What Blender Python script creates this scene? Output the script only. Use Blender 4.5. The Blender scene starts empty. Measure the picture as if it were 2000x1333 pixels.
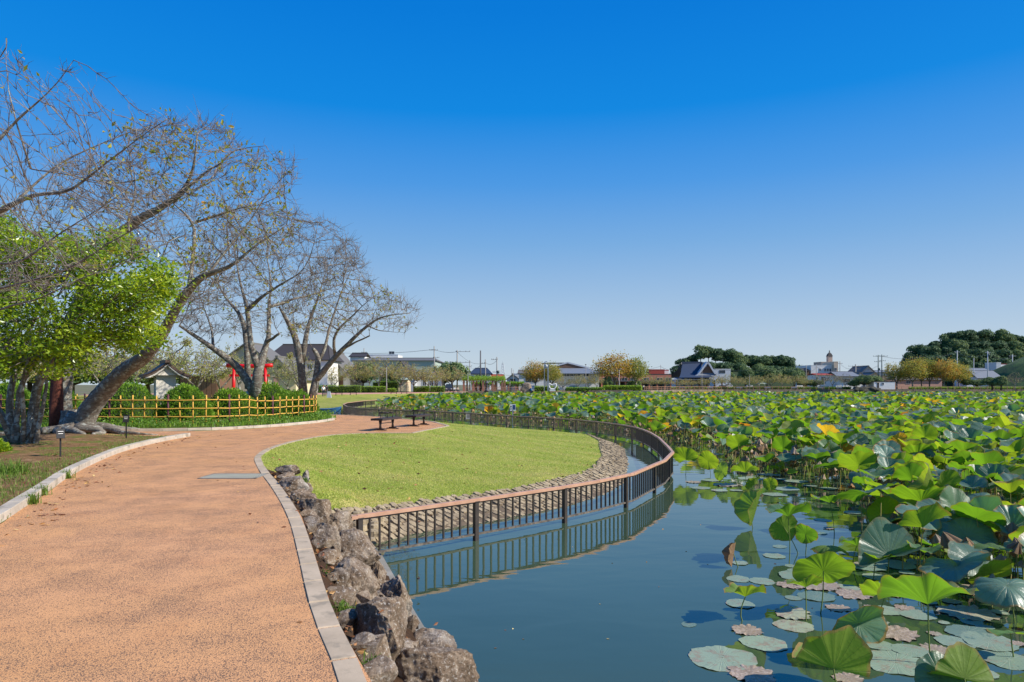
import bpy, math, random
import numpy as np
from mathutils import Vector, Matrix, Euler
from mathutils.geometry import delaunay_2d_cdt
R = math.radians
rng = np.random.default_rng(7); random.seed(7)
scene = bpy.context.scene
C = scene.collection
# ------------------------------------------------------------ camera, sky, sun
F, HY, CX, CZ = 1333.0, 752.0, 1000.0, 1.7      # focal in photo px, horizon row, centre column, eye height
cam_d = bpy.data.cameras.new("camera"); cam = bpy.data.objects.new("camera", cam_d); C.objects.link(cam)
cam.location = (0, 0, CZ); cam.rotation_euler = (R(90), 0, 0)
cam_d.sensor_width = 36; cam_d.lens = 36*F/2000; cam_d.shift_y = (HY-666.5)/2000
cam_d.clip_start = 0.1; cam_d.clip_end = 9000
scene.camera = cam
SUN_EL, SUN_AZ = R(37), R(103)                   # azimuth clockwise from +Y
w = bpy.data.worlds.new("World"); scene.world = w; w.use_nodes = True
nt = w.node_tree; bg = nt.nodes['Background']
sky = nt.nodes.new('ShaderNodeTexSky'); sky.sky_type = 'NISHITA'; sky.sun_disc = False
sky.sun_elevation = SUN_EL; sky.sun_rotation = SUN_AZ; sky.air_density = 0.85; sky.dust_density = 0.6; sky.ozone_density = 4.0
hs = nt.nodes.new('ShaderNodeHueSaturation'); hs.inputs['Saturation'].default_value = 1.22; hs.inputs['Value'].default_value = 1.0
nt.links.new(sky.outputs[0], hs.inputs['Color'])
# clear dry autumn air: deep polarised blue overhead falling to a pale blue-grey horizon
tc = nt.nodes.new('ShaderNodeTexCoord'); sx = nt.nodes.new('ShaderNodeSeparateXYZ'); nt.links.new(tc.outputs['Generated'], sx.inputs[0])
rp_ = nt.nodes.new('ShaderNodeValToRGB'); nt.links.new(sx.outputs[2], rp_.inputs[0]); el = rp_.color_ramp.elements
for _ in range(6): el.new(.5)
f_ = lambda c: (c/255/12.92 if c/255 <= .04045 else ((c/255+.055)/1.055)**2.4)*.79
for e_, (p_, c_) in zip(el, [(0,(196,210,221)),(.04,(190,207,222)),(.12,(160,191,223)),(.20,(122,173,224)),(.28,(78,154,228)),(.37,(10,136,226)),(.48,(0,122,218)),(1,(0,92,186))]):
    e_.position = p_; e_.color = (f_(c_[0]), f_(c_[1]), f_(c_[2]), 1)
sc_ = nt.nodes.new('ShaderNodeVectorMath'); sc_.operation = 'SCALE'; nt.links.new(rp_.outputs[0], sc_.inputs[0]); sc_.inputs['Scale'].default_value = 1/.13
mx_ = nt.nodes.new('ShaderNodeMix'); mx_.data_type = 'RGBA'; mx_.inputs[0].default_value = .94
nt.links.new(hs.outputs[0], mx_.inputs[6]); nt.links.new(sc_.outputs[0], mx_.inputs[7]); nt.links.new(mx_.outputs[2], bg.inputs[0])
bg.inputs[1].default_value = 0.13
sd = Vector((math.sin(SUN_AZ)*math.cos(SUN_EL), math.cos(SUN_AZ)*math.cos(SUN_EL), math.sin(SUN_EL)))
sl = bpy.data.lights.new("sun", 'SUN'); sl.energy = 5.0; sl.angle = R(0.5); sl.color = (1.0, 0.94, 0.84)
so = bpy.data.objects.new("sun", sl); C.objects.link(so); so.rotation_euler = (-sd).to_track_quat('-Z', 'Y').to_euler()
so.location = (60, -10, 60)
scene.view_settings.view_transform = 'Standard'; scene.view_settings.look = 'None'
scene.view_settings.gamma = 1; scene.view_settings.exposure = 0.35

# ------------------------------------------------------------ helpers
def P(px, py, z=0.0):
    D = F*(CZ-z)/(py-HY); return ((px-CX)*D/F, D)
def PX(px, D): return (px-CX)*D/F
def PZ(py, D): return CZ-(py-HY)*D/F
def P3(px, py, D): return Vector((PX(px, D), D, PZ(py, D)))

class MB:
    def __init__(s): s.v=[]; s.f=[]; s.m=[]; s.n=0; s.sm=[]; s.at={}
    def add(s, v, f, mi=0, smooth=False, **at):
        v = np.asarray(v, float).reshape(-1, 3)
        s.v.append(v)
        for fa in (f if isinstance(f, list) and len(f) and isinstance(f[0], np.ndarray) else [np.asarray(f)]):
            s.f.append(fa.astype(np.int64)+s.n); s.m.append(np.full(len(fa), mi)); s.sm.append(np.full(len(fa), smooth))
        for k in set(s.at)|set(at):
            a = at.get(k); s.at.setdefault(k, [np.zeros(s.n)] if s.n else [])
            s.at[k].append(np.zeros(len(v)) if a is None else np.broadcast_to(np.asarray(a, float), (len(v),)).copy())
        s.n += len(v); return s
    def ngon(s, v, mi=0):
        return s.add(v, np.arange(len(v))[None, :], mi)
    def box(s, c, d, rz=0, mi=0, tilt=None):
        x, y, z = [q/2 for q in d]
        v = np.array([[-x,-y,-z],[x,-y,-z],[x,y,-z],[-x,y,-z],[-x,-y,z],[x,-y,z],[x,y,z],[-x,y,z]])
        M = Euler((0, 0, rz)).to_matrix()
        if tilt is not None: M = M @ Euler(tilt).to_matrix()
        v = v @ np.array(M).T + np.array(c)
        return s.add(v, [[0,3,2,1],[4,5,6,7],[0,1,5,4],[1,2,6,5],[2,3,7,6],[3,0,4,7]], mi)
    def beam(s, a, b, wd, ht, mi=0):
        a = Vector(a); b = Vector(b); d = b-a; L = d.length; d.normalize()
        side = d.cross(Vector((0, 0, 1)));
        if side.length < 1e-4: side = Vector((1, 0, 0))
        side.normalize(); up = side.cross(d)
        v = []
        for p in (a, b):
            for sx, sz in ((-1,-1),(1,-1),(1,1),(-1,1)): v.append(p+side*(sx*wd/2)+up*(sz*ht/2))
        return s.add([tuple(q) for q in v], [[0,1,2,3],[7,6,5,4],[0,4,5,1],[1,5,6,2],[2,6,7,3],[3,7,4,0]], mi)
    def tube(s, pts, rad, n=8, mi=0, smooth=True, cap=True, wob=0):
        pts = np.asarray([tuple(p) for p in pts], float); k = len(pts)
        rad = np.broadcast_to(np.asarray(rad, float), (k,))
        t = np.gradient(pts, axis=0); t /= np.linalg.norm(t, axis=1)[:, None]+1e-9
        ref = np.array([0, 0, 1.]) if abs(t[0][2]) < .9 else np.array([1., 0, 0])
        a = np.linspace(0, 2*np.pi, n, endpoint=False); V = []
        for i in range(k):
            u = np.cross(t[i], ref); u /= np.linalg.norm(u)+1e-9; v = np.cross(t[i], u); ref = -v if abs(np.dot(t[i], v)) < .5 else ref
            ref = np.cross(u, t[i])
            rr = rad[i]*(1+(wob*np.sin(a*3+i*.7)+wob*.7*np.sin(a*5+i*1.9) if wob else 0))
            V.append(pts[i]+np.outer(np.cos(a)*rr, u)+np.outer(np.sin(a)*rr, v))
        V = np.concatenate(V); i = np.arange(k-1)[:, None]*n; j = np.arange(n)[None]; j2 = (j+1) % n
        fq = np.stack([i+j, i+j2, i+n+j2, i+n+j], -1).reshape(-1, 4)
        fs = [fq]
        if cap: fs += [np.arange(n)[None, ::-1], (np.arange(n)+(k-1)*n)[None]]
        return s.add(V, fs, mi, smooth)
    def prism(s, poly, z0, z1, mi=0):
        n = len(poly); v = [(x, y, z0) for x, y in poly]+[(x, y, z1) for x, y in poly]
        q = [[i, (i+1) % n, n+(i+1) % n, n+i] for i in range(n)]
        return s.add(v, [np.array(q), np.arange(n)[None, ::-1], (np.arange(n)+n)[None]], mi)
    def build(s, name, mats, parent=None, loc=None):
        v = np.concatenate(s.v) if s.v else np.zeros((0, 3))
        if loc is not None: v = v-np.array(loc)
        me = bpy.data.meshes.new(name)
        tot = np.concatenate([np.full(len(f), f.shape[1]) for f in s.f]); idx = np.concatenate([f.ravel() for f in s.f])
        me.vertices.add(len(v)); me.vertices.foreach_set('co', v.ravel().astype(np.float32))
        me.loops.add(len(idx)); me.loops.foreach_set('vertex_index', idx.astype(np.int32))
        me.polygons.add(len(tot)); st = np.concatenate([[0], np.cumsum(tot)[:-1]])
        me.polygons.foreach_set('loop_start', st.astype(np.int32))
        me.polygons.foreach_set('material_index', np.concatenate(s.m).astype(np.int32))
        me.polygons.foreach_set('use_smooth', np.concatenate(s.sm).astype(bool))
        for k, a in s.at.items():
            l = me.attributes.new(k, 'FLOAT', 'POINT'); l.data.foreach_set('value', np.concatenate(a).astype(np.float32))
        me.update(calc_edges=True); me.validate()
        for m in (mats if isinstance(mats, (list, tuple)) else [mats]): me.materials.append(m)
        o = bpy.data.objects.new(name, me); C.objects.link(o)
        if parent is not None: o.parent = parent
        if loc is not None: o.location = loc
        return o
def tag(o, label=None, cat=None, group=None, kind=None):
    if label: o['label'] = label
    if cat: o['category'] = cat
    if group: o['group'] = group
    if kind: o['kind'] = kind
    return o
def empty(name, loc, label, cat, group=None, rz=0, sc=1):
    o = bpy.data.objects.new(name, None); C.objects.link(o); o.location = loc; o.rotation_euler = (0, 0, rz); o.scale = (sc,)*3
    o.empty_display_size = .2
    return tag(o, label, cat, group)
def copy_tree(o, loc=None, rz=None, sc=None, label=None, group=None, parent=None):
    c = o.copy(); C.objects.link(c)
    if parent is not None: c.parent = parent
    if loc is not None: c.location = loc
    if rz is not None: c.rotation_euler = (0, 0, rz)
    if sc is not None: c.scale = sc if hasattr(sc, '__len__') else (sc,)*3
    if label: c['label'] = label
    if group: c['group'] = group
    for ch in [q for q in KIDS(o)]: copy_tree(ch, parent=c)
    return c
def KIDS(o): return list(o.children)
ORD = ['first','second','third','fourth','fifth','sixth','seventh','eighth','ninth','tenth','eleventh','twelfth','thirteenth','fourteenth','fifteenth','sixteenth','seventeenth','eighteenth','nineteenth','twentieth']

# ------------------------------------------------------------ materials
def lin(r, g, b):
    f = lambda c: (c/255/12.92 if c/255 <= .04045 else ((c/255+.055)/1.055)**2.4)
    return (f(r), f(g), f(b), 1)
def newmat(name):
    m = bpy.data.materials.new(name); m.use_nodes = True
    return m, m.node_tree, m.node_tree.nodes['Principled BSDF']
def N(nt, t, **k):
    n = nt.nodes.new(t)
    for a, b in k.items():
        if hasattr(n, a) and not a[0].isupper(): setattr(n, a, b)
    return n
def ramp(nt, fac, stops, interp='LINEAR'):
    r = nt.nodes.new('ShaderNodeValToRGB'); r.color_ramp.interpolation = interp
    e = r.color_ramp.elements
    while len(e) < len(stops): e.new(.5)
    for i, (p, c) in enumerate(stops): e[i].position = p; e[i].color = c if len(c) == 4 else (*c, 1)
    if fac is not None: nt.links.new(fac, r.inputs[0])
    return r.outputs[0]
def noise(nt, scale, detail=4, rough=.55, vec=None, dist=0):
    n = nt.nodes.new('ShaderNodeTexNoise'); n.inputs['Scale'].default_value = scale; n.inputs['Detail'].default_value = detail
    n.inputs['Roughness'].default_value = rough; n.inputs['Distortion'].default_value = dist
    if vec is not None: nt.links.new(vec, n.inputs['Vector'])
    return n.outputs['Fac']
def mixc(nt, a, b, f, mode='MIX'):
    m = nt.nodes.new('ShaderNodeMix'); m.data_type = 'RGBA'; m.blend_type = mode
    for s, q in ((6, a), (7, b), (0, f)):
        if isinstance(q, (int, float)): m.inputs[s].default_value = q
        elif isinstance(q, tuple): m.inputs[s].default_value = q if len(q) == 4 else (*q, 1)
        else: nt.links.new(q, m.inputs[s])
    return m.outputs[2]
def math_(nt, op, a, b=0.0, c=0.0, clamp=False):
    m = nt.nodes.new('ShaderNodeMath'); m.operation = op; m.use_clamp = clamp
    for s, q in enumerate((a, b, c)):
        if isinstance(q, (int, float)): m.inputs[s].default_value = q
        else: nt.links.new(q, m.inputs[s])
    return m.outputs[0]
def coord(nt, kind='Object'): return nt.nodes.new('ShaderNodeTexCoord').outputs[kind]
def wpos(nt): return nt.nodes.new('ShaderNodeNewGeometry').outputs['Position']
def bump(nt, bs, h, strength=.5, dist=.02):
    b = nt.nodes.new('ShaderNodeBump'); b.inputs['Strength'].default_value = strength; b.inputs['Distance'].default_value = dist
    nt.links.new(h, b.inputs['Height']); nt.links.new(b.outputs[0], bs.inputs['Normal'])
def simple(name, c1, c2=None, scale=3, rough=.7, bstr=.3, bscale=None, bdist=.01, metal=0, spec=.5, wp=False, c3=None, s3=30):
    m, nt, bs = newmat(name); c2 = c2 or tuple(q*.75 for q in c1[:3])
    v = wpos(nt) if wp else coord(nt)
    n = noise(nt, scale, 5, .6, v); col = ramp(nt, n, [(.32, c1), (.68, c2)])
    if c3: col = mixc(nt, col, c3, ramp(nt, noise(nt, s3, 3, .6, v), [(.56, (0,0,0)), (.66, (1,1,1))]))
    nt.links.new(col, bs.inputs['Base Color']); bs.inputs['Roughness'].default_value = rough; bs.inputs['Metallic'].default_value = metal
    bs.inputs['Specular IOR Level'].default_value = spec
    if bstr: bump(nt, bs, noise(nt, bscale or scale*6, 4, .6, v), bstr, bdist)
    return m
M = {}
def m_path():
    m, nt, bs = newmat('salmon resin asphalt'); v = wpos(nt)
    big = noise(nt, .35, 3, .6, v); mid = noise(nt, 2.2, 5, .6, v); fine = noise(nt, 90, 3, .7, v)
    base = ramp(nt, big, [(.35, lin(214,158,106)), (.65, lin(216,160,114))])
    base = mixc(nt, base, lin(180,122,80), ramp(nt, mid, [(.5, (0,0,0)), (.8, (.4,.4,.4))]))
    vo = nt.nodes.new('ShaderNodeTexVoronoi'); vo.inputs['Scale'].default_value = 120; nt.links.new(v, vo.inputs['Vector'])
    vr = math_(nt, 'ADD', vo.outputs['Distance'], math_(nt, 'MULTIPLY', math_(nt, 'SUBTRACT', noise(nt, 1.6, 4, .7, v), .5), .75))
    spk = ramp(nt, math_(nt, 'ADD', vr, math_(nt, 'MULTIPLY', fine, .5)), [(.80, (0,0,0)), (.95, (.8,.8,.8))])
    col = mixc(nt, base, lin(84,72,66), spk)
    st = noise(nt, .9, 6, .75, v, .6); col = mixc(nt, col, lin(140,104,84), ramp(nt, st, [(.6, (0,0,0)), (.8, (.45,.45,.45))]))
    nt.links.new(col, bs.inputs['Base Color']); bs.inputs['Roughness'].default_value = .85; bs.inputs['Specular IOR Level'].default_value = .25
    bump(nt, bs, vo.outputs['Distance'], .55, .006); return m
def m_lawn(name='mown lawn', a=(.33,.39,.06), b=(.47,.47,.11), far=False):
    m, nt, bs = newmat(name); v = wpos(nt)
    mp = nt.nodes.new('ShaderNodeMapping'); mp.inputs['Scale'].default_value = (.35, 1.0, 1); mp.inputs['Rotation'].default_value = (0, 0, -.35); nt.links.new(v, mp.inputs[0])
    st = noise(nt, 1.5, 5, .65, mp.outputs[0], .8); fine = noise(nt, 28, 4, .75, v); big = noise(nt, .25, 2, .5, v)
    col = ramp(nt, st, [(.35, a), (.68, b)])
    # mowing rings: alternate bands around the green
    ln = nt.nodes.new('ShaderNodeVectorMath'); ln.operation = 'DISTANCE'; nt.links.new(v, ln.inputs[0]); ln.inputs[1].default_value = (-4.5, 31, 0)
    rings = math_(nt, 'SINE', math_(nt, 'MULTIPLY', math_(nt, 'ADD', ln.outputs['Value'], math_(nt, 'MULTIPLY', st, 1.2)), 5.2))
    col = mixc(nt, col, (.42,.40,.10,1), ramp(nt, math_(nt, 'MULTIPLY', math_(nt, 'ADD', rings, 1), .5), [(.25, (0,0,0)), (1, (.62,.62,.62))]))
    col = mixc(nt, col, (.58,.45,.19,1), ramp(nt, noise(nt, .9, 6, .7, mp.outputs[0], 1.), [(.5, (0,0,0)), (.68, (.8,.8,.8))]))
    col = mixc(nt, col, (.13,.20,.025,1), ramp(nt, big, [(.5, (0,0,0)), (.75, (.4,.4,.4))]))
    col = mixc(nt, col, (.07,.12,.012,1), ramp(nt, fine, [(.4, (.75,.75,.75)), (.62, (0,0,0))]))
    nt.links.new(col, bs.inputs['Base Color']); bs.inputs['Roughness'].default_value = .9; bs.inputs['Specular IOR Level'].default_value = .15
    bump(nt, bs, fine, .9, .03); return m
def m_soil(name, a, b, g=None, sc=3, gs=1.3, gt=.5):
    m, nt, bs = newmat(name); v = wpos(nt)
    col = ramp(nt, noise(nt, sc, 7, .7, v), [(.3, a), (.5, b), (.7, tuple(q*.55 for q in a[:3])+(1,))])
    if g: col = mixc(nt, col, g, ramp(nt, noise(nt, gs, 6, .75, v), [(gt, (0,0,0)), (gt+.1, (.9,.9,.9))]))
    vo = nt.nodes.new('ShaderNodeTexVoronoi'); vo.inputs['Scale'].default_value = 14; nt.links.new(v, vo.inputs['Vector'])
    lf = math_(nt, 'MULTIPLY', ramp(nt, vo.outputs['Distance'], [(.22, (1,1,1)), (.3, (0,0,0))]), ramp(nt, noise(nt, 9, 2, .5, v), [(.5, (0,0,0)), (.56, (1,1,1))]))
    col = mixc(nt, col, mixc(nt, lin(150,110,70), lin(120,60,40), vo.outputs['Color']), lf)
    nt.links.new(col, bs.inputs['Base Color']); bs.inputs['Roughness'].default_value = .95; bs.inputs['Specular IOR Level'].default_value = .1
    bump(nt, bs, noise(nt, 18, 5, .7, v), .8, .04); return m
def m_water():
    m, nt, bs = newmat('murky pond water'); v = wpos(nt)
    nt.links.new(ramp(nt, noise(nt, .15, 3, .5, v), [(.4, (.042,.070,.038)), (.6, (.052,.084,.044))]), bs.inputs['Base Color'])
    bs.inputs['Roughness'].default_value = .015; bs.inputs['IOR'].default_value = 1.46; bs.inputs['Specular IOR Level'].default_value = .95
    mp = nt.nodes.new('ShaderNodeMapping'); mp.inputs['Scale'].default_value = (.8, 1.6, 1); nt.links.new(v, mp.inputs[0])
    h = math_(nt, 'ADD', noise(nt, 1.3, 2, .4, mp.outputs[0], .4), math_(nt, 'MULTIPLY', noise(nt, 6, 2, .5, mp.outputs[0]), .12))
    bump(nt, bs, h, .15, .03); return m
M['path'] = m_path(); M['lawn'] = m_lawn(); M['farlawn'] = m_lawn('far lawn', (.33,.36,.055), (.44,.43,.10))
M['soil'] = m_soil('leafy soil', lin(176,142,108), lin(120,92,62), (.10,.16,.02,1), 3, .8, .5)
M['bedsoil'] = m_soil('planting bed soil', lin(128,104,74), lin(84,66,44), (.10,.17,.02,1), 4, 1.6, .42)
M['bank'] = m_soil('bank soil with painted shade', lin(46,36,28), lin(74,56,42), (.04,.07,.015,1), 6, 2, .62)  # bank soil darkened so its colour carries the shadows between kerb and boulders
M['ground'] = m_soil('town ground', lin(140,132,112), lin(112,110,92), (.14,.17,.05,1), .3, .05, .5)
M['pinkpath'] = simple('pink path', lin(206,150,128), lin(190,136,116), .6, .9, 0, wp=True)
M['water'] = m_water()
M['kerb'] = simple('kerb concrete', lin(196,184,168), lin(168,158,142), 2.5, .9, .35, 60, .004, wp=True, c3=lin(146,136,120)[:3], s3=4)
M['kerb2'] = simple('flush kerb concrete', lin(192,172,146), lin(166,148,124), 3, .9, .4, 70, .004, wp=True, c3=lin(150,136,116)[:3], s3=5)
M['conc'] = simple('weathered concrete', lin(150,146,136), lin(118,114,104), 2, .9, .4, 30, .01, wp=True)
M['rail'] = simple('tan handrail', lin(196,154,126), lin(174,132,106), 5, .45, .15, 40, .002, wp=True)
M['dark'] = simple('dark bronze metal', (.060,.046,.038), (.042,.034,.030), 8, .4, 0)
M['algae'] = simple('scummy lower rail', lin(120,112,100), lin(60,52,46), 12, .8, .3, 60, .004, wp=True)
M['stonepave'] = simple('revetment stone', lin(178,160,128), lin(132,116,92), 2.3, .9, .8, 25, .02, wp=True, c3=lin(96,84,66)[:3], s3=6)
M['mortar'] = simple('mortar', lin(112,96,76), lin(80,68,54), 4, .95, .5, 20, .02, wp=True)

# ------------------------------------------------------------ ground plan (metres, camera at the origin, water at WZ)
WZ = -1.25
KR = [(5.8,-15),(.56,0),(-.80,3.9),(-1.33,5.06),(-2.0,6.9),(-2.72,8.82),(-3.85,11.4),(-4.75,13.3),(-5.40,14.8),(-5.9,16.0),(-6.30,17.6),(-6.5,19.4),(-6.45,21.2),(-6.2,22.6),(-5.9,23.3),(-5.37,23.8),(-4.65,23.95),(-3.47,23.85),(-2.54,28.2),(-3.6,31.5),(-5.7,34.5),(-7.4,36.8),(-10.6,39.3),(-18,42.5),(-32,46)]
KL = [(-3.6,-15),(-4.3,0),(-5.3,5.3),(-6.23,8.31),(-6.56,9.0),(-7.48,11.1),(-8.13,12.45),(-9.06,14.8),(-10.0,17.57),(-10.5,20.4),(-10.6,22.5)]
BEDL = KL+[(-14,23.2),(-22,23.6),(-60,24),(-60,-15)]
ISL = [(-60,24.6),(-22,24.3),(-15,24.3),(-11.5,24.7),(-9.9,26.2),(-8.9,28.6),(-8.35,31.3),(-8.5,33.2),(-9.3,34.6),(-11.5,36),(-16,38),(-30,41),(-60,44)]
LE = [(-3.54,13.1,-.74),(-2.88,14.05,-.85),(-1.35,15.7,-.90),(-.13,16.7,-.90),(.8,17.9,-.90),(1.92,19.7,-.91),(2.45,21.0,-.92),(2.8,22.6,-.93),(3.35,25.0,-.93),(3.7,28.5,-.94),(4.16,32.3,-.96),(4.1,37.1,-1.0)]
SH1 = [(7.0,-15),(1.75,0),(-.63,6.77),(-1.28,8.64),(-2.24,11.5),(-2.6,12.44)]
SH2 = [(-1.8,13.4),(-.7,14.25),(.6,15.5),(1.8,16.9),(2.7,18.3),(3.6,20.6),(4.2,23.8),(4.7,26.6),(5.4,31),(5.4,34.8),(4.5,40.5)]
SH3 = [(3.0,44.0),(0,46.3),(-4.9,53.0),(-9.4,57),(-13.6,61),(-17,66),(-19.9,72),(-21.3,77),(-22,84),(-21.8,92),(-20.5,101),(-17,113),(-14.5,125),(-13.2,140)]
SH4 = [(-12.8,160),(-11.5,176),(2,178),(4,186),(10,192),(19,196),(20,189),(37,189),(38,200),(46,216),(58,232),(75,243),(108,246),(112,239),(126,239),(127,246),(170,247),(210,247),(300,247)]
SHORE = [(x, y, -1.32) for x, y in SH1+SH2+SH3]+[(x, y, 0.0) for x, y in SH4]+[(300,-15,0)]
FARPATH = [(-70,110),(-42,117),(-29,121),(-21,132),(-15.5,146),(-13.8,160),(-12.6,176),(-6,180),(-6,186),(-16,186),(-20,166),(-25,150),(-36,140),(-52,136),(-80,132)]
FARLAWN = [(-13.2,140),(-13.6,152),(-15.5,146),(-21,132),(-29,121),(-42,117),(-70,110),(-70,50),(-32,46),(-18,42.5)]
def dens(pl, step, closed=False):
    out = []; pts = list(pl)+([pl[0]] if closed else [])
    for a, b in zip(pts[:-1], pts[1:]):
        L = math.dist(a[:2], b[:2]); n = max(1, int(L/step))
        for i in range(n): out.append(tuple(a[k]+(b[k]-a[k])*i/n for k in range(len(a))))
    if not closed: out.append(tuple(pts[-1]))
    return out
Z3 = lambda pl, z: [(*p[:2], z) for p in pl]
chains = []
chains.append((dens(Z3(KR[:9], 0), .5), False)); chains.append((dens(Z3(KR[8:], 0), .7), False))
chains.append((dens(Z3(KL, .0), .6), False)); chains.append((dens(Z3(KL[-1:]+[(-14,23.2),(-22,23.6),(-60,24)], 0), 3), False))
chains.append((dens(Z3(ISL, .02), 1.2), False))
chains.append((dens(LE, .45), False)); chains.append((dens([LE[-1], (4.5,40.5,-1.32)], 1), False)); chains.append((dens([(-2.6,12.44,-1.32), LE[0]], .3), False))
BT = [(-5.15,14.15,0),(-4.5,13.9,-.32),(-3.54,13.1,-.74)]
chains.append((dens(BT, .4), False)); chains.append((dens([(-5.15,14.15,0), (-5.40,14.8,0)], .4), False))
chains.append((dens([(x,y,z) for x,y,z in SHORE[:6]], .4), False))
chains.append((dens([SHORE[5]]+SHORE[6:17], .5), False)); chains.append((dens(SHORE[16:31], 1.2), False))
chains.append((dens(SHORE[31:]+[SHORE[0]], 20), False)); chains.append((dens([SHORE[30], SHORE[31]], 3), False))
chains.append((dens(Z3(FARPATH, 0), 4, True), True)); chains.append((dens(Z3(FARLAWN[:3]+[], 0), 4), False)); chains.append((dens([(-70,110,0),(-70,50,0),(-32,46,0)], 4), False))
chains.append((dens([(-31,28.6,.16),(-20.6,27.6,.16),(-16,27,.16),(-12.1,27,.16),(-11.1,28.3,.16),(-10.35,30.2,.16),(-9.9,31.8,.16),(-9.6,33,.16),(-12,33.6,.16),(-24,34,.16)], 1.2), False))
chains.append((dens([(-14.5,22.2,.12),(-15.6,21.6,.12),(-17,22,.12)], .6), False))
OUT = [(-5000,-300,0),(5000,-300,0),(5000,8000,0),(-5000,8000,0)]
chains.append((OUT, True))
V, FX, E = [], [], []
for pl, closed in chains:
    s0 = len(V)
    for p in pl: V.append((p[0], p[1])); FX.append(p[2])
    n = len(pl); E += [(s0+i, s0+i+1) for i in range(n-1)]+([(s0+n-1, s0)] if closed else [])
def inside(poly, pts):
    pts = np.asarray(pts, float); x, y = pts[:, 0], pts[:, 1]; r = np.zeros(len(pts), bool)
    poly = [q[:2] for q in poly]
    for (x1, y1), (x2, y2) in zip(poly, poly[1:]+poly[:1]):
        c = (y1 > y) != (y2 > y)
        with np.errstate(divide='ignore', invalid='ignore'): r ^= c & (x < (x2-x1)*(y-y1)/(y2-y1+1e-12)+x1)
    return r
LAWN = KR[8:]+[(-32,46)]+[(x, y) for x, y in SH3[:8][::-1]]+[SH2[-1]]+[(x, y) for x, y, z in LE[::-1]]+[(-4.5,13.9),(-5.15,14.15)]
gx, gy = np.meshgrid(np.arange(-34, 8, .9), np.arange(13, 62, .9)); G = np.c_[gx.ravel(), gy.ravel()]+rng.uniform(-.2, .2, (gx.size, 2))
G = G[inside(LAWN, G)]
gx, gy = np.meshgrid(np.arange(-6, 8, .35), np.arange(-6, 15, .35)); G2 = np.c_[gx.ravel(), gy.ravel()]+rng.uniform(-.08, .08, (gx.size, 2))
BANK = KR[:9]+[(-5.15,14.15)]+[b[:2] for b in BT[1:]]+SH1[::-1]
G2 = G2[inside(BANK, G2)]
gx, gy = np.meshgrid(np.arange(-70, -12, 4), np.arange(48, 140, 4)); G3 = np.c_[gx.ravel(), gy.ravel()]
G3 = G3[inside([(-32,46),(-22,44)]+SH3[5:]+FARLAWN[1:8], G3)]
for g in (G, G2, G3):
    for p in g: V.append((float(p[0]), float(p[1]))); FX.append(None)
res = delaunay_2d_cdt([Vector(v) for v in V], E, [], 0, 1e-4, True)
rv, rf, orig = res[0], res[2], res[3]
XY = np.array([tuple(v) for v in rv]); T = np.array([f for f in rf if len(f) == 3])
Z = np.zeros(len(XY)); fixed = np.zeros(len(XY), bool)
for i, os_ in enumerate(orig):
    z = [FX[k] for k in os_ if k < len(FX) and FX[k] is not None]
    if z: Z[i] = min(z); fixed[i] = True
    elif not os_: Z[i] = 0; fixed[i] = False
ed = np.unique(np.sort(np.concatenate([T[:, [0, 1]], T[:, [1, 2]], T[:, [2, 0]]]), axis=1), axis=0)
for _ in range(500):
    acc = np.zeros(len(Z)); cnt = np.zeros(len(Z))
    np.add.at(acc, ed[:, 0], Z[ed[:, 1]]); np.add.at(acc, ed[:, 1], Z[ed[:, 0]]); np.add.at(cnt, ed[:, 0], 1); np.add.at(cnt, ed[:, 1], 1)
    Z = np.where(fixed, Z, acc/np.maximum(cnt, 1))
cen = XY[T].mean(1)
reg = np.full(len(T), 0)
def mark(poly, k):
    reg[inside(poly, cen)] = k
mark(FARLAWN+[], 6)
mark([(-32,46)]+KR[-2:-4:-1]+SH3[4:]+FARLAWN[1:8], 6)
mark(FARPATH, 7)
PATHP = KR+[(-60,50),(-60,20),(-60,-15)]; mark(PATHP, 1)
mark(ISL, 5); mark(BEDL, 4)
mark(LAWN, 2); mark(BANK, 3)
REV = [(x, y) for x, y, z in LE]+[SH2[-1]]+SH2[::-1]+[SH1[-1]]; mark(REV, 8)
mark([p[:2] for p in SHORE], 9)
ZG = Z
def regz(x, y):
    d = (XY[:, 0]-x)**2+(XY[:, 1]-y)**2; k = np.argsort(d)[:3]; wt = 1/(d[k]+1e-4); return float((Z[k]*wt).sum()/wt.sum())
for k, nm, mt in ((0,'ground','ground'),(1,'path','path'),(2,'lawn','lawn'),(3,'bank','bank'),(4,'leafy_soil','soil'),(5,'planting_bed','bedsoil'),(6,'far_lawn','farlawn'),(7,'far_path','pinkpath'),(8,'stone_slope_base','mortar')):
    f = T[reg == k]
    if not len(f): continue
    u, inv = np.unique(f.ravel(), return_inverse=True)
    mb = MB(); mb.add(np.c_[XY[u], Z[u]], inv.reshape(-1, 3), 0, k in (2, 3, 6))
    tag(mb.build(nm, M[mt]), kind='structure')
# water
mb = MB(); mb.add([(-80,-40,WZ),(320,-40,WZ),(320,300,WZ),(-80,300,WZ)], [[0,1,2,3]])
tag(mb.build('water', M['water']), kind='structure')
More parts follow.
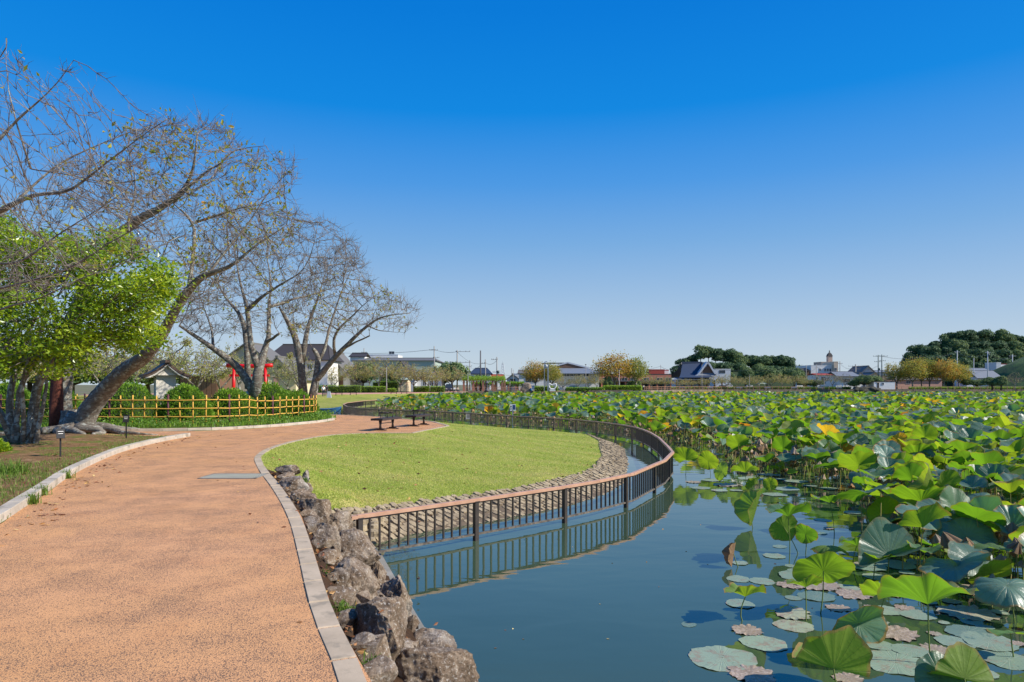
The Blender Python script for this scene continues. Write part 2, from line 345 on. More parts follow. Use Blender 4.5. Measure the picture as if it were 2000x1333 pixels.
# retaining wall round the far shore
def wallstrip(pts, z0, z1, th, name, mat, label=None):
    mb = MB()
    for a, b in zip(pts[:-1], pts[1:]): mb.beam((*a, (z0+z1)/2), (*b, (z0+z1)/2), th, z1-z0)
    return mb.build(name, mat)
M['wall'] = simple('mossy stone wall', lin(150,132,110), lin(98,84,68), .8, .9, .6, 4, .1, wp=True, c3=lin(60,52,40)[:3], s3=2)
tag(wallstrip(SH4, -1.6, .06, .5, 'retaining_wall', M['wall']), 'low mossy stone retaining wall along the far shore of the pond', 'wall')
tag(wallstrip([(x+.0, y+.0) for x, y in SH1], -1.6, -1.2, .13, 'water_edge_footing', M['conc']), 'low concrete footing at the waterline below the boulders', 'footing')

# ------------------------------------------------------------ kerbs
def resample(pl, step):
    pl = np.array(pl, float); d = np.r_[0, np.cumsum(np.linalg.norm(np.diff(pl[:, :2], axis=0), axis=1))]
    n = max(1, int(round(d[-1]/step))); t = np.linspace(0, d[-1], n+1)
    return np.stack([np.interp(t, d, pl[:, k]) for k in range(pl.shape[1])], 1)
def smooth_pl(pl, it=2):
    pl = [tuple(p) for p in pl]
    for _ in range(it):
        o = [pl[0]]
        for a, b in zip(pl[:-1], pl[1:]):
            o += [tuple(a[k]*.75+b[k]*.25 for k in range(len(a))), tuple(a[k]*.25+b[k]*.75 for k in range(len(a)))]
        pl = o+[pl[-1]]
    return pl
def kerb(pl, wd, z0, z1, step, mat, side, name, label, cat='kerb'):
    pts = resample(pl, step); mb = MB()
    t = np.gradient(pts[:, :2], axis=0); t /= np.linalg.norm(t, axis=1)[:, None]; nrm = np.c_[t[:, 1], -t[:, 0]]*side
    for i in range(len(pts)-1):
        g = .006; a, b = pts[i, :2]+t[i]*g, pts[i+1, :2]-t[i+1]*g; c, d = a+nrm[i]*wd, b+nrm[i+1]*wd
        dz = random.uniform(-.003, .003); ch = .012
        q = [a, b, d, c]; cx = sum(q)/4
        top = [p+(cx-p)/np.linalg.norm(cx-p)*ch for p in q]
        v = [(*p, z0) for p in q]+[(*p, z1-ch+dz) for p in q]+[(*p, z1+dz) for p in top]
        mb.add(v, [[8,9,10,11],[0,1,5,4],[1,2,6,5],[2,3,7,6],[3,0,4,7],[4,5,9,8],[5,6,10,9],[6,7,11,10],[7,4,8,11]])
        # joint filler
        mb.add([(*p, z1-.012) for p in (pts[i+1, :2]-t[i+1]*.01, pts[i+1, :2]+t[i+1]*.01, pts[i+1, :2]+t[i+1]*.01+nrm[i+1]*wd, pts[i+1, :2]-t[i+1]*.01+nrm[i+1]*wd)], [[0,1,2,3]], 1)
    return tag(mb.build(name, [mat, M['mortar']]), label, cat)
kerb(smooth_pl(KR[:17]), .155, -.15, .010, .6, M['kerb2'], -1, 'kerb', 'flush grey concrete kerb between the salmon path and the boulders and lawn')
kerb(KR[16:19]+KR[19:21], .13, -.15, .018, .6, M['kerb2'], -1, 'kerb', 'flush kerb around the angular bench patio corner')
kerb(smooth_pl(KR[20:]), .13, -.15, .018, .6, M['kerb2'], -1, 'kerb', 'flush kerb along the far side of the path beyond the benches')
kerb(smooth_pl(KL), .17, -.1, .11, .6, M['kerb'], -1, 'kerb', 'raised pale kerb along the left edge of the path by the tree roots')
kerb(smooth_pl(ISL[2:11]), .15, -.1, .12, .8, M['kerb'], -1, 'kerb', 'raised pale kerb curving around the bed with the bamboo fence')
# ------------------------------------------------------------ stone slope below the lawn
def stone_slope():
    a = resample(dens(LE+[(4.5,40.5,-1.3)], .3), .26); b = resample(dens([(x, y, -1.36) for x, y in [SH1[-1]]+SH2], .3), .26)
    n = 185; ia = np.linspace(0, len(a)-1, n+1); ib = np.linspace(0, len(b)-1, n+1)
    A = np.stack([np.interp(ia, np.arange(len(a)), a[:, k]) for k in range(3)], 1); B = np.stack([np.interp(ib, np.arange(len(b)), b[:, k]) for k in range(3)], 1)
    mb = MB()
    for i in range(n):
        rows = 5 if i < 60 else 6
        off = random.uniform(0, 1)
        for r in range(-1, rows+1):
            t0, t1 = (r+off)/rows, (r+1+off)/rows; t0, t1 = max(t0, -.06), min(t1, 1.0)
            if t1-t0 < .05: continue
            g = .02; j = lambda: random.uniform(-.02, .02)
            def pt(u, t): 
                k = i+u; k0 = int(min(max(k, 0), n-1)); fr = k-k0
                pa = A[k0]*(1-fr)+A[min(k0+1, n)]*fr; pb = B[k0]*(1-fr)+B[min(k0+1, n)]*fr; return pa*(1-t)+pb*t
            ctr = pt(.5, (t0+t1)/2); nr = np.cross(pt(1, .5)-pt(0, .5), pt(.5, 1)-pt(.5, 0)); nr /= np.linalg.norm(nr)+1e-9
            if nr[2] < 0: nr = -nr
            m_ = 10; ring = []
            for k in range(m_):
                an = 2*math.pi*k/m_+.3; cu, cv = math.cos(an), math.sin(an); s = max(abs(cu), abs(cv))**.75
                ring.append((.5+.49*cu/s*random.uniform(.86, 1.04), (t0+t1)/2+(t1-t0)*.49*cv/s*random.uniform(.86, 1.04)))
            h = random.uniform(.02, .06)
            v = [pt(u, t)-nr*.03 for u, t in ring]+[pt(.5+(u-.5)*.9, (t0+t1)/2+(t-(t0+t1)/2)*.9)+nr*h*random.uniform(.7, 1.1) for u, t in ring]+[ctr+nr*h*random.uniform(.8, 1.1)]
            f4 = np.array([[k, (k+1) % m_, m_+(k+1) % m_, m_+k] for k in range(m_)]); f3 = np.array([[m_+k, m_+(k+1) % m_, 2*m_] for k in range(m_)])
            mb.add(v, [f4, f3], 0, False)
    for _ in range(60):      # cobbles turning the corner toward the boulders
        x, y = random.uniform(-3.7, -2.55), random.uniform(12.3, 13.5); z = -.80-.45*max(0, min(1, (13.3-y)*.6+(x+3.2)*.35)); m_ = 9; rr = random.uniform(.09, .15)
        ring = [(math.cos(2*math.pi*k/m_)*rr*random.uniform(.85, 1.1), math.sin(2*math.pi*k/m_)*rr*random.uniform(.85, 1.1)) for k in range(m_)]
        v = [(x+a, y+b, z-.06) for a, b in ring]+[(x+a*.85, y+b*.85, z+.04) for a, b in ring]+[(x, y, z+.06)]
        mb.add(v, [np.array([[k, (k+1) % m_, m_+(k+1) % m_, m_+k] for k in range(m_)]), np.array([[m_+k, m_+(k+1) % m_, 2*m_] for k in range(m_)])], 0, False)
    return tag(mb.build('stone_slope', M['stonepave']), kind='structure')
stone_slope()

# ------------------------------------------------------------ balustrade standing in the water
RT = [(697,1006),(935,973),(1142,943),(1235,924),(1298,898),(1313.8,882.5),(1305,872),(1287,854.5),(1266,842),(1235,832),(1165,823),(1095,817),(1004,812.5),(885,804.5),(787,801),(710,797.8),(678.5,794.3),(670,789.8),(678,786.6),(710,783),(738,781)]
rp = []
for i, (x, y) in enumerate(RT): rp.append(P(x, y, -.45))
rp = smooth_pl(rp[:4], 1)[:-1]+rp[3:7]+smooth_pl(rp[7:17], 1)+rp[17:]+[(-17.8,108),(-15.3,120),(-14,132)]
rp = np.array(rp); Lr = np.r_[0, np.cumsum(np.linalg.norm(np.diff(rp, axis=0), axis=1))]
def rat(s): return np.array([np.interp(s, Lr, rp[:, 0]), np.interp(s, Lr, rp[:, 1])])
root = empty('railing', (*rat(0), WZ), 'long brown railing standing in the water around the lawn, tan handrail and dark balusters', 'railing')
inv = Vector((*rat(0), WZ))
RTZ = -.45
bounds = [0, .12]; 
mb = MB()
for i in range(len(rp)-1):     # handrail: bevelled section swept along
    a, b = rp[i], rp[i+1]; d = (b-a)/np.linalg.norm(b-a); a2 = a-d*.0; b2 = b+d*.0
    mb.beam((*a2, RTZ-.035), (*b2, RTZ-.035), .105, .05); mb.beam((*a2, RTZ-.008), (*b2, RTZ-.008), .08, .016)
    mb.box((*b, RTZ-.035), (.09,.09,.052), math.atan2(d[1], d[0]))
d0 = (rp[1]-rp[0])/np.linalg.norm(rp[1]-rp[0]); mb.beam((*(rp[0]-d0*.12), RTZ-.034), (*(rp[0]), RTZ-.034), .105, .056)
hr = mb.build('handrail', M['rail'], root, loc=None); hr.location = -inv
def off(o): o.location = tuple(-inv); return o
mb = MB()
for i in range(len(rp)-1): mb.beam((*rp[i], WZ+.12), (*rp[i+1], WZ+.12), .05, .035)
off(mb.build('bottom_rail', M['algae'], root))
mb = MB()
for i in range(len(rp)-1): mb.beam((*rp[i], RTZ-.075), (*rp[i+1], RTZ-.075), .045, .03)
off(mb.build('top_channel', M['dark'], root))
total = Lr[-1]; span = 2.45; k = 0; s = .05; nb = 0; far_b = MB()
pm = MB(); pm.box((0,0,-.40), (.085,.085,1.75)).box((0,0,.44), (.11,.11,.02)); pmesh = pm.build('post', M['dark'], root); pmesh.location = Vector((*rat(s), WZ+.3))-inv
bm_ = MB(); bm_.box((0,0,0), (.026,.036,.60)); bproto = None
while s < total:
    d = rat(s+.05)-rat(max(s-.05, 0)); rz = math.atan2(d[1], d[0])
    if k > 0:
        o = pmesh.copy(); C.objects.link(o); o.parent = root; o.location = Vector((*rat(s), WZ+.3))-inv; o.rotation_euler = (0,0,rz)
    else: pmesh.rotation_euler = (0,0,rz)
    n = 12
    for j in range(1, n+1):
        q = s+span*j/(n+1)
        if q > total: break
        d = rat(q+.03)-rat(q-.03); rz = math.atan2(d[1], d[0]); p = rat(q)
        if nb < 100:
            if bproto is None: bproto = bm_.build('baluster', M['dark'], root); o = bproto
            else: o = bproto.copy(); C.objects.link(o); o.parent = root
            o.location = Vector((*p, WZ+.45))-inv; o.rotation_euler = (0,0,rz)
        else: far_b.box((*p, WZ+.45), (.026,.036,.60), rz)
        nb += 1
    s += span; k += 1
fb = off(far_b.build('baluster', M['dark'], root)); fb['kind'] = 'stuff'; fb['label'] = 'the many far balusters of the railing'
# ------------------------------------------------------------ bark, leaves
def m_bark(name, a, b, li, ls=9, lt=.52):
    m, nt, bs = newmat(name); v = coord(nt)
    mp = nt.nodes.new('ShaderNodeMapping'); mp.inputs['Scale'].default_value = (6, 6, 22); nt.links.new(v, mp.inputs[0])
    col = ramp(nt, noise(nt, 1, 5, .65, mp.outputs[0]), [(.35, a), (.65, b)])
    col = mixc(nt, col, li, ramp(nt, noise(nt, ls, 5, .7, v), [(lt, (0,0,0)), (lt+.07, (1,1,1))]))
    nt.links.new(col, bs.inputs['Base Color']); bs.inputs['Roughness'].default_value = .95; bs.inputs['Specular IOR Level'].default_value = .15
    bump(nt, bs, noise(nt, 1, 6, .7, mp.outputs[0]), .8, .03); return m
M['bark'] = m_bark('lichened cherry bark', (.12,.10,.08), (.26,.225,.185), (.38,.385,.33,1), 6, .53)
M['twig'] = m_bark('twig bark', (.125,.10,.085), (.23,.195,.165), (.32,.30,.26,1), 3, .54)
M['bark2'] = m_bark('smooth grey bark', (.14,.11,.09), (.26,.22,.18), (.45,.45,.40,1), 6, .5)
M['darkbark'] = m_bark('dark bark', (.05,.04,.032), (.10,.08,.065), (.14,.13,.11,1), 3, .58)
def m_leaf(name, stops, trans=.45, rough=.4, tsat=1.0, gloss=.4):
    m, nt, bs = newmat(name); out = nt.nodes['Material Output']
    at = nt.nodes.new('ShaderNodeAttribute'); at.attribute_name = 'tint'
    col = ramp(nt, at.outputs['Fac'], stops)
    nt.links.new(col, bs.inputs['Base Color']); bs.inputs['Roughness'].default_value = rough; bs.inputs['Specular IOR Level'].default_value = gloss
    tr = nt.nodes.new('ShaderNodeBsdfTranslucent'); h = nt.nodes.new('ShaderNodeHueSaturation'); h.inputs['Saturation'].default_value = tsat; h.inputs['Value'].default_value = 1.7
    h.inputs['Hue'].default_value = .485
    nt.links.new(col, h.inputs['Color']); nt.links.new(h.outputs[0], tr.inputs[0])
    mx = nt.nodes.new('ShaderNodeMixShader'); mx.inputs[0].default_value = trans
    nt.links.new(bs.outputs[0], mx.inputs[1]); nt.links.new(tr.outputs[0], mx.inputs[2]); nt.links.new(mx.outputs[0], out.inputs[0]); return m
M['lf_ever'] = m_leaf('glossy evergreen leaf', [(0, (.06,.12,.010)), (.5, (.20,.33,.02)), (1, (.42,.50,.035))], .42, .3, 1.05, .5)
M['lf_autumn'] = m_leaf('autumn cherry leaf', [(0, (.12,.18,.02)), (.5, (.34,.33,.04)), (.85, (.46,.32,.05)), (1, (.40,.14,.03))], .4, .6)
M['lf_bush'] = m_leaf('azalea leaf', [(0, (.06,.14,.014)), (.5, (.16,.31,.028)), (1, (.36,.50,.05))], .35, .5)
M['lf_hill'] = m_leaf('hill canopy leaf', [(0, (.035,.085,.04)), (.5, (.085,.155,.06)), (1, (.22,.28,.08))], .2, .7)  # lightened and turned blue-green to put distance haze into the leaf colour
M['lf_maple'] = m_leaf('turning zelkova leaf', [(0, (.12,.17,.03)), (.4, (.30,.32,.05)), (.7, (.48,.34,.05)), (1, (.48,.20,.04))], .35, .6)
M['lf_grass'] = m_leaf('grass blade', [(0, (.08,.15,.02)), (.6, (.16,.26,.03)), (1, (.40,.36,.14))], .4, .6)

def leaves(mb, pts, size, tint, mi=0, aspect=.5, flat=0.3, droop=0.0, curl=.15, dirs=None):
    """diamond leaves bent along the midrib"""
    n = len(pts)
    if not n: return
    a = rng.normal(size=(n, 3)) if dirs is None else dirs+rng.normal(size=(n, 3))*.35
    a[:, 2] = a[:, 2]*(1-flat)-droop; a /= np.linalg.norm(a, axis=1)[:, None]+1e-9
    b = np.cross(a, rng.normal(size=(n, 3))*np.array([1, 1, 1])+np.array([0, 0, 1.2])); b /= np.linalg.norm(b, axis=1)[:, None]+1e-9
    nrm = np.cross(a, b); s = np.broadcast_to(size, (n,))*rng.uniform(.7, 1.3, n); s = s[:, None]
    p0 = pts; p1 = pts+a*s*.5+b*s*aspect*.5+nrm*s*curl; p2 = pts+a*s; p3 = pts+a*s*.5-b*s*aspect*.5+nrm*s*curl
    v = np.stack([p0, p1, p2, p3], 1).reshape(-1, 3); i = np.arange(n)[:, None]*4
    mb.add(v, np.concatenate([i+np.array([[0, 1, 2]]), i+np.array([[0, 2, 3]])]), mi, False, tint=np.repeat(tint, 4))
def leaves_n(mb, pts, nrm, size, tint, jit=.45, mi=0):
    n = len(pts); nn = nrm+rng.normal(size=(n, 3))*jit; nn /= np.linalg.norm(nn, axis=1)[:, None]+1e-9
    a = np.cross(nn, rng.normal(size=(n, 3))); a /= np.linalg.norm(a, axis=1)[:, None]+1e-9; b = np.cross(nn, a); s = (size*rng.uniform(.6, 1.35, n))[:, None]
    v = np.stack([pts-a*s*.5, pts-b*s*.33+nn*s*.08, pts+a*s*.5, pts+b*s*.33+nn*s*.08], 1).reshape(-1, 3)
    mb.add(v, np.arange(n*4).reshape(-1, 4), mi, False, tint=np.repeat(tint, 4))
def blob_tree(seed, w_, h, n, size, mat, tint, name='broadleaf_tree', nb=14, base=.12, bark='darkbark', conic=0, r0=.3):
    global rng; keep = rng; rng = np.random.default_rng(seed); root = empty(name, (0,0,0), 'prototype', 'tree')
    cs = []; k = 0
    while len(cs) < nb and k < 4000:
        k += 1; p = rng.normal(size=3); p /= np.linalg.norm(p); p *= rng.uniform(.35, .8); z = h*(base+.08+(1-base-.2)*(p[2]*.5+.5)); t = (z/h-base)/(1-base)
        wd = w_/2*((1-t*.85) if conic else math.sqrt(max(.12, 1-(2*t-.85)**2))); p = np.array([p[0]*wd*1.15, p[1]*wd*1.15, z])
        if all(np.linalg.norm(p-q[0]) > w_*.13 for q in cs): cs.append((p, w_*rng.uniform(.19, .30)*(.75 if conic else 1)))
    mb = MB(); mb.tube([(0,0,-.3),(0.05*w_*.3,0,h*.3),(0,0,h*.62)], [r0,r0*.7,r0*.3], 7); mb.build('trunk', M[bark], root)
    mb = MB()
    for c, r_ in cs: mb.tube([(0,0,h*.28),(c[0]*.5,c[1]*.5,h*.2+c[2]*.35),tuple(c)], [r0*.4,r0*.25,.04], 4)
    mb.build('branches', M[bark], root)
    lm = MB(); tot = sum(r_**2 for _, r_ in cs)
    for c, r_ in cs:
        m = int(n*r_**2/tot); d = rng.normal(size=(m, 3)); d /= np.linalg.norm(d, axis=1)[:, None]; d[:, 2] = np.where(d[:, 2] < -.35, -d[:, 2], d[:, 2])
        lump = np.array([mn_(Vector(tuple(q*2.6+c))) for q in d]); rr = r_*(1+.38*lump-rng.random(m)**2*.45)
        leaves_n(lm, c+d*rr[:, None]*np.array([1, 1, .82]), d, size, np.clip(rng.beta(2, 2, m)*(tint[1]-tint[0])+tint[0]+.35*lump+rng.normal()*.10, 0, 1))
    lm.build('crown', M[mat], root); rng = keep; return root
from mathutils import noise as _n
mn_ = _n.noise
def frusta(mb, A, B, ra, rb, n=3, mi=0):
    A = np.asarray(A); B = np.asarray(B); k = len(A)
    if not k: return
    d = B-A; d /= np.linalg.norm(d, axis=1)[:, None]+1e-9
    ref = np.where(np.abs(d[:, 2:3]) > .9, np.array([[1., 0, 0]]), np.array([[0, 0, 1.]])); u = np.cross(d, ref); u /= np.linalg.norm(u, axis=1)[:, None]+1e-9; w = np.cross(d, u)
    an = np.linspace(0, 2*np.pi, n, endpoint=False)
    ring = np.cos(an)[None, :, None]*u[:, None]+np.sin(an)[None, :, None]*w[:, None]
    v = np.concatenate([A[:, None]+ring*np.asarray(ra)[:, None, None], B[:, None]+ring*np.asarray(rb)[:, None, None]], 1).reshape(-1, 3)
    i = np.arange(k)[:, None, None]*2*n; j = np.arange(n)[None, :, None]
    f = np.concatenate([i+j, i+(j+1) % n, i+n+(j+1) % n, i+n+j], -1).reshape(-1, 4)
    mb.add(v, f, mi, True)
def poly_sample(poly, n):
    p = np.array(poly, float); lo, hi = p.min(0), p.max(0); out = np.zeros((0, 2))
    while len(out) < n:
        q = rng.uniform(lo, hi, (n*2, 2)); out = np.r_[out, q[inside([tuple(a) for a in p], q)]]
    return out[:n]
def colonize(limbs, att, step=.22, di=2.2, dk=.42, iters=90, up=.12, right=0):
    """limbs: list of (points, r0, r1). returns nodes, parents, seed radii, seedflag"""
    nodes, par, sr = [], [], []
    for pts, r0, r1 in limbs:
        p = resample([tuple(q) for q in pts], step); last = -1
        if nodes:
            dd = np.linalg.norm(np.array(nodes)-p[0], axis=1); k = int(dd.argmin()); last = k if dd[k] < 1.2 else -1
        for i, q in enumerate(p):
            nodes.append(np.array(q)); par.append(last); last = len(nodes)-1; sr.append(r0+(r1-r0)*i/max(1, len(p)-1))
    ns = len(nodes); nodes = np.array(nodes); nd = np.full(len(att), 1e9); ni = np.zeros(len(att), int)
    def upd(start):
        new = nodes[start:]
        for c in range(0, len(new), 400):
            D = np.linalg.norm(att[:, None]-new[None, c:c+400], axis=2); k = D.argmin(1); m = D[np.arange(len(att)), k]
            b = m < nd; nd[b] = m[b]; ni[b] = k[b]+start+c
    upd(0); alive = nd > dk
    for it in range(iters):
        act = alive & (nd < di)
        if not act.any(): break
        src = ni[act]; dv = att[act]-nodes[src]; dv /= np.linalg.norm(dv, axis=1)[:, None]+1e-9
        us, inv_ = np.unique(src, return_inverse=True); acc = np.zeros((len(us), 3)); np.add.at(acc, inv_, dv)
        acc /= np.linalg.norm(acc, axis=1)[:, None]+1e-9; acc += rng.normal(size=acc.shape)*.09; acc[:, 2] += up; acc[:, 0] += right; acc /= np.linalg.norm(acc, axis=1)[:, None]+1e-9
        st = len(nodes); nodes = np.r_[nodes, nodes[us]+acc*step]; par += list(us); upd(st)
        alive &= nd > dk
    par = np.array(par); n = len(nodes); w_ = np.zeros(n); r = np.zeros(n)
    ex = 2.25; tip = .0062**ex
    for i in range(n-1, -1, -1):
        if w_[i] == 0: w_[i] = tip
        if par[i] >= 0: w_[par[i]] += w_[i]
    r = w_**(1/ex)
    return nodes, par, r, ns, np.array(sr)
def bare_tree(name, label, base, limbs, att, leaf_n=250, leaf_s=.09, tintlo=.3, twigs=2.2, twig_len=.32, di=2.2, dk=.42, step=.22, group=None, barkmat='bark', tipscale=1.0, leafpts=None, depth_of=None, up=.2, right=.06):
    L2 = []
    for j, (pts, r0, r1) in enumerate(limbs):
        p = resample(smooth_pl([tuple(q) for q in pts], 2), .16); k = len(p); t = np.linspace(0, 1, k); env = np.sin(np.pi*t)[:, None] if r0 < .2 else .3*np.sin(np.pi*t)[:, None]
        ln = k*.16; wv = sum(np.outer(np.sin(t*ln*f_+rng.uniform(0, 6)), rng.normal(size=3))*a_ for f_, a_ in ((1.1, .07), (2.6, .035), (5.5, .014)))
        L2.append((p+wv*env*min(1.4, .5+ln*.12), r0*.86, r1*.8))
    limbs = L2
    nodes, par, r, ns, sr = colonize(limbs, att, step, di, dk, up=up, right=right)
    r = r*tipscale
    root = empty(name, base, label, 'tree', group); b0 = np.array(base)
    mb = MB(); 
    for pts, r0, r1 in limbs:
        p = pts; k = len(p); t = np.linspace(0, 1, k); pw = 1.0 if r0 > .2 else 1.5
        mb.tube(p-b0, r1*.8+(r0-r1*.8)*(1-t)**pw, 12 if r0 > .08 else 7, wob=.07)
    mb.build('trunk', M[barkmat], root)
    mb = MB(); idx = np.arange(ns, len(nodes)); A = nodes[par[idx]]-b0; B = nodes[idx]-b0
    rp_ = np.minimum(np.where(par[idx] < ns, r[idx]*1.25, r[par[idx]]), r[idx]*1.5)
    big = r[idx] > .02
    frusta(mb, A[big], B[big], rp_[big], r[idx][big], 6); frusta(mb, A[~big], B[~big], rp_[~big], r[idx][~big], 3)
    # short twigs
    cand = np.where(r < .03)[0]; cand = cand[cand >= ns]; m_ = int(len(cand)*twigs)
    k = rng.choice(cand, m_); d = nodes[k]-nodes[par[k]]; d /= np.linalg.norm(d, axis=1)[:, None]+1e-9
    d2 = d*.85+rng.normal(size=d.shape)*.42; d2[:, 2] += .22; d2 /= np.linalg.norm(d2, axis=1)[:, None]
    L = rng.uniform(.3, 1.2, m_)[:, None]*twig_len; a = nodes[k]-b0; mid = a+d2*L*.55; e = mid+(d2+rng.normal(size=d.shape)*.3+np.array([0, 0, .2]))*L*.5
    rt = np.full(m_, .0052*tipscale); frusta(mb, a, mid, rt, rt*.8, 3); frusta(mb, mid, e, rt*.8, rt*.35, 3)
    mb.build('branches', M['twig'], root)
    if leaf_n:
        ends = e+b0
        if leafpts is not None:
            kd = np.array(leafpts)
            Q = np.c_[CX+ends[:, 0]/ends[:, 1]*F, HY-(ends[:, 2]-CZ)/ends[:, 1]*F]
            wgt = np.zeros(len(ends))+.02
            for (x, y, rr) in leafpts: wgt += np.exp(-((Q[:, 0]-x)**2+(Q[:, 1]-y)**2)/(2*rr*rr))
        else: wgt = np.ones(len(ends))
        pick = np.repeat(rng.choice(len(ends), leaf_n//4+1, p=wgt/wgt.sum()), 4)[:leaf_n]; lm = MB()
        pos = ends[pick]-b0+rng.normal(size=(leaf_n, 3))*leaf_s*.75
        leaves(lm, pos, leaf_s, rng.beta(1.3, 1.6, leaf_n)*(1-tintlo)+tintlo*.6, aspect=.45, flat=.5, droop=.75, curl=.18)
        lm.build('leaves', M['lf_autumn'], root)
    return root
def px3(lst, D, spread=None):
    return [P3(x, y, (d[0] if d else D)) for x, y, *d in lst]
def att_poly(poly, n, D, dd, hollow=0):
    q = poly_sample(poly, n); d = D+rng.triangular(-1, 0, 1, n)*dd; return np.c_[(q[:, 0]-CX)*d/F, d, CZ-(q[:, 1]-HY)*d/F]

# near cherry whose trunk stands just out of frame on the left
DA = 9.5
tb = np.array((-9.6, 10.2, 0.0))
L_ = lambda pts, r0, r1: (pts, r0, r1)
fk = Vector((-9.2, 10.1, 1.9))
limbs = [([Vector(tb), Vector((-9.45,10.2,1.0)), fk], .24, .2),
 ([fk, P3(-130,520,10), P3(0,417,9.6), P3(54,396,9.4), P3(165,355,9.2), P3(247,281,9.0), P3(330,231,8.8)], .09, .008),
 ([fk, P3(-160,420,10.4), P3(0,285,10.4), P3(33,244,10.4), P3(91,186,10.3), P3(144,118,10.2)], .085, .007),
 ([P3(60,330,10.4), P3(43,244,10.4), P3(28,150,10.5), P3(12,75,10.6)], .02, .004),
 ([fk, P3(-120,560,9.2), P3(0,522,8.6), P3(103,475,8.3), P3(177,430,8.2), P3(247,372,8.1)], .06, .008),
 ([fk, P3(-120,580,8.8), P3(0,545,8.2), P3(124,528,7.9), P3(206,479,7.8), P3(330,413,7.8)], .055, .007),
 ([fk, P3(-120,620,8.6), P3(0,586,7.8), P3(103,566,7.5), P3(227,528,7.4), P3(350,462,7.6)], .05, .006),
 ([fk, P3(-100,480,11), P3(0,430,11.2), P3(90,330,11.4), P3(200,275,11.6), P3(300,245,11.8)], .06, .007)]
polyA = [(-120,120),(0,85),(20,75),(80,170),(140,125),(170,230),(330,225),(345,300),(320,430),(350,470),(250,540),(100,590),(0,600),(-120,560)]
att = np.r_[att_poly(polyA, 1300, 9.6, 2.6), att_poly([(0,420),(250,380),(360,450),(240,550),(0,600)], 380, 8, 1.2)]
bare_tree('cherry_tree', 'nearly leafless cherry tree reaching in from the left edge, its trunk out of frame', tuple(tb), limbs, att, 170, .085, .35, 2.4, .22, 2.6, .32, .15, 'cherry trees by the path', tipscale=.72, up=.16, right=.2,
  leafpts=[(105,300,25),(85,170,25),(180,500,50),(290,500,30),(250,240,30),(180,300,50),(20,200,30),(30,120,25)])

# big leaning cherry on the exposed roots
DB = 24
b0 = P3(150,838,DB); b0.z = 0
fkB = P3(299,683,DB-1)
limbs = [([P3(158,848,DB), P3(176,795,DB), P3(228,737,DB-.5), fkB, P3(333,624,DB-1.5), P3(358,580,DB-2)], .40, .19),
 ([P3(356,582,DB-2), P3(380,556,DB-2.2), P3(411,537,DB-2.5), P3(450,512,DB-3), P3(500,480,DB-3), P3(560,440,DB-3)], .17, .02),
 ([P3(333,624,DB-1.5), P3(372,575,DB-1), P3(379,493,DB-.8), P3(384,434,DB-.5), P3(330,392,DB), P3(313,350,DB)], .12, .02),
 ([P3(384,434,DB-.5), P3(445,410,DB-.5), P3(500,402,DB-.8), P3(567,375,DB-1)], .06, .012),
 ([P3(299,680,DB-1), P3(292,640,DB-.6), P3(289,600,DB), P3(300,540,DB+.5), P3(330,470,DB+.5)], .14, .03),
 ([P3(124,845,DB+.6), P3(120,780,DB+.7), P3(128,700,DB+.8), P3(150,600,DB+.5), P3(195,500,DB), P3(250,439,DB-.5), P3(338,395,DB-1), P3(377,346,DB-1.5), P3(385,263,DB-2)], .36, .03),
 ([P3(338,395,DB-1), P3(400,330,DB-2), P3(450,300,DB-2.5), P3(520,285,DB-3)], .07, .012),
 ([P3(250,439,DB-.5), P3(262,380,DB), P3(255,310,DB+.5), P3(245,250,DB+.5)], .07, .012),
 ([P3(128,700,DB+.8), P3(100,600,DB+2), P3(90,520,DB+2.5), P3(60,430,DB+3)], .14, .03),
 ([P3(400,545,DB-2.3), P3(450,470,DB-2), P3(520,380,DB-2), P3(580,325,DB-2)], .06, .01)]
polyB = [(245,250),(380,225),(455,240),(470,290),(590,318),(570,400),(600,440),(560,500),(450,560),(390,640),(320,640),(280,560),(240,450),(150,420),(80,380),(100,300),(200,330)]
att = np.r_[att_poly(polyB, 4200, DB-1, 4.2)]
cb = bare_tree('cherry_tree', 'large old cherry leaning right from a spread of exposed roots, sparse yellow leaves', (b0.x, b0.y, 0), limbs, att, 1000, .17, .1, 2.6, .5, 3.0, .46, .26, 'cherry trees by the path', tipscale=1.25,
  leafpts=[(360,270,30),(420,300,25),(450,265,20),(340,330,40),(500,330,30),(470,385,40),(540,400,35),(430,420,30),(380,500,30),(500,480,30),(560,470,30),(300,330,40)])
M['hollow'] = simple('rotten red heartwood', lin(120,66,48), lin(70,36,28), 9, .95, .8, 30, .03)
mb = MB(); q0 = P3(108,842,DB+.2)
mb.tube([P3(112,850,DB+.35)-b0, P3(110,800,DB+.3)-b0, P3(113,745,DB+.3)-b0, P3(117,716,DB+.4)-b0], [.30,.20,.17,.08], 9, wob=.2)
mb.build('hollow_stub', M['hollow'], cb)
mb = MB()
for k in range(13):     # roots
    a = -2.9+k*.37+random.uniform(-.1, .1); L = random.uniform(1.2, 3.4); p = []
    for t in np.linspace(0, 1, 9):
        p.append((math.cos(a)*(.25+L*t)+.35*math.sin(t*5+k), math.sin(a)*(.25+L*t)*.8+.2*math.sin(t*4+k*2)-.1, .20*(1-t)**1.5+.03*math.sin(t*9+k)+.01))
    mb.tube(p, np.linspace(random.uniform(.13, .2), .025, 9), 7, wob=.15)
mb.tube([(0,.0,-.1), (0,.1,.25), (.15,.15,.6)], [.75,.5,.42], 12, wob=.12); mb.tube([(-.5,.5,-.1), (-.45,.5,.3), (-.5,.5,.8)], [.6,.42,.36], 12, wob=.12)
mb.build('roots', M['bark'], cb)

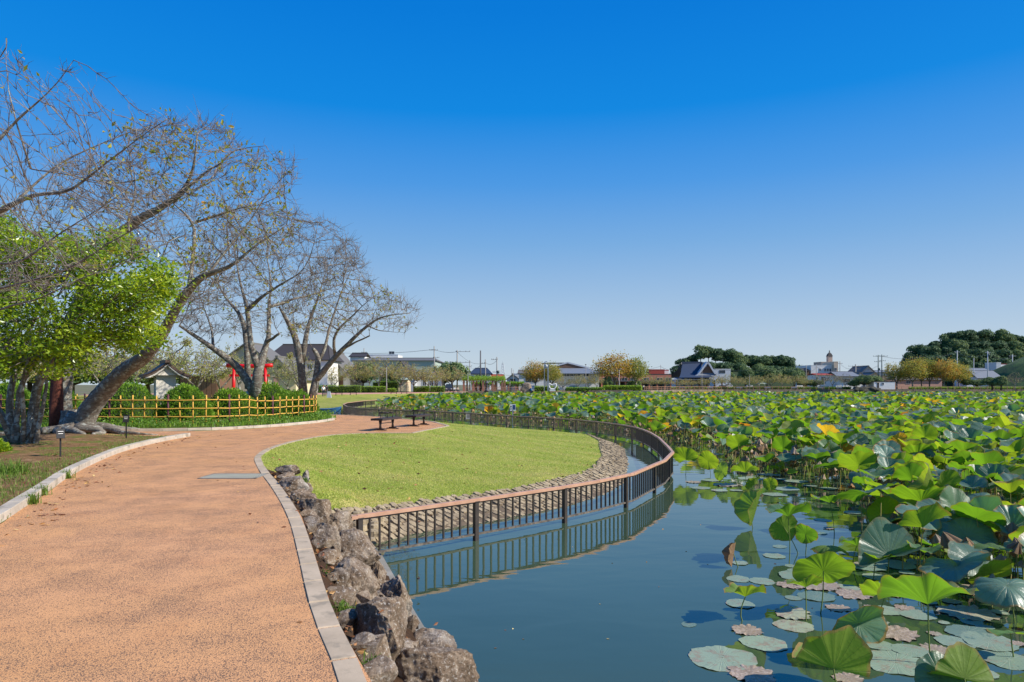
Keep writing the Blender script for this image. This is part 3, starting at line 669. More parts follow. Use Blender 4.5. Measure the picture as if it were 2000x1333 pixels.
# cherry behind the bamboo fence, in front of the red gate
DC = 33
b0 = P3(500,775,DC); 
limbs = [([P3(505,790,DC), P3(488,750,DC), P3(462,714,DC), P3(416,680,DC-.5), P3(380,656,DC-1), P3(350,636,DC-1.5)], .26, .08),
 ([P3(497,790,DC-.2), P3(499,740,DC-.2), P3(507,718,DC-.2), P3(520,672,DC), P3(530,640,DC), P3(526,585,DC)], .30, .12),
 ([P3(505,720,DC-.2), P3(494,690,DC-.3), P3(487,660,DC-.3), P3(485,605,DC-.3), P3(470,560,DC), P3(462,515,DC), P3(448,434,DC)], .2, .03),
 ([P3(484,760,DC+.5), P3(481,720,DC+.6), P3(483,670,DC+.6), P3(472,620,DC+.8), P3(440,580,DC+1), P3(410,520,DC+1)], .18, .03),
 ([P3(484,604,DC-.3), P3(520,577,DC-1), P3(545,565,DC-1.2), P3(591,532,DC-1.5), P3(612,480,DC-1.8), P3(621,434,DC-2)], .13, .02),
 ([P3(518,672,DC), P3(530,660,DC-.4), P3(546,652,DC-.8)], .10, .085),
 ([P3(526,600,DC), P3(560,590,DC+.5), P3(610,575,DC+1), P3(670,555,DC+1.5)], .1, .02),
 ([P3(526,590,DC), P3(530,540,DC+.5), P3(520,480,DC+1), P3(540,420,DC+1)], .08, .02),
 ([P3(416,680,DC-.5), P3(415,640,DC), P3(400,600,DC), P3(385,560,DC)], .09, .02),
 ([P3(448,500,DC), P3(440,440,DC), P3(455,400,DC)], .05, .01)]
polyC = [(345,640),(365,560),(400,480),(440,400),(520,410),(600,415),(640,430),(690,465),(725,520),(650,560),(600,600),(520,640),(440,660),(390,665)]
bare_tree('cherry_tree', 'many stemmed bare cherry behind the bamboo fence, in front of the large red gate', tuple(b0), limbs, att_poly(polyC, 4400, DC, 4.4), 420, .17, .1, 2.6, .55, 3.2, .5, .3, 'cherry trees by the path', tipscale=1.35,
  leafpts=[(520,500,30),(545,545,20),(620,565,20),(500,560,30),(440,560,40)])
DD = 38
b0 = P3(605,778,DD)
limbs = [([P3(594,782,DD), P3(592,750,DD), P3(588,710,DD), P3(578,660,DD), P3(560,625,DD), P3(545,600,DD-.5)], .28, .07),
 ([P3(590,715,DD), P3(594,670,DD), P3(600,630,DD+.5), P3(620,580,DD+.5), P3(640,520,DD+.5)], .18, .03),
 ([P3(608,785,DD-.3), P3(614,755,DD-.4), P3(622,720,DD-.4), P3(624,700,DD-.4), P3(614,684,DD-.5), P3(610,680,DD-.6)], .30, .12),
 ([P3(618,742,DD-.4), P3(640,715,DD-.6), P3(670,680,DD-.8), P3(716,636,DD-1.2), P3(750,617,DD-1.4), P3(800,612,DD-1.6)], .22, .03),
 ([P3(623,704,DD-.4), P3(636,680,DD-.4), P3(640,640,DD), P3(660,590,DD), P3(690,520,DD)], .13, .02),
 ([P3(668,682,DD-.8), P3(695,668,DD-1.5), P3(722,656,DD-2)], .09, .06),
 ([P3(655,696,DD-.7), P3(650,660,DD-1), P3(680,620,DD-1.5), P3(730,580,DD-2)], .1, .02),
 ([P3(716,636,DD-1.2), P3(760,650,DD-1.5), P3(790,650,DD-1.5)], .05, .01),
 ([P3(578,660,DD), P3(570,600,DD+1), P3(575,550,DD+1)], .08, .02)]
polyD = [(545,600),(585,520),(680,475),(735,560),(800,585),(820,615),(800,655),(740,640),(700,645),(650,660),(600,650),(560,670)]
bare_tree('cherry_tree', 'spreading bare cherry at the right end of the bamboo fence, with a sawn limb', tuple(b0), limbs, att_poly(polyD, 4200, DD, 4.6), 380, .18, .1, 2.6, .55, 3.4, .52, .32, 'cherry trees by the path', tipscale=1.45,
  leafpts=[(690,670,20),(760,590,30),(780,650,20),(640,600,50),(560,620,40)])

# evergreen with pale slender stems
DE = 19
b0 = Vector((PX(45, DE), DE, 0)); root = empty('evergreen_tree', b0, 'bright green evergreen with a fan of slender pale stems at the left edge', 'tree')
st = [([(33,868),(18,810),(20,760),(35,700),(60,640)], .11), ([(36,870),(30,800),(45,740),(80,690),(130,640)], .07), ([(45,872),(48,810),(40,750),(60,690),(100,600)], .07),
 ([(55,872),(62,800),(70,750),(85,715),(130,680),(190,640)], .09), ([(60,872),(72,810),(75,760),(95,720),(105,700)], .07), ([(68,878),(78,820),(92,760),(90,730)], .07), ([(28,868),(8,810),(-20,780),(-40,740)], .08),
 ([(22,866),(2,812),(-30,770),(-50,700)], .07), ([(90,730),(120,690),(200,650),(280,620)], .05), ([(60,640),(90,560),(140,480)], .06), ([(-20,780),(-40,600),(0,480)], .06)]
mb = MB(); segs = []
for i, (p, r0) in enumerate(st):
    pts = [P3(x, y, DE+math.sin(i*2.3+k*.4)*.35*k) for k, (x, y) in enumerate(p)]; k = len(pts)
    q = resample(smooth_pl([tuple(a-b0) for a in pts], 2), .15); mb.tube(q, np.linspace(r0, r0*.45, len(q)), 9, wob=.1)
mb.build('trunk', M['bark2'], root)
polyE = [(-60,430),(0,420),(60,455),(150,450),(230,450),(270,500),(330,535),(345,580),(290,630),(315,665),(300,700),(240,690),(215,650),(160,715),(110,735),(60,700),(20,735),(-60,740)]
cl = att_poly(polyE, 560, 18.6, 2.4); keep = np.array([mn_(Vector((q[0]*.9, q[1]*.5, q[2]*1.1))) > -.05 for q in cl]); cl = cl[keep]
# twigs toward the cluster centres
lm = MB(); tm = MB(); bb = np.array(b0)
core = np.array([PX(90,18.8), 18.8, PZ(640,18.8)])
frusta(tm, core*.45+cl*.55-bb+rng.normal(size=cl.shape)*.3, cl-bb, np.full(len(cl), .018), np.full(len(cl), .008), 3)
tm.build('branches', M['twig'], root)
for c in cl:
    k = int(rng.integers(40, 110)); rr = rng.uniform(.13, .30); sh = rng.normal()*.16+.06
    p = c+rng.normal(size=(k, 3))*rr*np.array([1.1, 1.1, .62]); yel = .25 if rng.random() < .2 else 0
    leaves(lm, p-bb, .125, np.clip(rng.beta(2.2, 2.2, k)+yel+sh, 0, 1), aspect=.5, flat=.3)
lm.build('crown', M['lf_ever'], root)
# ------------------------------------------------------------ boulders
from mathutils import noise as mn
import bmesh
def m_rock():
    m, nt, bs = newmat('granite boulder'); v = coord(nt); oi = nt.nodes.new('ShaderNodeObjectInfo')
    ad = nt.nodes.new('ShaderNodeVectorMath'); nt.links.new(v, ad.inputs[0]); sc = nt.nodes.new('ShaderNodeVectorMath'); sc.operation = 'SCALE'; sc.inputs[0].default_value = (13, 7, 5); nt.links.new(oi.outputs['Random'], sc.inputs['Scale']); nt.links.new(sc.outputs[0], ad.inputs[1]); v = ad.outputs[0]
    n1 = noise(nt, 5, 7, .68, v, .3); n2 = noise(nt, 38, 5, .75, v); n3 = noise(nt, 2.5, 3, .5, v)
    col = ramp(nt, n1, [(.3, lin(82,68,54)), (.5, lin(134,114,94)), (.7, lin(174,156,134))])
    col = mixc(nt, col, lin(212,204,192), ramp(nt, n2, [(.55, (0,0,0)), (.66, (.8,.8,.8))]))
    col = mixc(nt, col, lin(70,58,48), ramp(nt, n2, [(.34, (.85,.85,.85)), (.45, (0,0,0))]))
    col = mixc(nt, col, lin(196,196,192), math_(nt, 'MULTIPLY', ramp(nt, n3, [(.5, (0,0,0)), (.62, (.75,.75,.75))]), ramp(nt, oi.outputs['Random'], [(.7, (.1,.1,.1)), (1, (.7,.7,.7))])))
    nt.links.new(col, bs.inputs['Base Color']); bs.inputs['Roughness'].default_value = .92; bs.inputs['Specular IOR Level'].default_value = .2
    bump(nt, bs, math_(nt, 'ADD', math_(nt, 'MULTIPLY', n1, .5), math_(nt, 'ADD', math_(nt, 'MULTIPLY', n2, .35), math_(nt, 'MULTIPLY', noise(nt, 120, 3, .7, v), .18))), 1.0, .06); return m
M['rock'] = m_rock(); M['darkrock'] = simple('dark mossy rock', lin(78,74,58), lin(48,48,40), .6, .95, .6, 3, .1, wp=True)
def boulder(seed, w_, d_, h_, loc, label, name='boulder', cat='boulder', group='boulders beside the kerb', mat=None, sub=5, rz=None):
    r = random.Random(seed); bm = bmesh.new(); bmesh.ops.create_icosphere(bm, subdivisions=sub, radius=1)
    planes = []
    for k in range(16):
        n = Vector((r.gauss(0, 1), r.gauss(0, 1), r.gauss(0, .8))).normalized(); planes.append((n, r.uniform(.58, .84)))
    o = Vector((seed*3.1, seed*1.7, 0))
    for v in bm.verts:
        p = v.co.copy()
        for n, c in planes:
            t = p.dot(n)
            if t > c: p -= n*(t-c)*.97
        p *= 1+.09*mn.noise(p*1.6+o)+.06*mn.noise(p*4+o)+.04*mn.noise(p*10+o)+.02*mn.noise(p*24+o)-.10*max(0, .25-abs(mn.noise(p*2.2+o*2)))
        v.co = Vector((p.x*w_*.62, p.y*d_*.62, p.z*h_*.6))
    me = bpy.data.meshes.new(name); bm.to_mesh(me); bm.free(); me.polygons.foreach_set('use_smooth', [True]*len(me.polygons)); me.materials.append(mat or M['rock'])
    ob = bpy.data.objects.new(name, me); C.objects.link(ob); ob.location = loc; ob.rotation_euler = (0, 0, r.uniform(-.4, .4) if rz is None else rz)
    return tag(ob, label, cat, group)
RK = [(540,910,585,928,-.05,'flat brown boulder at the far end of the boulder row'),(542,924,572,941,-.1,'low pale boulder next to the kerb, second from the far end of the row'),
(545,931,600,971,-.2,'rounded brown boulder near the drain grate end of the row'),(590,919,603,941,-.2,'small upright stone at the lawn side of the boulder row'),(585,946,609,964,-.25,'small flat stone wedged at the lawn edge'),
(567,956,618,1004,-.25,'layered angular boulder against the lawn corner'),(582,968,645,1040,-.45,'large furrowed boulder sloping down beside the lawn corner'),
(632,1004,686,1058,-.75,'squarish pale boulder nearest the railing end'),(598,1030,672,1095,-.45,'round grey-brown boulder below the railing end, beside the kerb'),
(636,1049,732,1129,-.8,'long jagged boulder just below the railing end'),(645,1105,734,1196,-.5,'broad pitted boulder in the middle of the row'),(724,1098,750,1160,-1.05,'slim boulder partly hidden at the waterline'),
(735,1136,801,1229,-.98,'upright brown boulder at the waterline'),(700,1179,793,1308,-.5,'tall dark brown wedge boulder beside the kerb'),(790,1243,895,1302,-1.12,'low rounded boulder at the waterline near the bottom edge'),
(761,1273,922,1385,-.9,'pale grey boulder cut by the bottom edge of the view')]
for i, (x0, y0, x1, y1, zb, lb) in enumerate(RK):
    D = F*(CZ-zb)/(y1-HY); w_ = (x1-x0)/F*D; h_ = (y1-y0)/F*D*.97; d_ = (w_+h_)*.5*.95
    boulder(i+3, w_*(1.12 if i < 14 else .98), d_*1.1, h_*1.1, (PX((x0+x1)/2, D)-w_*(.10 if i in (8,10,13,6,5) else .02), D+d_*.25, zb+h_*.5), lb, sub=6 if i > 4 else 5)
k = 0
for (x, y, z, s) in [(-.62,5.9,-1.0,.6),(-.15,5.2,-.95,.7),(.05,4.3,-.8,.6),(-.45,3.6,-.5,.5),(.6,3.5,-.95,.7),(.35,2.4,-.6,.5)]:
    boulder(60+k, s, s, s*.8, (x+.05, y-.45, z), 'grey boulder of the row just below the bottom edge of the view', sub=4) if y < 4.0 else None; k += 1
# small rubble between the boulders
mb = MB()
for _ in range(260):
    t = rng.uniform(0, 1); s_ = rng.uniform(3.6, 13.5); xk = np.interp(s_, [p[1] for p in KR[:8]], [p[0] for p in KR[:8]]); xs = np.interp(s_, [p[1] for p in SH1], [p[0] for p in SH1])
    x = xk+.08+(xs-xk-.1)*t; z = regz(x, s_); sz = rng.uniform(.02, .05) if rng.random() < .8 else rng.uniform(.06, .11)
    a = rng.normal(size=(8, 3)); v = np.array([[-1,-1,-1],[1,-1,-1],[1,1,-1],[-1,1,-1],[-1,-1,1],[1,-1,1],[1,1,1],[-1,1,1]])*.8+a*.3
    mb.add(v*sz+np.array([x, s_, z+sz*.3]), [[0,3,2,1],[4,5,6,7],[0,1,5,4],[1,2,6,5],[2,3,7,6],[3,0,4,7]])
fr_ = 0
for s_ in (4.3, 4.75, 5.35, 5.9, 6.45, 7.2, 7.9, 8.9, 9.6, 10.5, 11.6):
    xk = np.interp(s_, [p[1] for p in KR[:8]], [p[0] for p in KR[:8]]); sz = random.uniform(.13, .24); fr_ += 1
    boulder(90+fr_, sz*1.2, sz*1.1, sz, (xk+.12+random.uniform(0, .08), s_, -.14+sz*.05), f'small stone filling the gap between kerb and boulders, {ORD[fr_-1]} from the near end', sub=4, group='small stones by the kerb')
tag(mb.build('rubble', M['rock']), 'loose stones between the boulders', 'stones', kind='stuff')

# ------------------------------------------------------------ lotus
def m_lotus():
    m, nt, bs = newmat('lotus leaf'); out = nt.nodes['Material Output']
    A = lambda n: (lambda a: (setattr(a, 'attribute_name', n), a.outputs['Fac'])[1])(nt.nodes.new('ShaderNodeAttribute'))
    ti, an, ra, rn = A('tint'), A('ang'), A('rad'), A('rnd')
    geo = nt.nodes.new('ShaderNodeNewGeometry'); bk = geo.outputs['Backfacing']; v = wpos(nt)
    top = ramp(nt, ti, [(0, (.16,.27,.23)), (.16, (.14,.25,.17)), (.30, (.11,.22,.10)), (.42, (.17,.27,.05)), (.58, (.55,.42,.03)), (.72, (.50,.22,.03)), (.86, (.30,.17,.09)), (1, (.44,.33,.25))])  # palest tint is glaucous bloom, raised further to paint in sky glints
    und = ramp(nt, ti, [(0, (.12,.24,.04)), (.42, (.20,.29,.035)), (.58, (.60,.44,.03)), (.72, (.50,.20,.03)), (.86, (.26,.15,.08)), (1, (.40,.30,.22))])
    var = nt.nodes.new('ShaderNodeHueSaturation'); nt.links.new(math_(nt, 'ADD', .72, math_(nt, 'MULTIPLY', rn, .55)), var.inputs['Value'])
    col = mixc(nt, top, und, bk)
    # radial veins
    fr = math_(nt, 'FRACT', math_(nt, 'MULTIPLY', an, 21.0)); tri = math_(nt, 'ABSOLUTE', math_(nt, 'SUBTRACT', fr, .5))
    wd = math_(nt, 'ADD', math_(nt, 'MULTIPLY', ra, .10), -.0); vein = math_(nt, 'SUBTRACT', 1.0, math_(nt, 'DIVIDE', math_(nt, 'MULTIPLY', tri, math_(nt, 'ADD', ra, .1)), .035), clamp=True)
    vc = mixc(nt, col, mixc(nt, (.30,.38,.16,1), (.12,.20,.02,1), bk), math_(nt, 'MULTIPLY', vein, .75))
    nz = noise(nt, 7, 5, .7, v); vc = mixc(nt, vc, (.30,.18,.08,1), math_(nt, 'MULTIPLY', ramp(nt, nz, [(.62, (0,0,0)), (.7, (.8,.8,.8))]), ramp(nt, rn, [(.4, (.05,.05,.05)), (1, (.8,.8,.8))])))
    edge = math_(nt, 'MULTIPLY', ramp(nt, math_(nt, 'ADD', ra, math_(nt, 'MULTIPLY', math_(nt, 'SUBTRACT', nz, .5), .35)), [(.90, (0,0,0)), (.98, (1,1,1))]), math_(nt, 'ADD', rn, .25))
    vc = mixc(nt, vc, (.38,.24,.08,1), math_(nt, 'MULTIPLY', edge, 1.0, clamp=True))
    vc = mixc(nt, vc, (.16,.11,.04,1), math_(nt, 'MULTIPLY', ramp(nt, noise(nt, 32, 3, .7, v), [(.66, (0,0,0)), (.71, (.9,.9,.9))]), ramp(nt, nz, [(.4, (0,0,0)), (.6, (1,1,1))])))
    nt.links.new(vc, var.inputs['Color']); colv = var.outputs[0]
    nt.links.new(colv, bs.inputs['Base Color']); nt.links.new(ramp(nt, ti, [(0, (.33,)*3), (.9, (.85,)*3)]), bs.inputs['Roughness']); bs.inputs['Specular IOR Level'].default_value = .55
    bump(nt, bs, math_(nt, 'ADD', vein, noise(nt, 14, 3, .6, v)), .5, .012)
    tr = nt.nodes.new('ShaderNodeBsdfTranslucent')
    tcol = ramp(nt, ti, [(0, (.14,.34,.015)), (.3, (.22,.45,.015)), (.45, (.44,.58,.02)), (.58, (.95,.66,.03)), (.72, (.85,.32,.02)), (.86, (.20,.10,.04)), (1, (.25,.16,.09))])
    tc2 = mixc(nt, tcol, (.08,.18,.01,1), math_(nt, 'MULTIPLY', vein, .6)); tc2 = mixc(nt, tc2, (.4,.22,.03,1), math_(nt, 'MULTIPLY', edge, .7)); nt.links.new(tc2, tr.inputs[0])
    mx = nt.nodes.new('ShaderNodeMixShader'); mx.inputs[0].default_value = .5
    nt.links.new(ramp(nt, ti, [(0, (.48,)*3), (.75, (.5,)*3), (.9, (.15,)*3)]), mx.inputs[0])
    nt.links.new(bs.outputs[0], mx.inputs[1]); nt.links.new(tr.outputs[0], mx.inputs[2]); nt.links.new(mx.outputs[0], out.inputs[0]); return m
def m_stem():
    m, nt, bs = newmat('lotus stem'); at = nt.nodes.new('ShaderNodeAttribute'); at.attribute_name = 'tint'
    nt.links.new(ramp(nt, at.outputs['Fac'], [(0, (.14,.22,.04)), (.5, (.30,.27,.07)), (1, (.22,.13,.07))]), bs.inputs['Base Color']); bs.inputs['Roughness'].default_value = .6; return m
def m_pad():
    m, nt, bs = newmat('floating lotus pad'); A = lambda n: (lambda a: (setattr(a, 'attribute_name', n), a.outputs['Fac'])[1])(nt.nodes.new('ShaderNodeAttribute'))
    ti, an, ra = A('tint'), A('ang'), A('rad'); v = coord(nt); oi = nt.nodes.new('ShaderNodeObjectInfo')
    ad = nt.nodes.new('ShaderNodeVectorMath'); nt.links.new(wpos(nt), ad.inputs[0]); v = ad.outputs[0]
    col = ramp(nt, ti, [(0, (.12,.19,.15)), (.35, (.27,.34,.23)), (.6, (.35,.33,.23)), (1, (.31,.25,.19))])
    fr = math_(nt, 'FRACT', math_(nt, 'MULTIPLY', an, 21.0)); tri = math_(nt, 'ABSOLUTE', math_(nt, 'SUBTRACT', fr, .5))
    vein = math_(nt, 'SUBTRACT', 1.0, math_(nt, 'DIVIDE', math_(nt, 'MULTIPLY', tri, math_(nt, 'ADD', ra, .1)), .05), clamp=True)
    col = mixc(nt, col, (.42,.46,.34,1), math_(nt, 'MULTIPLY', vein, .55))
    n1 = noise(nt, 6, 6, .75, v); n2 = noise(nt, 26, 4, .8, v)
    rot = math_(nt, 'ADD', n1, math_(nt, 'MULTIPLY', math_(nt, 'SUBTRACT', ti, .35), .28))
    col = mixc(nt, col, (.26,.18,.12,1), ramp(nt, rot, [(.50, (0,0,0)), (.60, (.8,.8,.8))])); col = mixc(nt, col, (.50,.40,.32,1), math_(nt, 'MULTIPLY', ramp(nt, rot, [(.58, (0,0,0)), (.7, (1,1,1))]), ramp(nt, n2, [(.45, (0,0,0)), (.6, (1,1,1))])))
    col = mixc(nt, col, (.05,.05,.03,1), ramp(nt, n2, [(.62, (0,0,0)), (.67, (1,1,1))]))
    nt.links.new(col, bs.inputs['Base Color']); bs.inputs['Roughness'].default_value = .5; bs.inputs['Specular IOR Level'].default_value = .5
    bump(nt, bs, math_(nt, 'ADD', vein, n1), .5, .01); return m
M['lotus'] = m_lotus(); M['stem'] = m_stem(); M['pad'] = m_pad()
def lotus_shape(r, nr, na, kind):
    """unit radius leaf; returns verts (nr+1)*(na+1), quads, ang, rad"""
    th = np.linspace(0, 2*np.pi, na+1); rr = np.linspace(0, 1, nr+1)**.9; rr[0] = .015
    T_, RR = np.meshgrid(th, rr)
    ph = r.uniform(0, 6.28, 8)
    edge = 1+.045*np.sin(2*T_+ph[0])+.03*np.sin(3*T_+ph[1])+.022*np.sin(7*T_+ph[2])+.012*np.sin(13*T_+ph[3])
    x, y = RR*np.cos(T_)*edge, RR*np.sin(T_)*edge
    A_ = lambda k: RR**1.7
    if kind == 'cup': z = .46*RR**.95+.17*RR**2*np.sin(2*T_+ph[4])+.07*RR**2*np.sin(5*T_+ph[5])+.045*RR**3*np.sin(11*T_+ph[6])-.12*np.clip(RR-.7, 0, 1)*2
    elif kind == 'funnel': z = .75*RR**1.15+.12*RR**2*np.sin(3*T_+ph[4])+.06*RR**2*np.sin(6*T_+ph[5])
    elif kind == 'flat': z = .14*RR**.8+.10*RR**2*np.sin(2*T_+ph[4])+.07*RR**2*np.sin(4*T_+ph[5])+.035*RR**3*np.sin(9*T_+ph[6])-.20*np.clip(RR-.6, 0, 1)
    elif kind == 'umb': z = .10*np.sqrt(RR)-.42*RR**2.2+.12*RR**2*np.sin(3*T_+ph[4])+.05*RR**2*np.sin(8*T_+ph[5])
    elif kind == 'fold': z = .75*np.abs(y)**1.1+.06*RR**2*np.sin(5*T_+ph[4])+.03*RR**3*np.sin(11*T_+ph[5]); y = y*.72
    elif kind == 'dry':
        c = np.abs(np.sin(T_*2.5+ph[4]))*.5+np.abs(np.sin(T_*4.5+ph[5]))*.25; z = -.85*RR**1.2+.25*c*RR; x = x*(.32+.3*c); y = y*(.32+.3*c)
    elif kind == 'pad': z = .012+.012*RR**3*np.sin(5*T_+ph[4])+.02*np.clip(RR-.85, 0, 1)*np.sin(9*T_+ph[5])+0*RR; y = y*(1-.05*np.exp(-((T_-3.14)/.1)**2))
    elif kind == 'padrot': z = .014+.06*np.clip(RR-.55, 0, 1)*(1+np.sin(6*T_+ph[4]))*np.sin(13*T_+ph[5])+.02*RR*np.sin(4*T_+ph[6])**2; 
    if kind in ('padrot', 'pad', 'cup', 'flat') and na > 20:
        am = {'padrot': .24, 'pad': .05}.get(kind, .03); ns_ = np.array([mn.noise(Vector((3*math.cos(t_)+ph[0], 3*math.sin(t_), ph[1])))+.7*mn.noise(Vector((14*math.cos(t_)+ph[2], 9*math.sin(t_), ph[1]))) for t_ in th])
        s = 1+am*ns_[None]*RR**3; x, y = x*s, y*s
    if na > 40 and kind != 'dry': z = z+.011*np.cos(21*T_)*np.clip(RR*1.5, 0, 1)*(.4 if kind[:3] == 'pad' else 1)
    v = np.stack([x, y, z], -1).reshape(-1, 3)
    i = np.arange(nr)[:, None]*(na+1); j = np.arange(na)[None]
    f = np.stack([i+j, i+na+1+j, i+na+1+j+1, i+j+1], -1).reshape(-1, 4)
    return v, f, (T_/(2*np.pi)).ravel(), RR.ravel()
def tiltM(tilt, az, spin):
    ax = Vector((-math.sin(az), math.cos(az), 0))      # normal leans toward azimuth az (0=+X, 90=+Y)
    return np.array((Matrix.Rotation(tilt, 3, ax) @ Matrix.Rotation(spin, 3, 'Z')))
class RR_:
    def __init__(s, seed): s.g = np.random.default_rng(seed)
    def uniform(s, a, b, n=None): return s.g.uniform(a, b, n)
proto = {}
def proto_mesh(kind, k, tint, lod=0):
    key = (kind, k, tint, lod)
    if key not in proto:
        nr, na = ((9, 84), (5, 42))[lod]; v, f, an, ra = lotus_shape(RR_(k*31+len(kind)), nr, na, kind); n = len(v)
        mb = MB(); mb.add(v, f, 0, True, ang=an, rad=ra, tint=np.full(n, tint), rnd=np.full(n, (k*.37) % 1))
        o = mb.build('leaf', M['pad'] if kind[:3] == 'pad' else M['lotus']); proto[key] = o.data; bpy.data.objects.remove(o)
    return proto[key]
def stem_mesh(mb, a, b, r, tint, bend, n=6, k=7, b0=(0,0,0)):
    a, b = np.array(a), np.array(b); t = np.linspace(0, 1, k)[:, None]; p = a+(b-a)*t+np.array(bend)*np.sin(t*np.pi)
    V0 = mb.n; mb.tube(p-np.array(b0), np.linspace(r*1.15, r*.85, k), n, 0, True, False, tint=None) if False else None
    mb.tube(p-np.array(b0), np.linspace(r*1.15, r*.85, k), n, 0, True, False); mb.at.setdefault('tint', [])
    c = sum(len(q) for q in mb.at['tint']); mb.at['tint'] = [q for q in mb.at['tint']]; 
    if mb.at['tint'] and len(mb.at['tint'][-1]) == k*n and c == mb.n: mb.at['tint'][-1] = np.full(k*n, tint)
    else: mb.at['tint'].append(np.full(mb.n-c, tint))
def lotus_thing(c, R_, kind, k, tint, tilt, az, spin, base, label, group=None, lod=0, sq=(1,1,1), stint=.2, bend=None):
    root = empty('lotus_plant', (base[0], base[1], WZ), label, 'lotus leaf', group)
    lf = bpy.data.objects.new('leaf', proto_mesh(kind, k, tint, lod)); C.objects.link(lf); lf.parent = root
    Mt = Matrix(tiltM(tilt, az, spin)).to_4x4(); b = Vector((base[0], base[1], WZ))
    lf.matrix_local = Matrix.Translation(Vector(c)-b) @ Mt @ Matrix.Diagonal((R_*sq[0], R_*sq[1], R_*sq[2], 1))
    mb = MB(); bb = bend if bend is not None else (random.uniform(-.06, .06), random.uniform(-.06, .06), 0)
    stem_mesh(mb, (base[0], base[1], WZ-.25), c, .0075 if lod == 0 else .009, stint, bb, 6 if lod == 0 else 4, 8 if lod == 0 else 5, b)
    mb.build('stem', M['stem'], root); return root
Q8 = lambda x, y: (1300+x/2.76, 850+y/2.76)
d2 = R
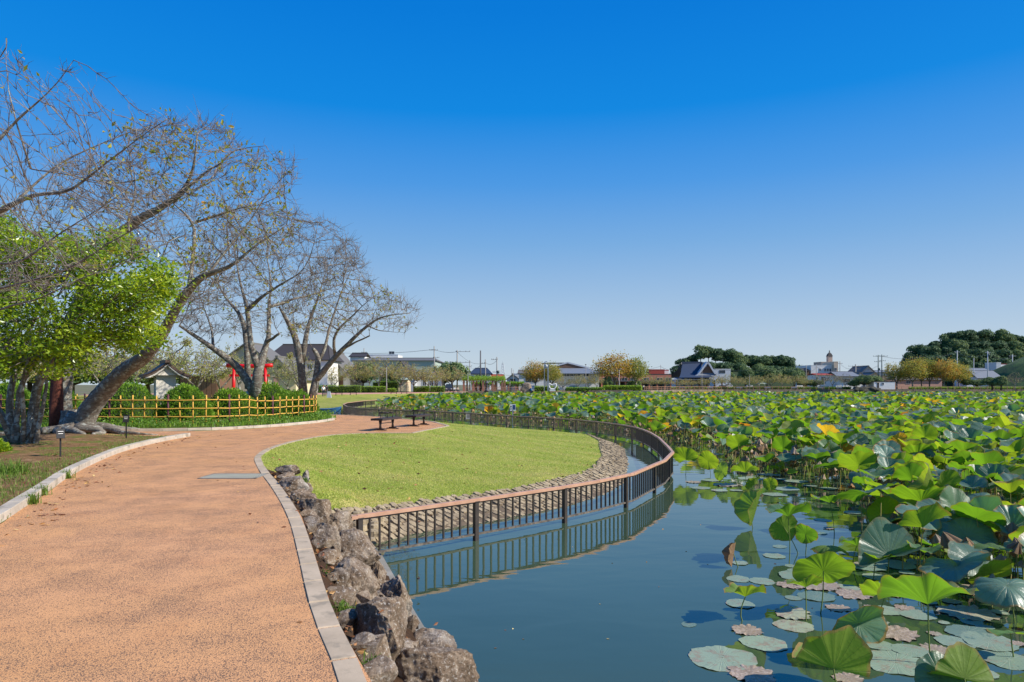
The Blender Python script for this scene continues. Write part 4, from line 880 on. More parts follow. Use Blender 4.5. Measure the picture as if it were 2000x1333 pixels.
FG = [ # zoom x,y (centre), width, kind, seed, tint, tilt, azimuth, stem base (zx,zy) or D, label
 (1415,860,470,'cup',1,.28,24,80,(1445,1240),'largest near lotus leaf, bright green underside with a blue-grey back rim, on a thick stem'),
 (905,1225,400,'fold',2,.42,38,75,(885,1400),'yellow-green folded lotus leaf rising from the bottom edge'),
 (850,730,300,'flat',3,.34,48,80,(815,960),'broad mottled green lotus leaf tilted to the viewer above the pinkish pads'),
 (755,800,180,'cup',4,.36,22,90,(752,1000),'small green lotus leaf on a straight stem above the pale pad'),
 (430,845,230,'cup',5,.42,16,90,(490,1003),'lone small drooping lotus leaf at the left, on a crooked stem'),
 (660,410,240,'cup',6,.25,12,90,(660,690),'flat topped green lotus leaf on a tall straight stem in open water'),
 (640,500,160,'flat',7,.34,78,95,(735,635),'pale lotus leaf standing upright with its ribbed back showing'),
 (755,535,120,'flat',8,.2,70,60,(737,640),'dark green half-upright lotus leaf beside the pale upright one'),
 (490,390,190,'fold',9,.35,72,190,(505,500),'steeply tipped lotus leaf on a bent elbow stem, far left of the group'),
 (885,345,170,'cup',10,.25,20,90,(908,530),'green lotus leaf on a thin leaning stem left of the wide blue one'),
 (1075,310,290,'flat',11,.22,24,120,(1108,550),'wide lotus leaf seen edge-on with a blue sheen, above a tall pale stem'),
 (1030,575,180,'cup',12,.30,14,90,(1003,690),'small bright lotus leaf low over the dark floating pad'),
 (885,612,190,'umb',13,.42,8,80,(890,665),'thin flat lotus leaf hovering low over the water'),
 (1205,620,320,'fold',14,.08,30,250,(1195,780),'long pale blue-green lotus leaf drooping to the right'),
 (1130,665,170,'cup',15,.33,20,80,(1110,775),'small green lotus leaf with curled lobes under the long drooping leaf'),
 (1190,480,330,'flat',16,.03,34,150,(1160,575),'dark blue lotus leaf in shade slanting across the middle'),
 (1175,415,190,'flat',17,.42,70,95,(1215,545),'yellowing upright lotus leaf glowing behind the dark one'),
 (1380,330,270,'cup',18,.33,28,85,(1360,560),'bright green lotus leaf with lobes, right of the wide blue one'),
 (1500,280,220,'flat',19,.36,55,110,(1480,520),'domed bright green lotus leaf standing tall behind'),
 (1480,415,250,'flat',20,.05,24,265,(1440,620),'pale grey-green cupped lotus leaf facing the viewer'),
 (1590,400,220,'cup',21,.06,18,270,(1600,600),'grey-green lotus leaf beside the cupped one, wavy rim'),
 (1610,490,250,'cup',22,.34,20,90,(1620,650),'bright green lotus leaf on a straight stem over a large grey one'),
 (1620,540,300,'flat',23,.04,28,262,(1640,700),'large ribbed grey-green lotus leaf beneath the bright one'),
 (1870,480,230,'cup',24,.05,42,262,(1850,700),'big ribbed grey-green lotus leaf facing the viewer at the right edge'),
 (1735,625,210,'cup',25,.33,18,95,(1738,695),'bright green lotus leaf with two lobes near the right side'),
 (1500,600,240,'cup',26,.10,10,80,(1500,720),'dark green lotus leaf with a lit rim in the crowded middle'),
 (1560,700,340,'flat',27,.04,20,170,(1600,860),'wide shaded blue lotus leaf with green lobed front'),
 (1750,745,230,'flat',28,.42,50,100,(1770,900),'yellow-green lotus leaf standing behind the drooping grey one'),
 (1840,830,290,'umb',29,.05,22,255,(1880,1010),'grey-green lotus leaf drooping like a cap with a brown rim'),
 (1180,850,240,'cup',30,.36,26,70,(1135,980),'green lotus leaf leaning left over the brown pads'),
 (1320,210,240,'cup',31,.36,26,90,(1310,420),'light green lotus leaf with a whitish sunlit patch'),
 (1190,100,150,'cup',32,.04,30,265,(1200,330),'blue-grey ruffled lotus leaf standing above the brown stems'),
 (1355,100,190,'cup',33,.34,24,90,(1350,280),'green lotus leaf with a pale top next to the orange leaf'),
 (1855,200,200,'cup',34,.36,26,90,(1880,420),'green lotus leaf at the right edge above the shaded group'),
 (1040,1010,250,'fold',35,.14,80,265,(1050,1080),'dark green lotus leaf standing on edge in the water'),
 (368,640,110,'fold',36,.86,75,180,(440,705),'blackened dry lotus leaf standing on its rim at the left'),
 (1860,1065,200,'flat',37,.34,16,90,(1900,1200),'green lotus leaf low over the water at the right edge'),
 (1480,1300,260,'flat',38,.06,45,265,(1500,1420),'blue-grey lotus leaf cut by the bottom edge'),
 (1610,1300,300,'fold',39,.40,66,85,(1640,1440),'streaked green and brown lotus leaf cut by the bottom edge'),
 (1930,610,180,'cup',40,.10,22,240,(1930,800),'dark lotus leaf at the right edge below the big ribbed one'),
 (1700,360,230,'umb',41,.06,24,240,(1700,560),'greyish frilled lotus leaf with a drooping front edge'),
 (1255,35,110,'flat',42,.66,62,95,(1260,250),'orange-yellow dying lotus leaf glowing above the bed'),
 (1120,185,120,'cup',43,.1,25,260,(1110,330),'dark green lotus leaf in shade over the edge of the bed'),
 (70+40,120,140,'cup',44,.38,40,80,(100,215),'cluster-top lotus leaf just beyond the railing corner'),
 (230,140,120,'flat',45,.40,60,60,(250,215),'yellow-green lotus leaf leaning beside the railing corner group'),
 (305,195,105,'flat',46,.36,66,200,(330,255),'slanting bright green lotus leaf at the edge of the open water'),
 (430,185,150,'cup',47,.38,20,90,(450,270),'flat green lotus leaf on a thin stem over the pads'),
 (565,265,80,'flat',48,.4,70,80,(570,305),'small round upright lotus leaf among the floating pads'),
 (480,260,90,'cup',49,.4,55,120,(490,300),'small green lotus leaf pair among the floating pads'),
]
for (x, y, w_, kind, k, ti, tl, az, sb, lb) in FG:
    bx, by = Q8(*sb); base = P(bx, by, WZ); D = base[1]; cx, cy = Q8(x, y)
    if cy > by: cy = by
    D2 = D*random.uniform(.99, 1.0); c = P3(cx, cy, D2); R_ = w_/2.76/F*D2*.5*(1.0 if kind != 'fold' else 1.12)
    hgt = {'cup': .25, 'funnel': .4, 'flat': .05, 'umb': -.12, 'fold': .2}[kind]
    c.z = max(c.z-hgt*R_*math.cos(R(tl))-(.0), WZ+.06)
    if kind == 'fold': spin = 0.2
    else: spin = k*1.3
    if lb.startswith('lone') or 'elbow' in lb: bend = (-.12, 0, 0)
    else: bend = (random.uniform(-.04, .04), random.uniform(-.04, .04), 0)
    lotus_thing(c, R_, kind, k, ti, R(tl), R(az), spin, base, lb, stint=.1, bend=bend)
PD = [(305,1205,350,.30,'biggest pale floating pad at the bottom left with a curled rim'),(530,1125,235,.33,'pale floating pad right of the biggest one with a pinkish centre'),(460,1290,240,.9,'shrivelled brown floating pad near the bottom edge'),(440,1055,160,.95,'crumbling pinkish brown floating pad on the left'),(400,912,150,.2,'pale floating pad under the lone small leaf'),(125,1022,82,.0,'tiny dark floating pad alone in open water'),(393,777,128,.2,'small pale floating pad at the left of the pair'),(520,790,135,.2,'small pale floating pad at the right of the pair'),(585,653,118,.2,'oval floating pad left of the tall straight stem'),(400,692,86,.25,'small pad at the foot of the blackened leaf'),(845,460,92,.3,'little round pad alone behind the tall stem'),(615,602,76,.1,'tiny bluish pad left of the upright pale leaf'),(835,531,72,.05,'tiny dark blue pad right of the upright pale leaf'),(680,812,140,.95,'curled brown and white dead pad under the broad mottled leaf'),(820,812,220,.75,'pinkish decaying pad under the broad mottled leaf'),(975,825,136,.3,'green-grey pad right of the pinkish decaying one'),(1010,862,185,.9,'brown crusted pad below the green-grey one'),(688,880,86,.1,'small dark round pad left of the dark lobed one'),(815,872,185,.0,'dark green lobed pad in shade'),(685,965,196,.5,'pale pad with a brown torn edge left of the upright dark leaf'),(692,1030,200,.45,'large speckled pad with a tan centre'),(928,935,125,.85,'tan decaying pad beside the upright dark leaf'),(1185,947,166,.25,'pale grey pad right of the upright dark leaf'),(1286,933,94,.9,'small tan pad with rough surface'),(1360,973,175,.2,'smooth pale pad at the foot of the largest leaf stem'),(1635,960,272,.6,'long pad with brown centre at the right'),(1650,1010,104,.15,'small pale pad below the long brown-centred one'),(1250,1072,215,1.0,'large shrivelled brown pad behind the bottom folded leaf'),(1155,1137,146,.2,'pale pad at the tip of the folded leaf'),(1330,1168,200,.2,'ragged pale pad left of the thick stem'),(1460,1157,152,.6,'tan-edged pad right of the thick stem'),(1240,1230,340,.25,'broad pale pad along the bottom right of the folded leaf'),(1565,1120,196,.2,'oval pale pad in the bottom right water'),(1630,1066,222,.0,'dark pad in shade near the right edge'),(1745,1117,280,.2,'long pale pad near the right edge'),(1850,1215,275,.15,'big half-shaded pad at the bottom right'),(1130,765,130,.25,'pad behind the green-grey pad'),(1090,712,180,.1,'shaded pad under the long drooping leaf'),(1240,700,200,.1,'dark pad below the long drooping leaf'),(750,762,260,.15,'wide pad just behind the broad mottled leaf'),(675,706,64,.15,'tiny pad at the foot of the tall straight stem'),(190,286,100,.2,'thin pad at the left of the far pad group'),(330,270,140,.6,'far pad with tan centre'),(650,291,140,.2,'smooth far pad at the right of the far group'),(590,322,122,.2,'far pad nearest the open water'),(1000,640,120,.0,'dark pad under the small bright leaf'),(1108,836,112,.5,'spotted pad beside the leaning green leaf'),(1385,690,150,.1,'shaded pad among the crowded stems'),(150,255,80,.6,'reddish small pad beyond the railing corner'),(255,245,110,.2,'thin pad beyond the railing corner cluster'),(470,235,150,.3,'pad in the far group under the flat leaf'),(560,215,110,.5,'brownish pad close to the dense bed'),(700,250,120,.3,'pad close to the dense bed, right of the far group'),(40,160,60,.1,'small dark pad beside the railing corner'),(1420,780,120,.3,'pad behind the largest leaf'),(1700,690,120,.2,'pad in the shaded crowd at the right'),(1560,830,150,.4,'dull pad right of the largest leaf'),(980,1315,150,.85,'brown pad cut by the bottom edge'),(1730,1290,120,.3,'pad between the two bottom leaves')]
for i, (x, y, w_, ti, lb) in enumerate(PD):
    px, py = Q8(x, y); X, D = P(px, py, WZ); kd = 'padrot' if ti > .45 else 'pad'
    o = bpy.data.objects.new('lotus_pad', proto_mesh(kd, i % 14, ti)); C.objects.link(o); rr = w_/2.76/F*D*.5
    o.location = (X, D, WZ+.002+.0015*(i % 5)); o.rotation_euler = (0, 0, i*1.9); o.scale = (rr, rr, rr); tag(o, lb, 'lily pad', 'floating pads')
k = 0
for (x, y) in [(700,735),(930,705),(1040,700),(1300,745),(1240,870),(1420,905),(1540,900),(1130,600),(1330,640),(1450,650),(880,505),(620,240),(780,275),(880,290),(980,330),(1010,420),(1100,930),(1500,1015),(1700,870),(1800,960),(1450,1075),(1720,1040),(1900,1130),(380,300),(480,320),(290,300)]:
    px, py = Q8(x, y); X, D = P(px, py, WZ); ti = [.2, .35, .6, .1, .9, .3][k % 6]; o = bpy.data.objects.new('lotus_pad', proto_mesh('padrot' if ti > .45 else 'pad', (k+3) % 14, ti)); C.objects.link(o); rr = random.uniform(26, 48)/2.76/F*D
    o.location = (X, D, WZ+.010+.001*(k % 4)); o.rotation_euler = (0, 0, k*2.3); o.scale = (rr,)*3; tag(o, ('small %s floating pad %s' % ('brownish' if ti > .5 else ('dark' if ti < .15 else 'pale'), 'among the larger pads, near' if y > 600 else 'in the gap before the dense bed')), 'lily pad', ('small %s floating pads %s' % ('brownish' if ti > .5 else ('dark' if ti < .15 else 'pale'), 'near' if y > 600 else 'far'))); k += 1
# the dense bed
BED = [(-17.2,86),(-15.8,80),(-12.5,73),(-8,65),(-3,59),(1,53.5),(5.5,48),(7.3,42),(7.8,37),(8.6,33),(8.9,30),(8.3,27),(8.0,24),(8.5,21.5),(8.9,20),(9.1,18.5),(8.3,16.5),(7.6,15),(7.0,13.2),(6.4,11.5),(6.1,10),(6.2,8.8),(6.8,7.8),(9,7.4),(130,150),(60,150),(0,141),(-12.5,126),(-14,112),(-16.5,100)]
def edge_dist(p):
    d = np.full(len(p), 1e9)
    for a, b in zip(BED[:23], BED[1:24]):
        a, b = np.array(a), np.array(b); t = np.clip(((p-a)@(b-a))/((b-a)@(b-a)), 0, 1); d = np.minimum(d, np.linalg.norm(p-(a+t[:, None]*(b-a)), axis=1))
    return d
def jgrid(y0, y1, s, xr=.80):
    gx, gy = np.meshgrid(np.arange(-20, xr*y1+3, s), np.arange(y0, y1, s)); p = np.c_[gx.ravel(), gy.ravel()]+rng.uniform(-.45*s, .45*s, (gx.size, 2))
    p = p[(p[:, 0] < xr*p[:, 1]+2) & (p[:, 0] > -xr*p[:, 1]-2)]; return p[inside(BED, p)]
cells = [(6, 16, .46, 1), (16, 30, .50, 1), (30, 60, .60, 2), (60, 95, .76, 3), (95, 151, .95, 4)]
plants = []
for y0, y1, s, lod in cells:
    p = jgrid(y0, y1, s); e = edge_dist(p)
    for (x, y), ee in zip(p, e): plants.append((x, y, ee, lod))
def leaf_spec(x, y, ee):
    u = random.random(); near_edge = ee < 2.5
    h = random.uniform(.6, 1.2) if ee > 1.0 else random.uniform(.3, 1.1)
    if near_edge and u < .48: h = random.uniform(.15, 1.0)
    if ee > 3: h = random.uniform(.45, 1.32)
    h = min(h, .25+.045*y) if y < 20 else h
    h += .12*mn.noise(Vector((x*.25, y*.25, 0)))
    if near_edge and u < .48: kind, ti = 'dry', random.uniform(.82, 1)
    elif u < .07: kind, ti = 'dry', random.uniform(.8, 1)
    else:
        kind = random.choices(['cup', 'flat', 'fold', 'umb', 'funnel'], [46, 22, 10, 9, 13])[0]; v_ = random.random()
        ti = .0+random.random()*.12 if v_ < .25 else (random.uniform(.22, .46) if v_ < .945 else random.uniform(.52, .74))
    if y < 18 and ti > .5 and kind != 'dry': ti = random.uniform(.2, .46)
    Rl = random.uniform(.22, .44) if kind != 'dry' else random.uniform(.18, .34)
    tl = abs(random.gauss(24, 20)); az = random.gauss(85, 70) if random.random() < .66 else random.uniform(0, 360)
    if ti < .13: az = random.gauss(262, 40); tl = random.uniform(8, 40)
    if kind == 'dry': tl = random.uniform(0, 35)
    return kind, ti, Rl, R(tl), R(az), h
specs = [(x, y, ee, lod)+leaf_spec(x, y, ee) for x, y, ee, lod in plants]
order = sorted(range(len(specs)), key=lambda i: -specs[i][6]/specs[i][1] if abs(specs[i][0]) < .76*specs[i][1] else 0)
NI = 300-len(FG)
indiv = set(order[:NI])
words = {'cup': 'cupped', 'flat': 'broad flat', 'fold': 'folded', 'umb': 'drooping', 'funnel': 'funnel shaped', 'dry': 'shrivelled dead'}
cw = lambda t: 'blue-green' if t < .15 else ('bright green' if t < .4 else ('yellow-green' if t < .5 else ('yellow' if t < .62 else ('orange' if t < .78 else 'brown'))))
LS = {}
def lotus_batch(mb, sm, sp, lod):
    nr, na = {1: (5, 24), 2: (4, 16), 3: (3, 12), 4: (2, 9)}[lod]
    x, y, ee, _, kind, ti, Rl, tl, az, h = sp
    key = (kind, random.randrange(6), lod)
    if key not in LS: LS[key] = lotus_shape(RR_(key[1]*17+len(kind)), nr, na, kind)
    v, f, an, ra = LS[key]; q = v*Rl*(1 if lod < 4 else 1.18)@tiltM(tl, az, random.uniform(0, 6.28)).T; z = WZ+h; n = len(v)
    mb.add(q+np.array([x, y, z]), f, 0, True, ang=an, rad=ra, tint=np.full(n, ti), rnd=np.full(n, random.random()))
    if lod < 4 or ee < 4:
        b = np.array([x+random.uniform(-.15, .15), y+random.uniform(-.15, .15), WZ-.1]); sm.append((b, np.array([x, y, z]), random.uniform(0, 1)))
mb = MB(); stems = []
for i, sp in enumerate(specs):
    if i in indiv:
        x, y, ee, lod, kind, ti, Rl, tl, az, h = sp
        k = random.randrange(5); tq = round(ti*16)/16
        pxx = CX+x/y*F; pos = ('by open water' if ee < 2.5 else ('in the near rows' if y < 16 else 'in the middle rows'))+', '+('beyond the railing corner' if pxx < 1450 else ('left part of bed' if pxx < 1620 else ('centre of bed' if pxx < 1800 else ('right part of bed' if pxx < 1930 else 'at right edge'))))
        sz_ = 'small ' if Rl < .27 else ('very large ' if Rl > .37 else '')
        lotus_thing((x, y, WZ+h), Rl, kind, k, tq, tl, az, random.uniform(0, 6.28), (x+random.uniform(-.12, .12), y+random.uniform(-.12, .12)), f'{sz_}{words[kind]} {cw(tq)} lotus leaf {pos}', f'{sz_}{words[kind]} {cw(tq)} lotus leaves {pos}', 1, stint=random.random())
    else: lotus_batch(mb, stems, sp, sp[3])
# extra withered stalks and dead leaves filling the front edge
ex = jgrid(8, 100, .42); ee = edge_dist(ex); m_ = (ee < 4.5) & (rng.random(len(ex)) < .75)
for x, y in ex[m_]:
    k = random.random()
    if k < .4: lotus_batch(mb, stems, (x, y, 0, 2, 'dry', random.uniform(.8, 1), random.uniform(.1, .2), R(random.uniform(0, 60)), random.uniform(0, 6), random.uniform(.08, .55)), 2 if y < 45 else 3)
    elif k < .55: lotus_batch(mb, stems, (x, y, 0, 2, 'cup', random.uniform(0, .45), random.uniform(.12, .22), R(random.uniform(0, 60)), random.uniform(0, 6), random.uniform(.15, .5)), 3)
    else: stems.append((np.array([x, y, WZ-.1]), np.array([x+random.gauss(0, .14), y+random.gauss(0, .14), WZ+random.uniform(.3, .9)]), random.uniform(.4, 1)))
for _ in range(420):      # pads lying along the open edge
    i = random.randrange(len(ex)); x, y = ex[i]
    if ee[i] > 1.2: continue
    o_ = rng.uniform(-1.6, .4); rr = random.uniform(.12, .28); v, f, an, ra = lotus_shape(RR_(i), 3, 16, 'pad' if random.random() < .6 else 'padrot')
    q = v*rr+np.array([x-abs(rng.normal())*1.0, y-abs(rng.normal())*.6, WZ+.004+random.uniform(0, .006)]); ti = random.choice([.05, .2, .3, .6, .9])
    if q[0, 0] < np.interp(q[0, 1], [10, 20, 30, 40, 50, 60, 80], [6.5, 8.2, 7.6, 7.0, 3.5, -3, -16]): continue
    mb.add(q, f, 1, True, ang=an, rad=ra, tint=np.full(len(v), ti), rnd=np.full(len(v), .5))
A_ = np.array([s[0] for s in stems]); B_ = np.array([s[1] for s in stems]); mid = (A_+B_)/2+rng.normal(size=A_.shape)*np.array([.05, .05, 0]); tt = np.array([s[2] for s in stems])
rr = np.full(len(A_), .010); sm = MB()
for a, b in ((A_, mid), (mid, B_)):
    frusta(sm, a, b, rr, rr*.85, 3)
sm.at = {'tint': [np.concatenate([np.repeat(tt, 6), np.repeat(tt, 6)])]}
bedo = tag(mb.build('lotus_bed', [M['lotus'], M['pad']]), 'dense bed of lotus leaves filling the pond', 'lotus bed', kind='stuff')
so_ = sm.build('stems', M['stem'], bedo); so_['kind'] = 'stuff'
# ------------------------------------------------------------ colours for built things
def flat(name, c, rough=.6, metal=0, spec=.5, bs_=.0):
    m, nt, b = newmat(name); v = coord(nt); cc = lin(*c)
    nt.links.new(ramp(nt, noise(nt, 2.5, 4, .6, v), [(.3, cc), (.7, tuple(q*.84 for q in cc[:3])+(1,))]), b.inputs['Base Color'])
    b.inputs['Roughness'].default_value = rough; b.inputs['Metallic'].default_value = metal; b.inputs['Specular IOR Level'].default_value = spec
    return m
for k, c in dict(bamboo=(226,174,72), purple=(92,44,52), knot=(38,30,28), benchdark=(58,48,46), steel=(170,172,176), white=(232,230,224), plaster=(222,214,200), cream=(224,206,170), pink=(206,160,140), brick=(190,122,96), redbox=(178,72,56), torii=(222,16,12), greyroof=(112,108,102), darkroof=(66,60,56), blueroof=(48,62,84), brown=(120,88,66), copperroof=(92,72,58), pole=(150,146,138), polegreen=(88,104,98), wire=(70,76,84), glass=(50,62,74), black=(28,28,30), greengrey=(172,186,170), lightgrey=(196,200,204), beige=(204,184,158), tanwood=(176,132,102), pergola=(158,112,92), skin=(210,160,130), hair=(30,24,22), shirt=(236,236,232), navy=(40,44,60), blue=(38,96,140), tile=(120,126,134), slab=(92,90,92), tower=(196,170,150), signblue=(40,70,120)).items():
    M[k] = flat(k, c, {'glass': .12, 'steel': .35, 'torii': .4}.get(k, .65), {'steel': .6}.get(k, 0))
def thing(name, loc, label, cat, group=None, rz=0): return empty(name, loc, label, cat, group, rz)
def one(name, fn, mat, parent, **k):
    mb = MB(); fn(mb); return mb.build(name, mat, parent)
# ------------------------------------------------------------ benches
def bench(loc, rz, label, arms=True, group='dark park benches'):
    r = thing('park_bench', loc, label, 'bench', group, rz)
    mb = MB()
    for k in range(4): mb.box((-.165+.11*k, 0, .43), (.10, 1.62, .035))
    mb.box((-.225,0,.405), (.03,1.64,.07)); mb.box((.225,0,.405), (.03,1.64,.07)); mb.box((0,-.815,.405), (.47,.03,.07)); mb.box((0,.815,.405), (.47,.03,.07))
    mb.build('seat', M['benchdark'], r)
    for y in (-.52, .52):
        mb = MB(); mb.tube([(0,y,.06),(0,y,.2),(0,y,.4)], [.055,.04,.07], 8); mb.prism([(-.24,y-.05),(.24,y-.05),(.24,y+.05),(-.24,y+.05)], 0, .03); mb.prism([(-.14,y-.045),(.14,y-.045),(.14,y+.045),(-.14,y+.045)], .03, .065); mb.box((0,y,.375), (.42,.07,.03))
        mb.build('leg', M['benchdark'], r)
    mb = MB(); mb.tube([(0,-.5,.25),(0,.5,.25)], .018, 6); mb.build('stretcher', M['steel'], r)
    if arms:
        for y in (-.22, .22):
            mb = MB(); mb.tube([(-.19,y,.63),(.19,y,.63)], .026, 8); mb.tube([(-.13,y,.44),(-.17,y,.62)], .012, 6); mb.tube([(.13,y,.44),(.17,y,.62)], .012, 6); mb.build('armrest', [M['benchdark']], r)
    return r
bdir = math.atan2(-.42, 1.5)
bench((-4.72, 25.7, .02), bdir, 'nearer dark bench with armrests on the patio corner'); bench((-3.85, 28.2, .02), bdir, 'farther dark bench with armrests on the patio corner')
for i, (x, y) in enumerate([(662,772.5),(690,772),(769,770.3),(789.5,769.6)]):
    X, D = P(x, y); bench((X, D, 0), R(80), f'small distant bench on the pink path by the hedge, {ORD[i]} from the left', False, 'distant benches along the hedge')
# ------------------------------------------------------------ drain grate, plant labels, notices
X, D = P(457, 931); r = thing('drain_grate', (X, D, .004), 'steel drain grate set in the path beside the kerb', 'drain grate')
mb = MB(); 
for s in (-1, 1): mb.box((s*.5,0,.004), (.05,.66,.012)); mb.box((0,s*.31,.004), (1.05,.05,.012))
mb.build('frame', M['conc'], r); mb = MB()
M['grate'] = flat('galvanised grate', (160,160,148), .95, .0, .05)
for k in range(24): mb.box((-.46+k*.04,0,.004), (.018,.56,.012))
for k in range(4): mb.box((0,-.21+k*.14,.005), (.94,.02,.012))
mb.build('bars', M['grate'], r); one('pit_shade', lambda m: m.box((0,0,-.0045), (.95,.57,.006)), M['black'], r)  # thin black sheet stands in for the darkness below the bars
for (x, y0, y1, lb, tz) in ((118,893,843,'black plant label stake nearer the evergreen stems',.7),(246.5,858,815,'black plant label stake by the leaning cherry roots',.2)):
    X, D = P(x, y0, .02); h = (y1-y0)/F*D*-1; r = thing('plant_label', (X, D, 0), lb, 'plant label', 'plant label stakes', tz)
    mb = MB(); mb.box((0,0,h/2), (.035,.02,h)); mb.build('stake', M['black'], r); mb = MB(); mb.box((0,-.02,h-.03), (.17,.018,.24), 0, 0, (R(-25),0,0)); pl = mb.build('plate', M['black'], r)
    mb = MB(); 
    for k in range(4): mb.box((0,-.033-.0*k,h+.02-.05*k), (.11-.02*(k % 2),.006,.012), 0, 0, (R(-25),0,0))
    mb.build('writing', M['white'], pl)
X, D = P(1001.5, 806, -.45); r = thing('pond_sign', (X, D+.25, -.5), 'upright white information sign standing above the railing before the lotus', 'sign')
one('post', lambda m: m.box((0,0,-.3), (.09,.06,1.1)), M['steel'], r); one('board', lambda m: m.box((0,0,.42), (.46,.05,.52)).box((.1,-.03,.45), (.2,.01,.36), 0, 1).box((-.13,-.03,.5), (.1,.01,.1), 0, 2).box((-.13,-.03,.32), (.1,.01,.06), 0, 2), [M['white'], M['signblue'], M['slab']], r)
X, D = P(915, 806, -.45); r = thing('notice_plate', (X, D-.12, -.62), 'white notice plate hung on the railing balusters', 'notice')
one('plate', lambda m: m.box((0,0,-.13), (.42,.02,.44)), M['white'], r); one('writing', lambda m: [m.box((0,-.013,.02-.05*k), (.3-.04*(k % 3),.004,.014)) for k in range(6)], M['slab'], r)
# ------------------------------------------------------------ bamboo fence
FP = [(-31,28.6),(-20.6,27.6),(-16,27),(-12.1,27),(-11.1,28.3),(-10.35,30.2),(-9.9,31.8),(-9.5,33.2),(-9.9,34.3),(-11.5,35),(-15,36),(-20,37.2),(-27,38.6)]
fp = resample(smooth_pl(FP, 1), .47); r = thing('bamboo_fence', (float(fp[0][0]), float(fp[0][1]), .15), 'low yellow bamboo lattice fence with purple posts around the azalea bed', 'fence')
o0 = np.array([fp[0][0], fp[0][1]]); zb = lambda D_: .16
pmesh2 = {}
for i, (x, y) in enumerate(fp):
    H = 1.12 if y < 29 else 1.02; post = i % 5 == 2; j = random.uniform(-.03, .03)
    mb = MB(); x_, y_ = x-o0[0], y-o0[1]
    if post: mb.tube([(x_,y_,-.2),(x_,y_,H+.05)], .042, 8); mb.build('post', M['purple'], r)
    else:
        mb.tube([(x_,y_,-.15),(x_+j*.4,y_,H*.5),(x_+j,y_,H+.03*math.sin(i*2.1))], .026, 7)
        for k in (.25, .54, .84): mb.tube([(x_-.015,y_-.01,H*k-.04),(x_+.015,y_-.01,H*k+.04)], .041, 6, 1)
        mb.build('stake', [M['bamboo'], M['knot']], r)
for k in (.25, .54, .84):
    mb = MB(); q = [(x-o0[0]+.0, y-o0[1]-.035, (1.12 if y < 29 else 1.02)*k+random.uniform(-.012, .012)) for x, y in fp]; mb.tube(q, .022, 7); mb.build('rail', M['bamboo'], r)
# ------------------------------------------------------------ bushes and undergrowth
def bush(c, rx, ry, rz_, n, size, label, mat='lf_bush', name='shrub', cat='shrub', group='clipped shrubs', boxy=0, tlo=0, thi=1, coremat='darkgreen'):
    c = np.array(c, float); root = thing(name, tuple(c), label, cat, group)
    d = rng.normal(size=(n, 3)); d /= np.linalg.norm(d, axis=1)[:, None]; d[:, 2] = np.abs(d[:, 2])*1.0-.08
    if boxy: d = d/np.maximum(np.abs(d).max(1)[:, None], .3)*.92
    lump = np.array([mn.noise(Vector(tuple(q*3.1+c*.37))) for q in d]); rr = 1+.13*lump-rng.random(n)*.16
    p = d*rr[:, None]*np.array([rx, ry, rz_]); lm = MB()
    leaves(lm, p, size, np.clip(tlo+(thi-tlo)*(rng.beta(2, 2.2, n)+.25*lump), 0, 1), aspect=.5, flat=.2, dirs=d*.9+np.array([0, 0, .3]))
    lm.build('leaves', M[mat], root)
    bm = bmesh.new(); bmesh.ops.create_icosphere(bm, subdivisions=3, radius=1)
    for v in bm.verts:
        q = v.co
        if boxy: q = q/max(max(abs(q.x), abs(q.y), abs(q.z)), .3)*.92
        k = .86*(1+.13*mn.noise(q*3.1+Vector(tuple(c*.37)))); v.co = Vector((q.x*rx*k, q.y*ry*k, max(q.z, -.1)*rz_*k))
    me = bpy.data.meshes.new('branches'); bm.to_mesh(me); bm.free(); me.materials.append(M[coremat]); o = bpy.data.objects.new('branches', me); C.objects.link(o); o.parent = root  # solid dark core added to block see-through, no modelled branches
    return root
M['darkgreen'] = simple('dark shade fill', (.022,.045,.008), (.012,.025,.005), 6, .95, .6, 20, .03)  # dark fill colour standing for the shade behind the outer leaves
for (x0, x1, yt, D, lb) in [(180,312,750,29.5,'clipped azalea mound behind the fence, right of the leaning trunk'),(318,408,755,30,'clipped azalea mound behind the fence below the plaster lantern house'),(60,150,752,31,'green shrub behind the fence left of the leaning trunk'),(-20,60,748,31,'green shrub behind the fence at the left edge'),
  (405,500,764,32,'leafy shrub behind the fence in front of the red gate'),(480,570,752,33.5,'tall leafy shrub around the foot of the many stemmed cherry'),(540,620,768,34.2,'loose leafy shrub near the right end of the fence')]:
    w_ = (x1-x0)/F*D/2; h_ = PZ(yt-7, D)-.1
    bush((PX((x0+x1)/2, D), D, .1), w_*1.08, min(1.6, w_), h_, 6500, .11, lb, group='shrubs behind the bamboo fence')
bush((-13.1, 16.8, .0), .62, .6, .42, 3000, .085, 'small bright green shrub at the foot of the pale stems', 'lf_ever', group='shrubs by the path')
bush((-15.6, 18.6, .0), 1.0, .7, .4, 2500, .09, 'low leafy shrub at the left edge beside the pale stems', 'lf_ever', group='shrubs by the path')
